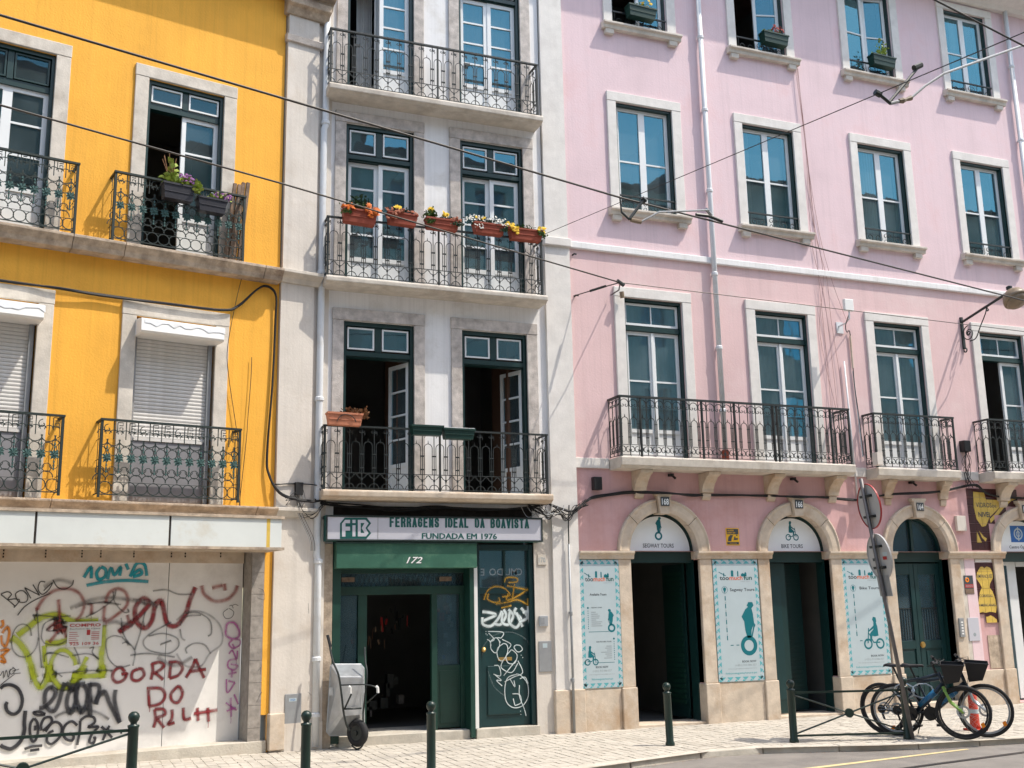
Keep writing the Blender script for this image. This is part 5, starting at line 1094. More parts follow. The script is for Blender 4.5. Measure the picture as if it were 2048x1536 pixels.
tilepanel(tp, 13.845, 14.24, 1.30, 2.275, 3, 7, .020, lambda u, z: True, [c7([(1415, 905), (1440, 885), (1475, 900), (1500, 950), (1505, 1000), (1475, 1060), (1470, 1100), (1500, 1140), (1530, 1220), (1545, 1300), (1535, 1360), (1500, 1352), (1470, 1350), (1430, 1360), (1400, 1352), (1368, 1360), (1355, 1260), (1370, 1150), (1390, 1100), (1370, 1060), (1335, 1010), (1340, 950), (1375, 890), (1400, 888)]), c7([(1425, 1400), (1450, 1400), (1480, 1385), (1510, 1400), (1545, 1430), (1548, 1462), (1432, 1466)])], drop=((0, 0),))
for tx, y, x0, x1 in (('EMPANQUES', 1005, 1345, 1498), ('CORREIAS', 1200, 1368, 1502), ('AMERICANAS', 1296, 1362, 1532)):
    a0, a1 = c7([(x0, y), (x1, y)]); lettering(tp, tx, 'dark_print', (a0[0]+a1[0])/2, a0[1], .0232, .062 if y < 1100 else .045, a1[0]-a0[0], bold=.005)
MB().box(13.86, 14.22, 2.285, 2.335, -.05, .028).build('marble_strip', 'pale_limestone', tp)
# ================================================================== cables and boxes
def strands(name, label, fr, pts, n, r, jit, m='cable_black', group=None, cat='cable'):
    t = thing(name, label, cat, fr, (pts[0][0], pts[0][1], 0))
    for i in range(n):
        P = [(u+random.uniform(-jit, jit)*.4, z+random.uniform(-jit, jit), max(.012, o+random.uniform(-jit, jit)*.6)) for u, z, o in pts]
        MB().tube(smoothpath(P, 5), r*random.uniform(.7, 1.2), 5).build('strand', m, t, smooth=True)
    return t
bund = [(6.16, 3.12, .08), (6.276, 3.06, .10), (6.509, 3.02, .10), (6.72, 3.16, .06), (6.85, 3.22, .05), (7.116, 3.268, .04), (7.502, 3.313, .04), (8.07, 3.30, .15), (8.5, 3.29, .05), (8.934, 3.305, .04), (9.832, 3.308, .04), (10.37, 3.29, .15), (10.861, 3.305, .04), (11.439, 3.276, .04), (11.787, 3.299, .04), (12.146, 3.371, .04), (12.768, 3.40, .15), (13.3, 3.45, .05), (13.792, 3.55, .04), (14.0, 3.56, .10), (14.3, 3.42, .06), (14.9, 3.37, .05), (15.8, 3.40, .05), (17, 3.4, .05)]
strands('cable_bundle', 'thick black cable bundle sagging across the pink wall above the arches', 'P', bund, 7, .010, .016)
strands('cable_bundle', 'black cables strung under the white building balcony above the shop sign', 'P', [(2.82, 3.10, .10), (2.95, 3.06, .10), (3.4, 3.04, .09), (4.0, 3.0, .09), (4.5, 3.05, .08), (5.1, 3.02, .09), (5.75, 3.06, .10), (6.16, 3.12, .08)], 6, .008, .025)
t = strands('cable_bundle', 'tangled loops of black and grey cable where white and pink buildings meet', 'P', [(5.8, 3.08, .12), (5.95, 3.02, .16), (6.1, 2.94, .14), (6.25, 3.0, .16), (6.4, 2.93, .14), (6.55, 3.04, .12), (6.75, 3.15, .08)], 9, .006, .06)
for i in range(5): a = 5.7+i*.09; MB().tube(smoothpath([(a, 3.08, .12), (a+.08, 2.98-random.uniform(0, .08), .18), (a+.25, 3.0, .16), (a+.30, 3.10, .12)], 6), .005, 5).build('strand', 'grey_metal', t, smooth=True)
yc = [(-9, 5.53, .05), (-6, 5.50, .05), (-4.067, 5.469, .05), (-3.461, 5.469, .07), (-2.94, 5.463, .05), (-2.168, 5.467, .07), (-1.478, 5.475, .07), (-1.258, 5.574, .05), (-1.037, 5.801, .05), (-.9, 5.892, .05), (-.757, 5.797, .05), (-.748, 5.45, .04), (-.769, 4.536, .04), (-.813, 3.646, .04), (-.78, 3.40, .05), (-.66, 3.18, .10), (-.45, 3.10, .12), (-.2, 3.08, .12), (-.068, 3.11, .12), (.0, 3.15, .10)]
strands('cable', 'thick black cable looping over the yellow wall and down beside the pilaster', 'Y', yc, 3, .012, .012)
strands('cable', 'black cable crossing the pilaster foot above the yellow cornice', 'Y', [(-.70, 3.29, .05), (-.644, 3.289, .075), (-.46, 3.304, .075), (-.155, 3.296, .08), (-.10, 3.24, .09), (-.068, 3.11, .10)], 2, .008, .006)
t = strands('cable', 'loose tangle of thin wires hanging at the foot of the pilaster', 'Y', [(-.60, 3.08, .12), (-.45, 3.14, .12), (-.35, 2.95, .13), (-.2, 2.92, .14), (-.05, 3.08, .13)], 6, .004, .07)
for i in range(4): u = -.42+i*.02; MB().tube(smoothpath([(u, 3.32, .08), (u+.05, 3.10, .11), (u+.0, 2.95, .12), (u+.16, 2.62, .13), (u+.2, 2.45, .10)], 6), .0035, 4).build('strand', 'cable_black' if i % 2 else 'grey_metal', t)
MB().box(-.44, -.34, 3.16, 3.32, .06, .11).build('splice', 'cable_black', t)
for i, (pts, lb) in enumerate((([(1487, 515), (1482, 640), (1462, 900), (1455, 1000), (1412, 1400), (1410, 1440)], 'thin black wire dropping from the upper cornice down the yellow wall'), ([(1440, 0), (1395, 180), (1345, 450), (1350, 620), (1395, 930), (1415, 1100), (1418, 1430)], 'thin black wire hanging in a bow beside the roller shutter'))):
    P = [(*at('Y', *q, .03), .03) for q in crop(0, 540, 2.953, pts)]
    solo(MB().tube(smoothpath(P, 5), .0045, 4), 'thin_wire', 'cable_black', lb, 'wire', 'Y', P[0])
pw = [([(11.0, 10.75), (11.098, 9.111), (11.12, 8.2), (11.19, 7.6), (11.303, 6.934), (11.338, 6.248), (11.42, 5.24), (11.4, 4.7)], 'steel'), ([(11.05, 10.7), (11.11, 9.1), (11.16, 8.0), (11.14, 7.0), (11.20, 5.7), (11.18, 4.7)], ''), ([(11.06, 10.7), (11.1, 9.1), (11.25, 7.8), (11.38, 7.0), (11.643, 6.273)], ''), ([(11.03, 10.7), (11.09, 9.2), (11.08, 7.6), (11.22, 6.6), (11.30, 5.2), (11.3, 4.7)], ''), ([(11.1, 9.1), (11.17, 7.9), (11.24, 7.0), (11.10, 6.0), (11.28, 4.7)], '')]
t = thing('aerial_wires', 'cluster of thin wires trailing down the pink wall between second and third windows', 'wire', 'P', (11.0, 4.7, 0))
for P, _ in pw: MB().tube(smoothpath([(u, z, .03+.02*math.sin(z*3)) for u, z in P], 5), .0032, 4).build('strand', 'faded_wire', t)
an = thing('antenna', 'small white outdoor antenna on a bracket with cable beside a tall window', 'antenna', 'P', (11.5, 6.1, 0))
MB().box(11.32, 11.50, 6.30, 6.50, .36, .42).build('antenna_housing', 'white_paint', an, bevel=.012)
k = MB(); k.tube([(11.50, 6.15, 0), (11.48, 6.15, .2), (11.42, 6.18, .38), (11.42, 6.32, .39)], .014, 6); k.box(11.45, 11.58, 6.03, 6.22, 0, .015); k.build('bracket', 'white_pipe', an)
MB().tube(smoothpath([(11.43, 6.28, .38), (11.44, 6.1, .25), (11.62, 6.05, .05), (11.70, 6.02, .03), (11.70, 5.2, .03), (11.735, 4.6, .03), (11.76, 4.0, .03)], 6), .008, 5).build('cable', 'black_plastic', an)
MB().tube([(11.70, 6.0, .025), (11.70, 5.45, .025)], .016, 6).build('conduit', 'warm_limestone', an)
MB().tube([(11.70, 5.4, .02), (11.725, 4.7, .02), (11.75, 3.98, .02)], .012, 6).build('conduit', 'white_pipe', an)
MB().box(11.70, 11.81, 3.80, 4.0, .30, .42).build('junction_box', 'pale_terracotta' if 0 else 'pilaster_stone', an)
solo(MB().box(6.86, 6.99, 3.33, 3.52, .0, .10), 'junction_box', 'black_plastic', 'black junction box over the cable bundle left of arch 168', 'junction box', 'P', (6.9, 3.33, 0), bevel=.008)
jb = solo(MB().box(13.81, 13.95, 4.13, 4.32, .0, .12), 'junction_box', 'black_plastic', 'black junction box with dangling wires between the two right balconies', 'junction box', 'P', (13.88, 4.13, 0), bevel=.008)
for i in range(9): MB().tube(smoothpath([(13.84+.01*i, 4.14, .08), (13.80+random.uniform(-.05, .12), 3.95, .08+random.uniform(0, .05)), (13.82+random.uniform(-.08, .12), 3.75, .08), (13.9+random.uniform(-.15, .15), 3.52, .08)], 5), .004, 4).build('wire', 'cable_black', jb)
for i, (u, z, lb) in enumerate(((6.68, 6.88, 'iron wall hook below the white string course'), (6.69, 6.235, 'iron wall hook carrying the stay wire on the pink wall'))):
    solo(MB().tube([(u, z, 0), (u, z, .06), (u+.02, z-.015, .09)], .013, 6), 'wall_hook', 'iron', lb, 'hook', 'P', (u, z, 0))
# ================================================================== street lamp
lp = thing('street_lamp', 'wall mounted street lamp with scrolled iron bracket above the right balconies', 'street lamp', 'P', (14.14, 6.3, 0))
k = MB(); k.box(14.115, 14.165, 5.95, 6.52, 0, .03); k.tube([(14.14, 6.43, .02), (14.14, 6.66, 1.05)], .022, 8); k.tube(spiral(0, 0, .03, .012, 0, 300, 6), .01, 4) if 0 else None
k.build('arm', 'iron', lp)
k = MB()
def sp(cx, cz, r0, r1, a0, a1, n): return [(14.14, cz+(r0+(r1-r0)*i/n)*math.sin(R(a0+(a1-a0)*i/n)), cx+(r0+(r1-r0)*i/n)*math.cos(R(a0+(a1-a0)*i/n))) for i in range(n+1)]
k.tube(sp(.15, 6.20, .14, .03, 90, 640, 26), .009, 5); k.tube(sp(.15, 6.20, .04, .02, 0, 360, 8), .012, 5)
k.tube(smoothpath([(14.14, 6.06, .16), (14.14, 6.08, .30), (14.14, 6.25, .42), (14.14, 6.44, .56), (14.14, 6.54, .60)], 5), .010, 5); k.tube(sp(.62, 6.50, .035, .01, 90, 420, 9), .012, 5); k.tube(sp(.03, 5.92, .05, .015, 90, -200, 9), .012, 5)
k.build('scroll', 'iron', lp, smooth=True)
MB().lathe((0, 0, 0), [(.02, .10), (.07, .09), (.12, .05), (.15, -.02), (.155, -.06), (.14, -.065)], 20).xform(Matrix.Translation((14.14, -1.20, 6.56)) @ Matrix.Rotation(R(-30), 4, 'X') @ Matrix.Scale(1.35, 4)).build('lamp_hood', 'lamp_brown', lp, smooth=True)
MB().lathe((0, 0, 0), [(.0, -.14), (.07, -.13), (.12, -.10), (.14, -.06), (.0, -.05)], 20).xform(Matrix.Translation((14.14, -1.20, 6.56)) @ Matrix.Rotation(R(-30), 4, 'X') @ Matrix.Scale(1.35, 4)).build('lamp_glass', 'lamp_brown', lp, smooth=True)
MB().lathe((14.14, 6.70, 1.12), [(.0, 0), (.05, .01), (.05, .06), (.0, .08)], 10).build('lamp_cap', 'iron', lp)
# ================================================================== overhead wires
def pt(x, y, o): u, z = at('P', x, y, o); return Vector((u, -o, z))
def line(name, label, pts, r, ext0=0, ext1=0, m='steel_wire', cat='overhead wire'):
    P = [Vector(p) for p in pts]
    if ext0: P[0] = P[0]+(P[0]-P[1]).normalized()*ext0
    if ext1: P[-1] = P[-1]+(P[-1]-P[-2]).normalized()*ext1
    mb = MB(); mb.tubew([p-P[0] for p in P], r, 6); o = bpy.data.objects.new(name, mb.mesh(name, m)); COL.objects.link(o); o.location = P[0]; o['label'] = label; o['category'] = cat; return o
line('overhead_wire', 'upper tram contact wire running diagonally across all three facades', [pt(0, 30, 5.3), pt(1240, 395, 3.35), pt(1640, 497, 2.45), pt(2048, 601, 1.5)], .0115, 8, 4)
line('overhead_wire', 'lower wire from the left edge to the insulator above the first tall window', [pt(0, 210, 4.2), pt(560, 366, 2.7), pt(1240, 565, .9)], .010, 8)
line('overhead_wire', 'thin wire running right from the insulator past the tall windows', [pt(1240, 565, .9), pt(2048, 663, .9)], .006, 0, 4)
A = pt(1090, 468, 0); Cc_ = pt(1760, 186, 7.6)
line('span_wire', 'thin span wire rising to the right across the pink facade', [A, A.lerp(Cc_, .35), Cc_], .0042, 0, 6)
line('overhead_wire', 'thick dark wire crossing the upper right corner', [pt(1870, 0, 8), pt(2048, 92, 8)], .008, 3, 3)
st = thing('stay_wire', 'stay with insulators tying the lower wire to hooks beside the tall window', 'stay wire', 'P', (7.3, 6.2, 0))
def part_w(parent, name, m, pts, r, n=6):
    inv = parent.matrix_world.inverted() if 0 else Matrix.Translation(-parent.location); mb = MB(); mb.tubew([Vector(p)-parent.location for p in pts], r, n); o = bpy.data.objects.new(name, mb.mesh(name, m)); COL.objects.link(o); o.parent = parent; return o
part_w(st, 'wire', 'steel_wire', [pt(1240, 565, .9), pt(1204, 575, .45), pt(1147, 592, .03)], .008)
part_w(st, 'insulator', 'iron', [pt(1212, 572, .52), pt(1180, 582, .3)], .018, 8)
part_w(st, 'wire', 'steel_wire', [pt(1240, 567, .9), pt(1238, 580, .5), pt(1222, 590, .04)], .010)
part_w(st, 'clamp', 'iron', [pt(1234, 561, .9), pt(1248, 571, .9)], .028, 8)
part_w(st, 'insulator', 'lamp_brown', [pt(1243, 583, .12), pt(1245, 596, .10)], .035, 8)
po1 = thing('pull_off_arm', 'black and grey pull off arm clamped to the contact wire before the first upper window', 'pull off arm', 'P', (6.5, 6.3, 3.2)); po1.location = pt(1258, 438, 3.25); o1 = 3.3
part_w(po1, 'strut', 'iron', [pt(1240, 396, o1), pt(1243, 424, o1)], .010); part_w(po1, 'strut', 'iron', [pt(1243, 424, o1), pt(1259, 439, o1)], .014); part_w(po1, 'strut', 'iron', [pt(1259, 438, o1), pt(1287, 400, o1)], .020)
part_w(po1, 'insulator', 'lamp_brown', [pt(1262, 440, o1), pt(1282, 444, o1)], .026, 8)
part_w(po1, 'rod', 'grey_metal', [pt(1280, 444, o1), pt(1300, 434, o1), pt(1318, 424, o1), pt(1418, 420, o1-.2)], .012, 8)
part_w(po1, 'clamp', 'iron', [pt(1392, 429, o1-.3), pt(1418, 432, o1-.3), pt(1445, 443, o1-.3)], .022); part_w(po1, 'clamp', 'iron', [pt(1284, 396, o1), pt(1292, 403, o1)], .03)
part_w(po1, 'joint', 'grey_metal', [pt(1412, 418, o1-.2), pt(1422, 430, o1-.25)], .022)
po2 = thing('pull_off_arm', 'large black pull off arm with brown insulator and long grey rod at upper right', 'pull off arm', 'P', (6, 6, 7)); po2.location = pt(1780, 206, 7.6); o1 = 7.6
part_w(po2, 'strut', 'iron', [pt(1758, 188, o1), pt(1781, 207, o1)], .014); part_w(po2, 'strut', 'iron', [pt(1779, 204, o1), pt(1836, 135, o1)], .013)
part_w(po2, 'clamp', 'iron', [pt(1750, 184, o1), pt(1761, 190, o1)], .026, 8); part_w(po2, 'clamp', 'iron', [pt(1828, 136, o1), pt(1842, 130, o1)], .026, 8)
part_w(po2, 'joint', 'grey_metal', [pt(1780, 207, o1), pt(1797, 203, o1)], .014, 8)
part_w(po2, 'insulator', 'lamp_brown', [pt(1798, 202, o1), pt(1805, 201, o1), pt(1812, 199, o1), pt(1822, 196, o1)], [.018, .026, .016, .022], 10)
part_w(po2, 'rod', 'grey_metal', [pt(1822, 196, o1), pt(1850, 172, o1), pt(1888, 147, o1), pt(2048, 90, o1-.3), pt(2120, 62, o1-.5)], .011, 8)
# ================================================================== planters
def foliage(parent, c, ext, n, size, m, name='foliage', up=.6):
    mb = MB(); n = int(n*1.8); ext = (ext[0]*1.05, ext[1]*1.35, ext[2]*1.15)
    for i in range(n):
        p = Vector((c[0]+random.gauss(0, ext[0]*.45), -c[2]+random.gauss(0, ext[2]*.4), c[1]+abs(random.gauss(0, ext[1]*.55))))
        d = Vector((random.gauss(0, 1), random.gauss(0, 1), random.gauss(up, .7))).normalized(); s = d.cross(Vector((random.random(), random.random(), random.random()))).normalized()*size*random.uniform(.25, .45); L = d*size*random.uniform(.6, 1.3)
        mb.raw([p, p+L*.5+s, p+L, p+L*.5-s], [(0, 1, 2, 3)])
    o = mb.build(name, m, parent); o['kind'] = 'stuff'; return o
def blossoms(parent, c, ext, n, size, m, petals=7, centre=None):
    mb = MB(); n = int(n*1.5) if n > 3 else n; size *= 1.25; ext = (ext[0]*1.05, ext[1]*1.2, ext[2]*1.2)
    for i in range(n):
        p = Vector((c[0]+random.uniform(-1, 1)*ext[0], -c[2]+random.uniform(-1, 1)*ext[2], c[1]+random.uniform(0, 1)*ext[1])); nrm = Vector((random.gauss(0, .5), -1+random.gauss(0, .3), random.gauss(.6, .4))).normalized(); x = nrm.cross(Vector((0, 0, 1))).normalized(); y = nrm.cross(x)
        for rr, off in ((1, 0), (.7, .3)):
            for k in range(petals):
                a = 2*PI*k/petals+off; d = x*math.cos(a)+y*math.sin(a); e = x*math.cos(a+.4)+y*math.sin(a+.4); f_ = x*math.cos(a-.4)+y*math.sin(a-.4); b = nrm*size*.25*off*2
                mb.raw([p+b, p+e*size*.65*rr+b, p+d*size*rr-nrm*size*.1+b, p+f_*size*.65*rr+b], [(0, 1, 2, 3)])
    o = mb.build('blossom', m, parent); o['kind'] = 'stuff'; return o
def trough(name, label, fr, u0, u1, zt, h, o, dep, m, group=None, rot=0, cat='flower box'):
    t = thing(name, label, cat, fr, ((u0+u1)/2, zt-h, o), group); t.rotation_euler.y = R(rot)
    k = MB(); i = .025; dd = dep/2
    top = [(u0, zt, o-dd), (u1, zt, o-dd), (u1, zt, o+dd), (u0, zt, o+dd)]; bot = [(u0+i, zt-h, o-dd+.015), (u1-i, zt-h, o-dd+.015), (u1-i, zt-h, o+dd-.015), (u0+i, zt-h, o+dd-.015)]
    ti = [(u0+.012, zt, o-dd+.012), (u1-.012, zt, o-dd+.012), (u1-.012, zt, o+dd-.012), (u0+.012, zt, o+dd-.012)]; si = [(p[0], zt-.03, p[2]) for p in ti]
    k.add(top+bot+ti+si, [(0, 1, 5, 4), (1, 2, 6, 5), (2, 3, 7, 6), (3, 0, 4, 7), (4, 5, 6, 7), (0, 1, 9, 8), (1, 2, 10, 9), (2, 3, 11, 10), (3, 0, 8, 11), (8, 9, 13, 12), (9, 10, 14, 13), (10, 11, 15, 14), (11, 8, 12, 15)])
    k.build('trough', m, t)
    r = MB(); r.box(u0-.006, u1+.006, zt-.022, zt+.003, o+dd-.002, o+dd+.008); r.box(u0-.006, u0+.006, zt-.022, zt+.003, o-dd, o+dd-.002); r.box(u1-.006, u1+.006, zt-.022, zt+.003, o-dd, o+dd-.002); r.box(u0+.02, u1-.02, zt-h*.55-.006, zt-h*.55+.006, o+dd-.014, o+dd-.002); r.build('rim', m, t)
    MB().quad(0, 0, 0, 0, 0) if 0 else MB().raw if 0 else None
    s = MB(); s.add(si, [(0, 1, 2, 3)]); s.build('soil', 'dark_brown', t)
    return t
G = 'terracotta flower boxes on the middle balcony rail'; FO = .36
t = trough('flower_box', 'leftmost terracotta flower box, full of large orange blooms and pale leaves', 'P', 3.07, 3.54, 7.035, .19, FO, .16, 'terracotta', G, 3)
foliage(t, (3.30, 7.03, FO), (.17, .07, .06), 130, .05, 'leaf'); foliage(t, (3.27, 7.07, FO), (.10, .09, .05), 50, .07, 'leaf_dark'); blossoms(t, (3.14, 7.01, FO+.06), (.09, .06, .04), 9, .035, 'petal_orange'); blossoms(t, (3.44, 7.0, FO+.06), (.11, .09, .05), 20, .038, 'petal_orange'); blossoms(t, (3.48, 7.03, FO+.03), (.07, .06, .03), 5, .03, 'petal_rust')
t = trough('flower_box', 'second terracotta box from the left, with rust flowers and one yellow bloom', 'P', 3.70, 4.12, 7.06, .16, FO, .15, 'terracotta', G, 2)
foliage(t, (3.9, 7.05, FO), (.20, .05, .05), 150, .035, 'leaf_dark'); blossoms(t, (3.88, 7.06, FO+.05), (.22, .05, .04), 22, .022, 'petal_rust'); blossoms(t, (3.86, 7.13, FO+.03), (.05, .03, .03), 4, .03, 'petal_yellow')
t = trough('flower_box', 'middle terracotta box, with two upright yellow daisies', 'P', 4.25, 4.73, 7.045, .15, FO, .15, 'terracotta', G, 1)
foliage(t, (4.32, 7.05, FO), (.08, .07, .05), 80, .045, 'leaf'); foliage(t, (4.6, 7.04, FO), (.15, .04, .05), 80, .035, 'leaf_dark'); blossoms(t, (4.66, 7.04, FO+.04), (.10, .04, .04), 10, .022, 'petal_rust'); blossoms(t, (4.35, 7.17, FO), (.02, .02, .02), 2, .045, 'petal_yellow', 12); blossoms(t, (4.56, 7.13, FO), (.02, .02, .02), 2, .05, 'petal_yellow', 12)
t = trough('flower_box', 'fourth terracotta box from the left, with small white flowers', 'P', 4.96, 5.42, 7.06, .15, FO, .15, 'terracotta', G, 1)
foliage(t, (5.15, 7.04, FO), (.24, .07, .06), 260, .032, 'leaf_dark'); blossoms(t, (5.12, 7.06, FO+.05), (.27, .09, .04), 50, .014, 'petal_white'); blossoms(t, (5.38, 7.04, FO+.05), (.10, .09, .04), 22, .016, 'petal_white'); blossoms(t, (5.05, 7.12, FO+.03), (.10, .03, .03), 6, .02, 'petal_yellow')
t = trough('flower_box', 'rightmost terracotta box, with yellow blooms at both ends', 'P', 5.51, 6.01, 7.04, .16, FO, .15, 'terracotta', G, 0)
foliage(t, (5.75, 7.03, FO), (.22, .04, .05), 110, .035, 'leaf'); blossoms(t, (5.54, 7.02, FO+.05), (.08, .08, .05), 12, .026, 'petal_yellow'); blossoms(t, (6.0, 7.02, FO+.04), (.06, .07, .05), 10, .028, 'petal_yellow'); blossoms(t, (5.52, 6.99, FO+.07), (.05, .04, .03), 5, .022, 'petal_red'); foliage(t, (6.03, 6.95, FO+.03), (.04, .06, .03), 30, .03, 'leaf_dark')
for ft, u_ in ((3.47, 'petal_orange'), (3.12, 'leaf'), (3.75, 'petal_rust'), (4.70, 'leaf_dark'), (4.30, 'leaf'), (5.02, 'petal_white'), (5.40, 'leaf_dark'), (5.55, 'petal_yellow'), (5.99, 'leaf')):
    tgt = min([o for o in bpy.data.objects if o.name.startswith('flower_box') and o.get('group') == G], key=lambda o: abs(o.location.x-ft))
    if u_.startswith('leaf'): foliage(tgt, (ft, 6.97, FO+.09), (.07, .03, .02), 26, .04, u_, up=-.4)
    else: blossoms(tgt, (ft, 6.95, FO+.09), (.06, .07, .01), 7, .026 if u_ != 'petal_white' else .014, u_)
t = trough('flower_box', 'clay planter with dry brown stalks on the left end of the lowest balcony', 'P', 2.905, 3.37, 4.215, .16, .36, .15, 'pale_terracotta', None, 1)
foliage(t, (3.25, 4.20, .37), (.12, .04, .05), 120, .045, 'dry_twig'); foliage(t, (3.40, 4.16, .40), (.04, .07, .04), 70, .04, 'dry_twig')
MB().tube(arc(3.15, 4.06, .13, 15, 165, 12, .445), .006, 5).build('hoop', 'iron', t)
t = trough('flower_box', 'dark green planter hanging on the lowest balcony, left of the lighter one', 'P', 4.02, 4.46, 4.09, .13, .42, .14, 'planter_green', 'green planters on the lowest balcony')
t = trough('flower_box', 'dark green planter with white edge hanging just right of its twin', 'P', 4.46, 4.90, 4.06, .14, .44, .15, 'planter_green', 'green planters on the lowest balcony'); MB().box(4.47, 4.89, 4.062, 4.070, .512, .520).build('lip', 'white_sash', t)
t = trough('flower_box', 'black planter with lime leaves and purple flowers on the yellow building balcony', 'Y', -2.37, -1.98, 6.935, .20, .30, .16, 'planter_black')
foliage(t, (-2.18, 6.93, .31), (.16, .07, .06), 110, .06, 'leaf_lime'); foliage(t, (-2.24, 6.95, .31), (.04, .14, .04), 26, .10, 'leaf_lime'); blossoms(t, (-2.08, 6.97, .33), (.08, .09, .05), 34, .018, 'petal_purple'); foliage(t, (-1.95, 6.88, .36), (.05, .07, .05), 60, .06, 'leaf_lime')
tw = MB()
for k in range(9):
    a = random.uniform(-.35, .25); tw.tube(smoothpath([(-2.26, 6.92, .30), (-2.26+a*.3, 7.1, .30), (-2.26+a*.6, 7.25+random.uniform(-.05, .12), .30)], 4), .004, 4)
tw.build('twigs', 'dry_twig', t)['kind'] = 'stuff'
t = trough('flower_box', 'low black planter with a tuft of purple flowers on the yellow building balcony', 'Y', -1.93, -1.56, 6.835, .18, .30, .16, 'planter_black')
blossoms(t, (-1.60, 6.85, .32), (.10, .07, .05), 26, .018, 'petal_purple'); foliage(t, (-1.65, 6.84, .31), (.12, .05, .05), 60, .05, 'leaf_lime')
wd = thing('wooden_boards', 'bundle of weathered wooden boards leaning in the yellow balcony corner', 'boards', 'Y', (-1.45, 6.13, .12))
for k in range(4): MB().box(-1.49+k*.055, -1.445+k*.055, 6.14, 7.22+random.uniform(-.03, .06), .08+.02*(k % 2), .12+.02*(k % 2)).xform(Matrix.Translation((-1.45, 0, 6.14)) @ Matrix.Rotation(R(5), 4, 'Y') @ Matrix.Translation((1.45, 0, -6.14))).build('board', 'weathered_wood', wd)
for i, (c, lb, pm, n_) in enumerate(((CX[0]+.64, 'green window box with a few yellow flowers, first upper window', 'petal_yellow', 5), (CX[1]+.86, 'green window box with red flowers, second upper window', 'petal_red', 22), (CX[2]+.80, 'green window box with pale green shoots, third upper window', 'leaf_lime', 0))):
    zt = 11.19-(.02 if i == 0 else .0); t = trough('flower_box', lb, 'P', c-.25, c+.25, zt, .19, .12, .17, 'planter_green', 'green boxes on the top floor windows', 2)
    foliage(t, (c-.02, zt-.01, .12), (.16, .05, .05), 40, .05, 'leaf_lime'); 
    if n_: blossoms(t, (c+.08, zt+.02, .13), (.10, .12, .04), n_, .022 if i else .03, pm)
    else:
        foliage(t, (c+.03, zt+.08, .12), (.14, .14, .03), 40, .05, 'leaf_lime')
# ================================================================== ground
def kerb_y(x):
    K = [(-14, -3.75), (2, -3.45), (5.07, -3.16), (6.1, -2.85), (7.3, -2.52), (8.155, -2.80), (9.25, -3.24), (10.95, -3.47), (34, -3.9)]
    for (a, b), (c, d) in zip(K, K[1:]):
        if a <= x <= c: return b+(d-b)*(x-a)/(c-a)
    return K[-1][1]
def wall_y(x): return (x-JX)*math.tan(YA) if x < JX else 0
xs = [-14+.5*i for i in range(97)]; base = MB(); v = []; f = []
for i, x in enumerate(xs):
    for y in (kerb_y(x)-.02, wall_y(x)+.5): v.append((x, y, ground(x)-.006))
for i in range(len(xs)-1): f.append((2*i, 2*i+1, 2*i+3, 2*i+2))
base.raw(v, f); pav = structure(base, 'pavement', 'joint_sand')
st_ = MB(); sz = .115; x = -2.5
while x < 15.5:
    y = kerb_y(x)+.17; 
    while y < wall_y(x)+.02:
        a = sz*random.uniform(.92, .975); b = sz*random.uniform(.92, .975); z = ground(x)+random.uniform(-.002, .002); cx_, cy_ = x+random.uniform(-.006, .006), y+random.uniform(-.006, .006); j = [random.uniform(-.005, .005) for _ in range(8)]
        k0 = len(st_.v); P = [(cx_-a/2+j[0], cy_-b/2+j[1]), (cx_+a/2+j[2], cy_-b/2+j[3]), (cx_+a/2+j[4], cy_+b/2+j[5]), (cx_-a/2+j[6], cy_+b/2+j[7])]
        st_.v += [(p[0], p[1], z-.02) for p in P]+[(cx_+(p[0]-cx_)*.96, cy_+(p[1]-cy_)*.96, z+.002*random.random()) for p in P]
        st_.f += [(k0+4, k0+5, k0+6, k0+7)]+[(k0+q_, k0+(q_+1) % 4, k0+4+(q_+1) % 4, k0+4+q_) for q_ in range(4)]
        y += sz
    x += sz
so_ = st_.build('paving_setts', 'sett_stone', pav); so_['kind'] = 'stuff'
x = -6.0
while x < 17:
    L = random.uniform(.75, 1.15); x1 = x+L; ya, yb = kerb_y(x), kerb_y(x1); za, zb = ground(x)+random.uniform(-.004, .008), ground(x1)+random.uniform(-.004, .008); g = .006
    k = MB(); dx = (x1-x); ux = g
    k.raw([(x+g, ya, za-.2), (x1-g, yb, zb-.2), (x1-g, yb+.15, zb-.2), (x+g, ya+.15, za-.2), (x+g, ya+.012, za), (x1-g, yb+.012, zb), (x1-g, yb+.15, zb), (x+g, ya+.15, za)], [(0, 1, 5, 4), (1, 2, 6, 5), (2, 3, 7, 6), (3, 0, 4, 7), (4, 5, 6, 7), (0, 3, 2, 1)])
    k.build('kerb_stone', 'kerb_limestone', pav, bevel=.014); x = x1
rd = MB(); v = []; f = []
for x in xs:
    for y in (-60, kerb_y(x)+.05): v.append((x, y, ground(x)-.075))
for i in range(len(xs)-1): f.append((2*i, 2*i+1, 2*i+3, 2*i+2))
rd.raw(v, f); road = structure(rd, 'road', 'asphalt')
g = MB(); g.raw([(-150, -150, -.14), (200, -150, -.14), (200, 80, -.14), (-150, 80, -.14)], [(0, 1, 2, 3)]); structure(g, 'ground', 'asphalt')
k = MB(); k.raw([(6.2, -4.15, -.071), (10.0, -3.56, -.071), (10.0, -3.50, -.071), (6.2, -4.03, -.071)], [(0, 1, 2, 3)]); k.build('road_line', 'line_yellow', road)
k = MB(); k.raw([(8.8, -3.26, .0065), (10.1, -3.42, .0065), (10.1, -3.36, .0065), (8.8, -3.20, .0065)], [(0, 1, 2, 3)])
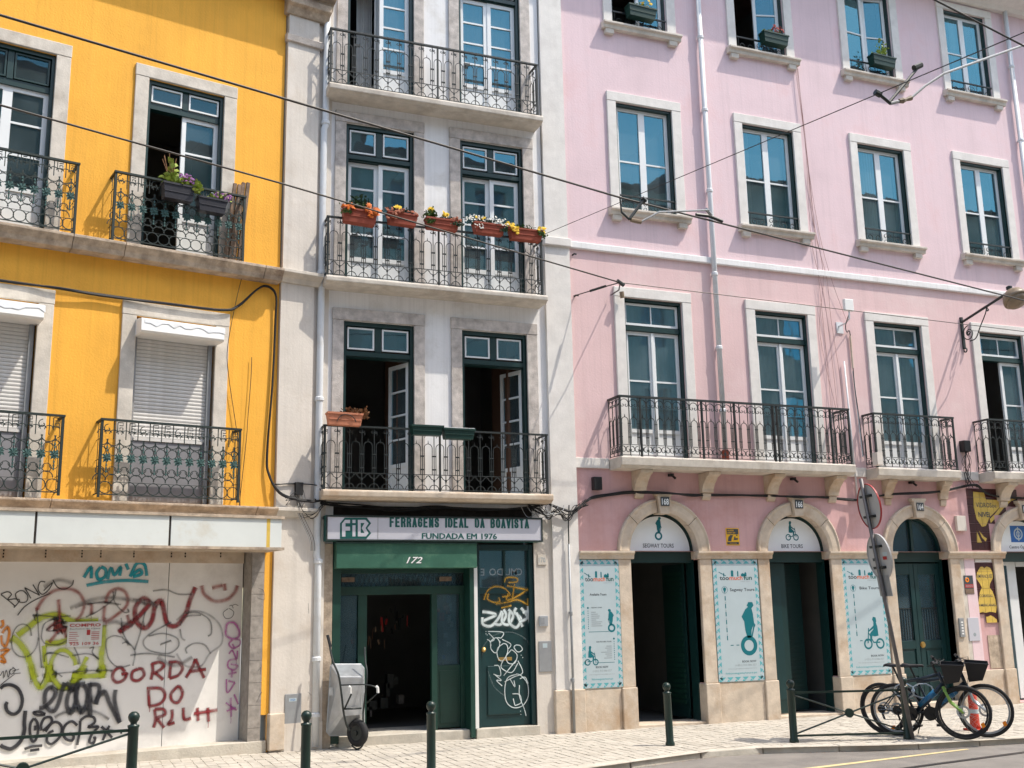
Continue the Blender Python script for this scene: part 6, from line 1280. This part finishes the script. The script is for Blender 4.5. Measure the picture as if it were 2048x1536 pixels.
for dy in (0, -1.0):
    for w0, w1, zz, mm in ((-.03, .012, -.070, 'rail_steel'), (.012, .045, -.0712, 'dark_brown'), (.045, .06, -.070, 'rail_steel')):
        k = MB(); k.raw([(-10, -4.28-2.4+dy+w0-.35, zz+.2 if 0 else zz), (5, -4.95+dy+w0+.1, zz), (20, -2.7+dy+w0+.15, zz), (20, -2.7+dy+w1+.15, zz), (5, -4.95+dy+w1+.1, zz), (-10, -7.03+dy+w1, zz)], [(0, 1, 4, 5), (1, 2, 3, 4)]) if 0 else k.raw([(4, -5.09+dy+w0, zz), (10.6, -4.03+dy+w0, zz), (10.6, -4.03+dy+w1, zz), (4, -5.09+dy+w1, zz)], [(0, 1, 2, 3)])
        k.build('tram_rail', mm, road)
# leaf litter along the kerb
lt = MB()
for i in range(240):
    x = random.uniform(6, 12); y = kerb_y(x)-abs(random.gauss(0, .05))-.01; s = random.uniform(.006, .02); a = random.uniform(0, 6)
    lt.raw([(x, y, -.069), (x+s*math.cos(a), y+s*math.sin(a), -.068), (x+s*math.cos(a+1), y+s*math.sin(a+1), -.066)], [(0, 1, 2)])
o = bpy.data.objects.new('leaf_litter', lt.mesh('leaf_litter', 'dry_twig')); COL.objects.link(o); o.parent = road; o['kind'] = 'stuff'
# ================================================================== bollards, barriers
def bollard_mesh(m, h=.735, r=.046):
    m.lathe((0, 0, 0), [(r*1.25, -.02), (r*1.25, .03), (r*1.02, .05), (r, h-.13), (r*1.12, h-.12), (r*1.12, h-.105), (r*.62, h-.10), (r*.62, h-.085), (r*.95, h-.065), (r*1.12, h-.035), (r*.95, h-.01), (r*.5, h+.008), (.002, h+.012)], 16); return m
BM = bollard_mesh(MB()).mesh('bollard', 'bollard_green', smooth=True)
def bollard(x, y, label, lean=(0, 0)):
    o = bpy.data.objects.new('bollard', BM); COL.objects.link(o); o.location = (x, y, ground(x)); o.rotation_euler = (lean[0], lean[1], 0); o['label'] = label; o['category'] = 'bollard'; o['group'] = 'bollards along the kerb'; return o
def boll_at(px, py_top, h=.745):
    best = None
    for i in range(400):
        o = 1+i*.01; u, z = at('P', px, py_top, o)
        if z-ground(u) <= h+.0 and best is None: pass
        e = abs(z-ground(u)-h); best = (e, u, o) if best is None or e < best[0] else best
    return best[1], -best[2]
bollard(6.86, -1.95, 'green ball topped bollard standing in front of door 168', (0, -.02))
bollard(*boll_at(862, 1402), 'green ball topped bollard in front of the hardware shop doorway')
bollard(*boll_at(613, 1421), 'scuffed green bollard in front of the pilaster between yellow and white buildings')
def barrier(a, b, label):
    A, B = Vector(a), Vector(b); d = B-A; L = d.length; t = bpy.data.objects.new('barrier', None); COL.objects.link(t); t.location = (A.x, A.y, ground(A.x)); t.rotation_euler = (0, 0, math.atan2(d.y, d.x)); t['label'] = label; t['category'] = 'barrier'; t['group'] = 'green pedestrian barriers'; BASE[t.name] = (0, 0, 0)
    for u in (0, L): o = bpy.data.objects.new('post', BM); COL.objects.link(o); o.parent = t; o.location = (u, 0, 0)
    k = MB(); k.box(.03, L-.03, .575, .60, -.014, .014); k.box(.03, L-.03, .065, .088, -.014, .014); k.build('rail', 'bollard_green', t)
    for s in (0, 1):
        z0, z1 = (.10, .56) if s else (.56, .10); MB().tube([(.03, z0, .004*s), (L-.03, z1, .004*s)], .011, 6).build('cross_bar', 'bollard_green', t)
    MB().disc(L/2, .33, .055, -.022, .026, 16).build('centre_disc', 'bollard_green', t, bevel=.006)
    return t
barrier((8.31, -2.45, 0), (9.67, -2.90, 0), 'green crossed barrier at the kerb left of the parked bicycles')
lx, ly = boll_at(268, 1432)
barrier((lx-1.75, ly-.18, 0), (lx, ly, 0), 'green crossed barrier before the graffiti hoarding at lower left')
# ================================================================== leaning sign pole
sp_ = bpy.data.objects.new('traffic_sign', None); COL.objects.link(sp_); sp_.location = (9.69, -2.96, 0); sp_['label'] = 'leaning grey pole carrying two round traffic signs seen from behind'; sp_['category'] = 'traffic sign'; BASE[sp_.name] = (0, 0, 0)
P0 = Vector((9.69, -2.96, 0)); P1 = Vector((9.285, -2.90, 3.22)); ax = (P1-P0).normalized()
k = MB(); k.tubew([Vector((0, 0, 0)), P1-P0], .026, 10); k.build('pole', 'pole_grey', sp_, smooth=True)
def disc_at(z, r, name, m, rimc):
    c = P0+ax*(z/ax.z)-P0; n = Vector((math.cos(R(-12)), math.sin(R(-12)), 0)); n = (n-ax*n.dot(ax)).normalized(); c = c+n*.045; s = n.cross(ax)
    for nm, rr, off, mm in ((name, r, 0, m), ('sign_rim', r*1.0, .006, rimc)):
        k = MB(); N = 36; pts = []
        if nm == name:
            for o_ in (0, .004):
                pts += [tuple(c+(s*math.cos(2*PI*i/N)+ax*math.sin(2*PI*i/N))*rr*.97+n*o_) for i in range(N)]
            k.raw(pts, [tuple(range(N)), tuple(range(N, 2*N))]+[(i, (i+1) % N, N+(i+1) % N, N+i) for i in range(N)])
        else:
            for i in range(N): pts += [tuple(c+(s*math.cos(2*PI*i/N)+ax*math.sin(2*PI*i/N))*q_+n*w_) for q_, w_ in ((rr*.965, -.012), (rr, -.012), (rr, .008), (rr*.965, .008))]
            k.raw(pts, [(4*i+j, 4*i+(j+1) % 4, 4*((i+1) % N)+(j+1) % 4, 4*((i+1) % N)+j) for i in range(N) for j in range(4)])
        k.build(nm, mm, sp_)
    k = MB()
    for dz in (-r*.45, r*.45):
        p = c+ax*dz-n*.02; k.raw([tuple(p+s*a+ax*b+n*c_) for a in (-.12, .12) for b in (-.016, .016) for c_ in (-.03, .02)], [(0, 1, 3, 2), (4, 5, 7, 6), (0, 1, 5, 4), (2, 3, 7, 6), (0, 2, 6, 4), (1, 3, 7, 5)])
    k.build('clamp', 'iron', sp_)
    return c, n, s
disc_at(2.86, .29, 'sign_disc', 'grey_panel', 'red_print')
c2, n2, s2 = disc_at(2.22, .295, 'sign_disc', 'grey_panel', 'grey_panel')
k = MB(); p = ax*(1.86/ax.z)-n2*.0
k.raw([tuple(p+s2*a+ax*b+n2*c_) for a in (-.15, .15) for b in (-.13, .13) for c_ in (.03, .04)], [(0, 1, 3, 2), (4, 5, 7, 6), (0, 1, 5, 4), (2, 3, 7, 6), (0, 2, 6, 4), (1, 3, 7, 5)]); k.build('plate', 'grey_metal', sp_)
for (dx_, dz_, w_, m) in ((.13, -.02, .05, 'red_print'), (.15, .03, .06, 'poster_white'), (-.14, -.03, .045, 'dark_print')):
    k = MB(); p = c2+s2*dx_+ax*dz_-n2*.003; k.raw([tuple(p+s2*a*w_+ax*b*w_*.4) for a, b in ((-1, -1), (1, -1), (1, 1), (-1, 1))], [(0, 1, 2, 3)]); k.build('sticker', m, sp_)
# ================================================================== bicycles
def bike(x, y, heading, lean, steer, cols, label, basket=True):
    t = bpy.data.objects.new('bicycle', None); COL.objects.link(t); t.location = (x, y, 0); t.rotation_euler = (R(lean), 0, R(heading)); t.rotation_mode = 'XYZ'; t['label'] = label; t['category'] = 'bicycle'; t['group'] = 'bicycles parked at the kerb'; BASE[t.name] = (0, 0, 0)
    r = .325; WB = 1.04; fc_, acc = cols
    def wheel(cx, M):
        k = MB(); N = 40; pts = []
        for i in range(N):
            a = 2*PI*i/N
            for j in range(8): b = 2*PI*j/8; q_ = r-.021+.021*math.cos(b); pts.append((q_*math.cos(a), .020*math.sin(b), q_*math.sin(a)))
        k.raw(pts, [(8*i+j, 8*i+(j+1) % 8, 8*((i+1) % N)+(j+1) % 8, 8*((i+1) % N)+j) for i in range(N) for j in range(8)])
        tm = k.xform(M).build('tyre', 'rubber', t, smooth=True)
        k = MB(); pts = []
        for i in range(N):
            a = 2*PI*i/N
            for q_, w_ in ((r-.044, .012), (r-.044, -.012), (r-.066, -.006), (r-.066, .006)): pts.append((q_*math.cos(a), w_, q_*math.sin(a)))
        k.raw(pts, [(4*i+j, 4*i+(j+1) % 4, 4*((i+1) % N)+(j+1) % 4, 4*((i+1) % N)+j) for i in range(N) for j in range(4)]); k.xform(M).build('rim', 'grey_metal' if acc == 'bike_silver' else 'rubber', tm)
        k = MB()
        for i in range(28):
            a = 2*PI*i/28; b = a+(.5 if i % 2 else -.5); s = .018 if i % 4 < 2 else -.018; k.tubew([(.02*math.cos(b), s, .02*math.sin(b)), ((r-.06)*math.cos(a), 0, (r-.06)*math.sin(a))], .0011, 3)
        k.tubew([(0, -.05, 0), (0, .05, 0)], .018, 8); k.xform(M).build('spokes', 'galvanised', tm)
        k = MB(); k.raw([(.16, .012, -.16), (.20, .012, -.14), (.21, .012, -.19), (.17, .012, -.21)], [(0, 1, 2, 3)]); k.raw([(.16, -.012, -.16), (.20, -.012, -.14), (.21, -.012, -.19), (.17, -.012, -.21)], [(0, 1, 2, 3)]); k.xform(M).build('reflector', 'reflector_orange', tm)
        k = MB(); N = 20; pts = [(q_*math.cos(2*PI*i/N), .03, q_*math.sin(2*PI*i/N)) for i in range(N) for q_ in (.055, .08)]; k.raw(pts, [(2*i, 2*i+1, 2*((i+1) % N)+1, 2*((i+1) % N)) for i in range(N)]); k.xform(M).build('brake_disc', 'galvanised', tm)
    HD = Vector((.80, 0, .62)); S_ = Matrix.Translation((WB, 0, 0)) @ Matrix.Rotation(R(steer), 4, 'Z') @ Matrix.Translation((-WB, 0, 0))
    wheel(0, Matrix.Translation((0, 0, r)) @ Matrix.Rotation(.4, 4, 'Y')); wheel(WB, Matrix.Translation((WB, 0, r)) @ Matrix.Rotation(R(steer), 4, 'Z') @ Matrix.Rotation(-.1, 4, 'Y'))
    bb = (.42, 0, .29); se = (.28, 0, .66); ht = (.80, 0, .78); hb = (.83, 0, .66)
    k = MB(); k.tubew([bb, (.26, 0, .72)], .016, 8); k.tubew([(.275, 0, .66), (.55, 0, .71), ht], .022, 8); k.tubew([bb, (.62, 0, .46), hb], [.03, .034, .030], 8); k.tubew([(.79, 0, .80), (.845, 0, .62)], .023, 8)
    for s in (-1, 1): k.tubew([(0, s*.06, r), (.2, s*.045, .30), bb], .011, 6); k.tubew([(0, s*.06, r), (.28, s*.03, .62)], .009, 6)
    k.build('frame', fc_, t, smooth=True)
    k = MB(); k.tubew([(.50, 0, .385), (.62, 0, .475), (.72, 0, .56)], .040, 8); k.build('battery' if acc != 'bike_silver' else 'down_tube_decal', 'bike_blue' if fc_ != 'bike_blue' else 'bike_silver', t, smooth=True)
    k = MB(); k.tubew([(.40, -.07, .29), (.40, .07, .29)], .05, 14); k.tubew([(.40, -.075, .29), (.40, -.06, .29)], .085, 18); k.tubew([(.40, -.09, .29), (.50, -.09, .16)], .010, 6); k.tubew([(.40, .09, .29), (.30, .09, .42)], .010, 6)
    for a, b, c in ((.50, -.13, .16), (.30, .13, .42)): k.raw([(a-.045, b-.04, c-.01), (a+.045, b-.04, c-.01), (a+.045, b+.04, c-.01), (a-.045, b+.04, c-.01), (a-.045, b-.04, c+.01), (a+.045, b-.04, c+.01), (a+.045, b+.04, c+.01), (a-.045, b+.04, c+.01)], [(0, 1, 2, 3), (4, 5, 6, 7), (0, 1, 5, 4), (1, 2, 6, 5), (2, 3, 7, 6), (3, 0, 4, 7)])
    k.tubew([(0, -.045, r+.045), (.40, -.068, .375)], .005, 4); k.tubew([(0, -.045, r-.045), (.02, -.05, .20), (.40, -.068, .205)], .005, 4); k.tubew([(0, -.05, r), (.0, -.055, r)], .055, 14); k.tubew([(0.0, -.06, r-.02), (.03, -.06, .20)], .014, 6)
    k.build('drivetrain', 'black_plastic', t, smooth=False)
    k = MB(); k.tubew([(.20, .0, .86), (.275, 0, .66)], .013, 8); k.build('seat_post', 'iron', t)
    k = MB(); pts = []
    prof = [(-.10, .068, .0), (-.07, .075, .012), (.0, .06, .0), (.08, .028, -.002), (.15, .016, -.004), (.17, .006, -.012)]
    for x_, w_, z_ in prof: pts += [(.20+x_, -w_, .885+z_-.03), (.20+x_, -w_*.8, .885+z_), (.20+x_, w_*.8, .885+z_), (.20+x_, w_, .885+z_-.03)]
    n_ = len(prof); k.raw(pts, [(4*i+j, 4*i+(j+1) % 4, 4*(i+1)+(j+1) % 4, 4*(i+1)+j) for i in range(n_-1) for j in range(4)]+[(0, 1, 2, 3), (4*n_-4, 4*n_-3, 4*n_-2, 4*n_-1)]); k.build('saddle', 'black_plastic', t, smooth=True, bevel=.006)
    k = MB(); k.tubew([(.845, 0, .64), (.86, 0, .60)], .02, 8); k.tubew([(.86, -.06, .60), (.86, .06, .60)], .022, 8)
    for s in (-1, 1): k.tubew([(.86, s*.055, .60), (.91, s*.055, .45)], .017, 8); k.tubew([(.91, s*.055, .45), (WB, s*.055, r)], .015, 8)
    k.xform(S_).build('fork', 'bike_silver' if acc == 'bike_silver' else acc, t, smooth=True)
    k = MB(); k.tubew([(.79, 0, .80), (.76, 0, .90), (.80, 0, .93)], .016, 8); k.tubew([(.76, -.30, .96), (.81, -.12, .935), (.81, .12, .935), (.76, .30, .96)], .012, 8)
    for s in (-1, 1): k.tubew([(.775, s*.20, .955), (.755, s*.31, .965)], .018, 8); k.tubew([(.81, s*.18, .94), (.85, s*.24, .92)], .006, 5); k.tubew([(.82, s*.15, .945), (.90, s*.06, .97), (.88, 0, .75), (.86, 0, .62)], .0035, 4)
    k.xform(S_).build('handlebar', 'black_plastic', t)
    if basket:
        k = MB(); b0 = [(.88, -.10, .68), (.88, .10, .68), (1.04, .10, .70), (1.04, -.10, .70)]; b1 = [(.85, -.16, .92), (.85, .16, .92), (1.12, .15, .90), (1.12, -.15, .90)]; k.raw(b0+b1, [(0, 1, 2, 3), (0, 1, 5, 4), (1, 2, 6, 5), (2, 3, 7, 6), (3, 0, 4, 7)])
        k.tubew(b1, .008, 5, True); k.xform(S_).build('basket', 'black_plastic', t, bevel=.01)
    k = MB(); k.tubew([(.30, .05, .28), (.22, .17, .0)], .008, 6); k.build('kickstand', 'iron', t)
    k = MB(); k.tubew([Vector((.33+.13*math.cos(a_/10*2*PI), -.03+.02*math.sin(a_), .56+.09*math.sin(a_/10*2*PI))) for a_ in range(11)], .010, 6); k.build('cable_lock', 'bike_silver', t)
    return t
bike(9.83, -2.56, -43, 4, 0, ('bike_dark', 'bike_silver'), 'farther bicycle with silver fork and black basket, its front wheel furthest right')
bike(9.80, -2.36, -67, 5, 24, ('bike_dark', 'bike_lime'), 'nearer blue and black bicycle with lime fork leaning by the sign pole')
cn = bpy.data.objects.new('traffic_cone', None); COL.objects.link(cn); cn.location = (11.02, -2.62, 0); cn['label'] = 'orange red striped traffic cone standing behind the bicycle front wheels'; cn['category'] = 'traffic cone'; BASE[cn.name] = (0, 0, 0)
k = MB(); k.lathe((0, .03, 0), [(.075, 0), (.060, .05), (.055, .44), (.04, .47), (.0, .48)], 16); k.build('cone_body', 'cone_red', cn, smooth=True)
MB().lathe((0, .22, 0), [(.060, 0), (.059, .05)], 16).build('stripe', 'poster_white', cn); MB().box(-.11, .11, 0, .03, -.11, .11).build('cone_foot', 'cone_red', cn, bevel=.01)
# ================================================================== wheelbarrow
cw = lambda x, y, o: (*at('P', 620+x/4.572, 1200+y/4.572, o), o)
wb = thing('wheelbarrow', 'galvanised wheelbarrow tipped upright against the shop front with black tubes', 'wheelbarrow', 'P', (3.2, 0, .25))
rim = [cw(190, 600, .10), cw(215, 588, .10), cw(465, 588, .10), cw(492, 620, .10), cw(495, 1200, .10), cw(470, 1235, .10), cw(180, 1240, .10), cw(152, 1205, .10)]
bot = [cw(262, 720, .40), cw(275, 700, .40), cw(480, 700, .40), cw(490, 730, .40), cw(470, 1030, .36), cw(455, 1050, .36), cw(300, 1060, .36), cw(285, 1030, .36)]
k = MB(); k.add(rim+bot, [(i, (i+1) % 8, 8+(i+1) % 8, 8+i) for i in range(8)]+[tuple(range(8, 16))]); tub = k.build('tub', 'galvanised', wb, smooth=False, bevel=.012)
MB().tube(rim, .009, 6, True).build('tub_rim', 'galvanised', wb)
k = MB(); k.tube(smoothpath([cw(165, 325, .30), cw(180, 420, .34), cw(210, 560, .40), cw(262, 690, .46), cw(290, 880, .47), cw(305, 1010, .45), cw(330, 1130, .42), cw(362, 1195, .38)], 5), .013, 7)
k.tube(smoothpath([cw(500, 430, .30), cw(505, 560, .38), cw(522, 680, .45), cw(500, 900, .46), cw(485, 1080, .42), cw(500, 1230, .38), cw(480, 1330, .36), cw(430, 1362, .34), cw(380, 1330, .36)], 5), .011, 7)
k.tube([cw(285, 778, .46), cw(480, 772, .46), cw(560, 782, .50), cw(615, 800, .55)], .009, 6); k.tube([cw(312, 997, .45), cw(470, 990, .45)], .012, 6)
k.tube([cw(318, 992, .46), cw(378, 860, .58)], .011, 6); k.tube([cw(515, 945, .46), cw(610, 860, .60)], .007, 6); k.build('tube_frame', 'iron', wb, smooth=True)
MB().tube([cw(160, 322, .295), cw(188, 430, .345)], .019, 8).build('handle_grip', 'black_plastic', wb)
for a, b in (((370, 855), (368, 800)), ((622, 850), (618, 800))): MB().tube([cw(*a, .60), cw(*b, .60), cw(b[0]-10, b[1]-8, .58)], .018, 7).build('rubber_foot', 'curtain', wb)
wc = cw(432, 1200, .32); Mw = Matrix.Translation((wc[0], -.34, .20)) @ Matrix.Rotation(R(-58), 4, 'Z')
k = MB(); N = 28; rr = .168; k.raw([((rr-.045+.045*math.cos(2*PI*j/8))*math.cos(2*PI*i/N), .045*math.sin(2*PI*j/8), (rr-.045+.045*math.cos(2*PI*j/8))*math.sin(2*PI*i/N)) for i in range(N) for j in range(8)], [(8*i+j, 8*i+(j+1) % 8, 8*((i+1) % N)+(j+1) % 8, 8*((i+1) % N)+j) for i in range(N) for j in range(8)]); wh = k.xform(Mw).build('wheel', 'rubber', wb, smooth=True)
k = MB(); k.tubew([(0, -.03, 0), (0, .03, 0)], rr-.07, 20); k.tubew([(0, -.05, 0), (0, .05, 0)], .03, 10); k.xform(Mw).build('hub', 'iron', wh)
MB().box(*sorted((cw(195, 0, .28)[0], cw(228, 0, .28)[0])), cw(0, 885, .28)[1], cw(0, 812, .28)[1], .22, .232).build('label_plate', 'curtain', wb)
# shop goods glimpsed inside
gd = thing('shop_goods', 'tools and tubes hanging in the dark hardware shop doorway', 'shop goods', 'P', (4.0, .1, -1.2))
for i in range(34):
    u = 3.64+random.random()*.86; z = random.uniform(1.25, 1.8); L = random.uniform(.04, .22); MB().tube([(u, z, -1.3), (u+random.uniform(-.02, .02), z-L, -1.3)], random.uniform(.005, .02), 5).build('hanging_tool', random.choice(['iron', 'weathered_wood', 'iron', 'room_brown', 'black_plastic', 'red_print']), gd)
for i in range(10): u = 3.7+random.random()*.7; z = .15+random.random()*.5; MB().box(u, u+random.uniform(.05, .15), z, z+random.uniform(.08, .2), -1.6, -1.45).build('box', random.choice(['room_grey', 'weathered_wood', 'iron']), gd)
for i in range(12): u = 4.60+random.uniform(0, .27); z = random.uniform(1.0, 1.8); MB().box(u, u+random.uniform(.03, .07), z, z+random.uniform(.04, .12), -.42, -.38).build('packet', random.choice(['orange_print', 'grey_panel', 'red_print', 'curtain', 'blue_sign']), gd)
# ================================================================== houses across the street (seen mirrored in the panes)
def opp(x0, x1, h, m, label, roof=True):
    h -= 1.0
    t = bpy.data.objects.new('opposite_house', None); COL.objects.link(t); t.location = (x0, -16.6, 0); t['label'] = label; t['category'] = 'building'; BASE[t.name] = (0, 0, 0)
    L = x1-x0; hs = []; n = int(L/2.6)
    for f_ in range(int(h/3.1)):
        for i in range(n): c = (i+.5)*L/n; hs.append((c-.5, c+.5, .9+f_*3.1, 2.6+f_*3.1))
    k = MB(); wall(k, 0, L, 0, h, hs, 0, .25); k.v = [(x, -y, z) for x, y, z in k.v]; k.build('wall', m, t)
    k = MB(); k.box(0, L, 0, h-.01, .3, 9); k.v = [(x, y-.0, z) if 0 else (x, y, z) for x, y, z in k.v]; k.build('rear_block', m, t)
    wm = MB().quad(0, 1.0, 0, 1.7, 0).mesh('window', 'dull_glass'); fm = MB(); fm.box(.48, .52, 0, 1.7, -.02, .02); fm.box(0, 1.0, .8, .84, -.02, .02); fm = fm.mesh('frame', 'white_sash')
    for a, b, c, d in hs:
        o = bpy.data.objects.new('window', wm); COL.objects.link(o); o.parent = t; o.location = (a, -.2, c); q_ = bpy.data.objects.new('frame', fm); COL.objects.link(q_); q_.parent = o
    k = MB(); k.raw([(-.3, .5, h), (L+.3, .5, h), (L+.3, -9.2, h), (-.3, -9.2, h), (0, -4.4, h+.7), (L, -4.4, h+.7)], [(0, 1, 5, 4), (2, 3, 4, 5), (0, 4, 3), (1, 2, 5), (0, 1, 2, 3)]); k.build('roof', 'roof_tile', t)
    return t
opp(-22, -6, 16.6, 'opp_wall_light', 'pale house across the street at the left')
opp(-6, 7.5, 17.4, 'opp_wall', 'brown rendered house across the street behind the viewpoint')
opp(7.5, 19, 16.7, 'opp_wall_light', 'pale house across the street to the right')
opp(19, 36, 17.6, 'opp_wall', 'brown rendered house far along the opposite side')
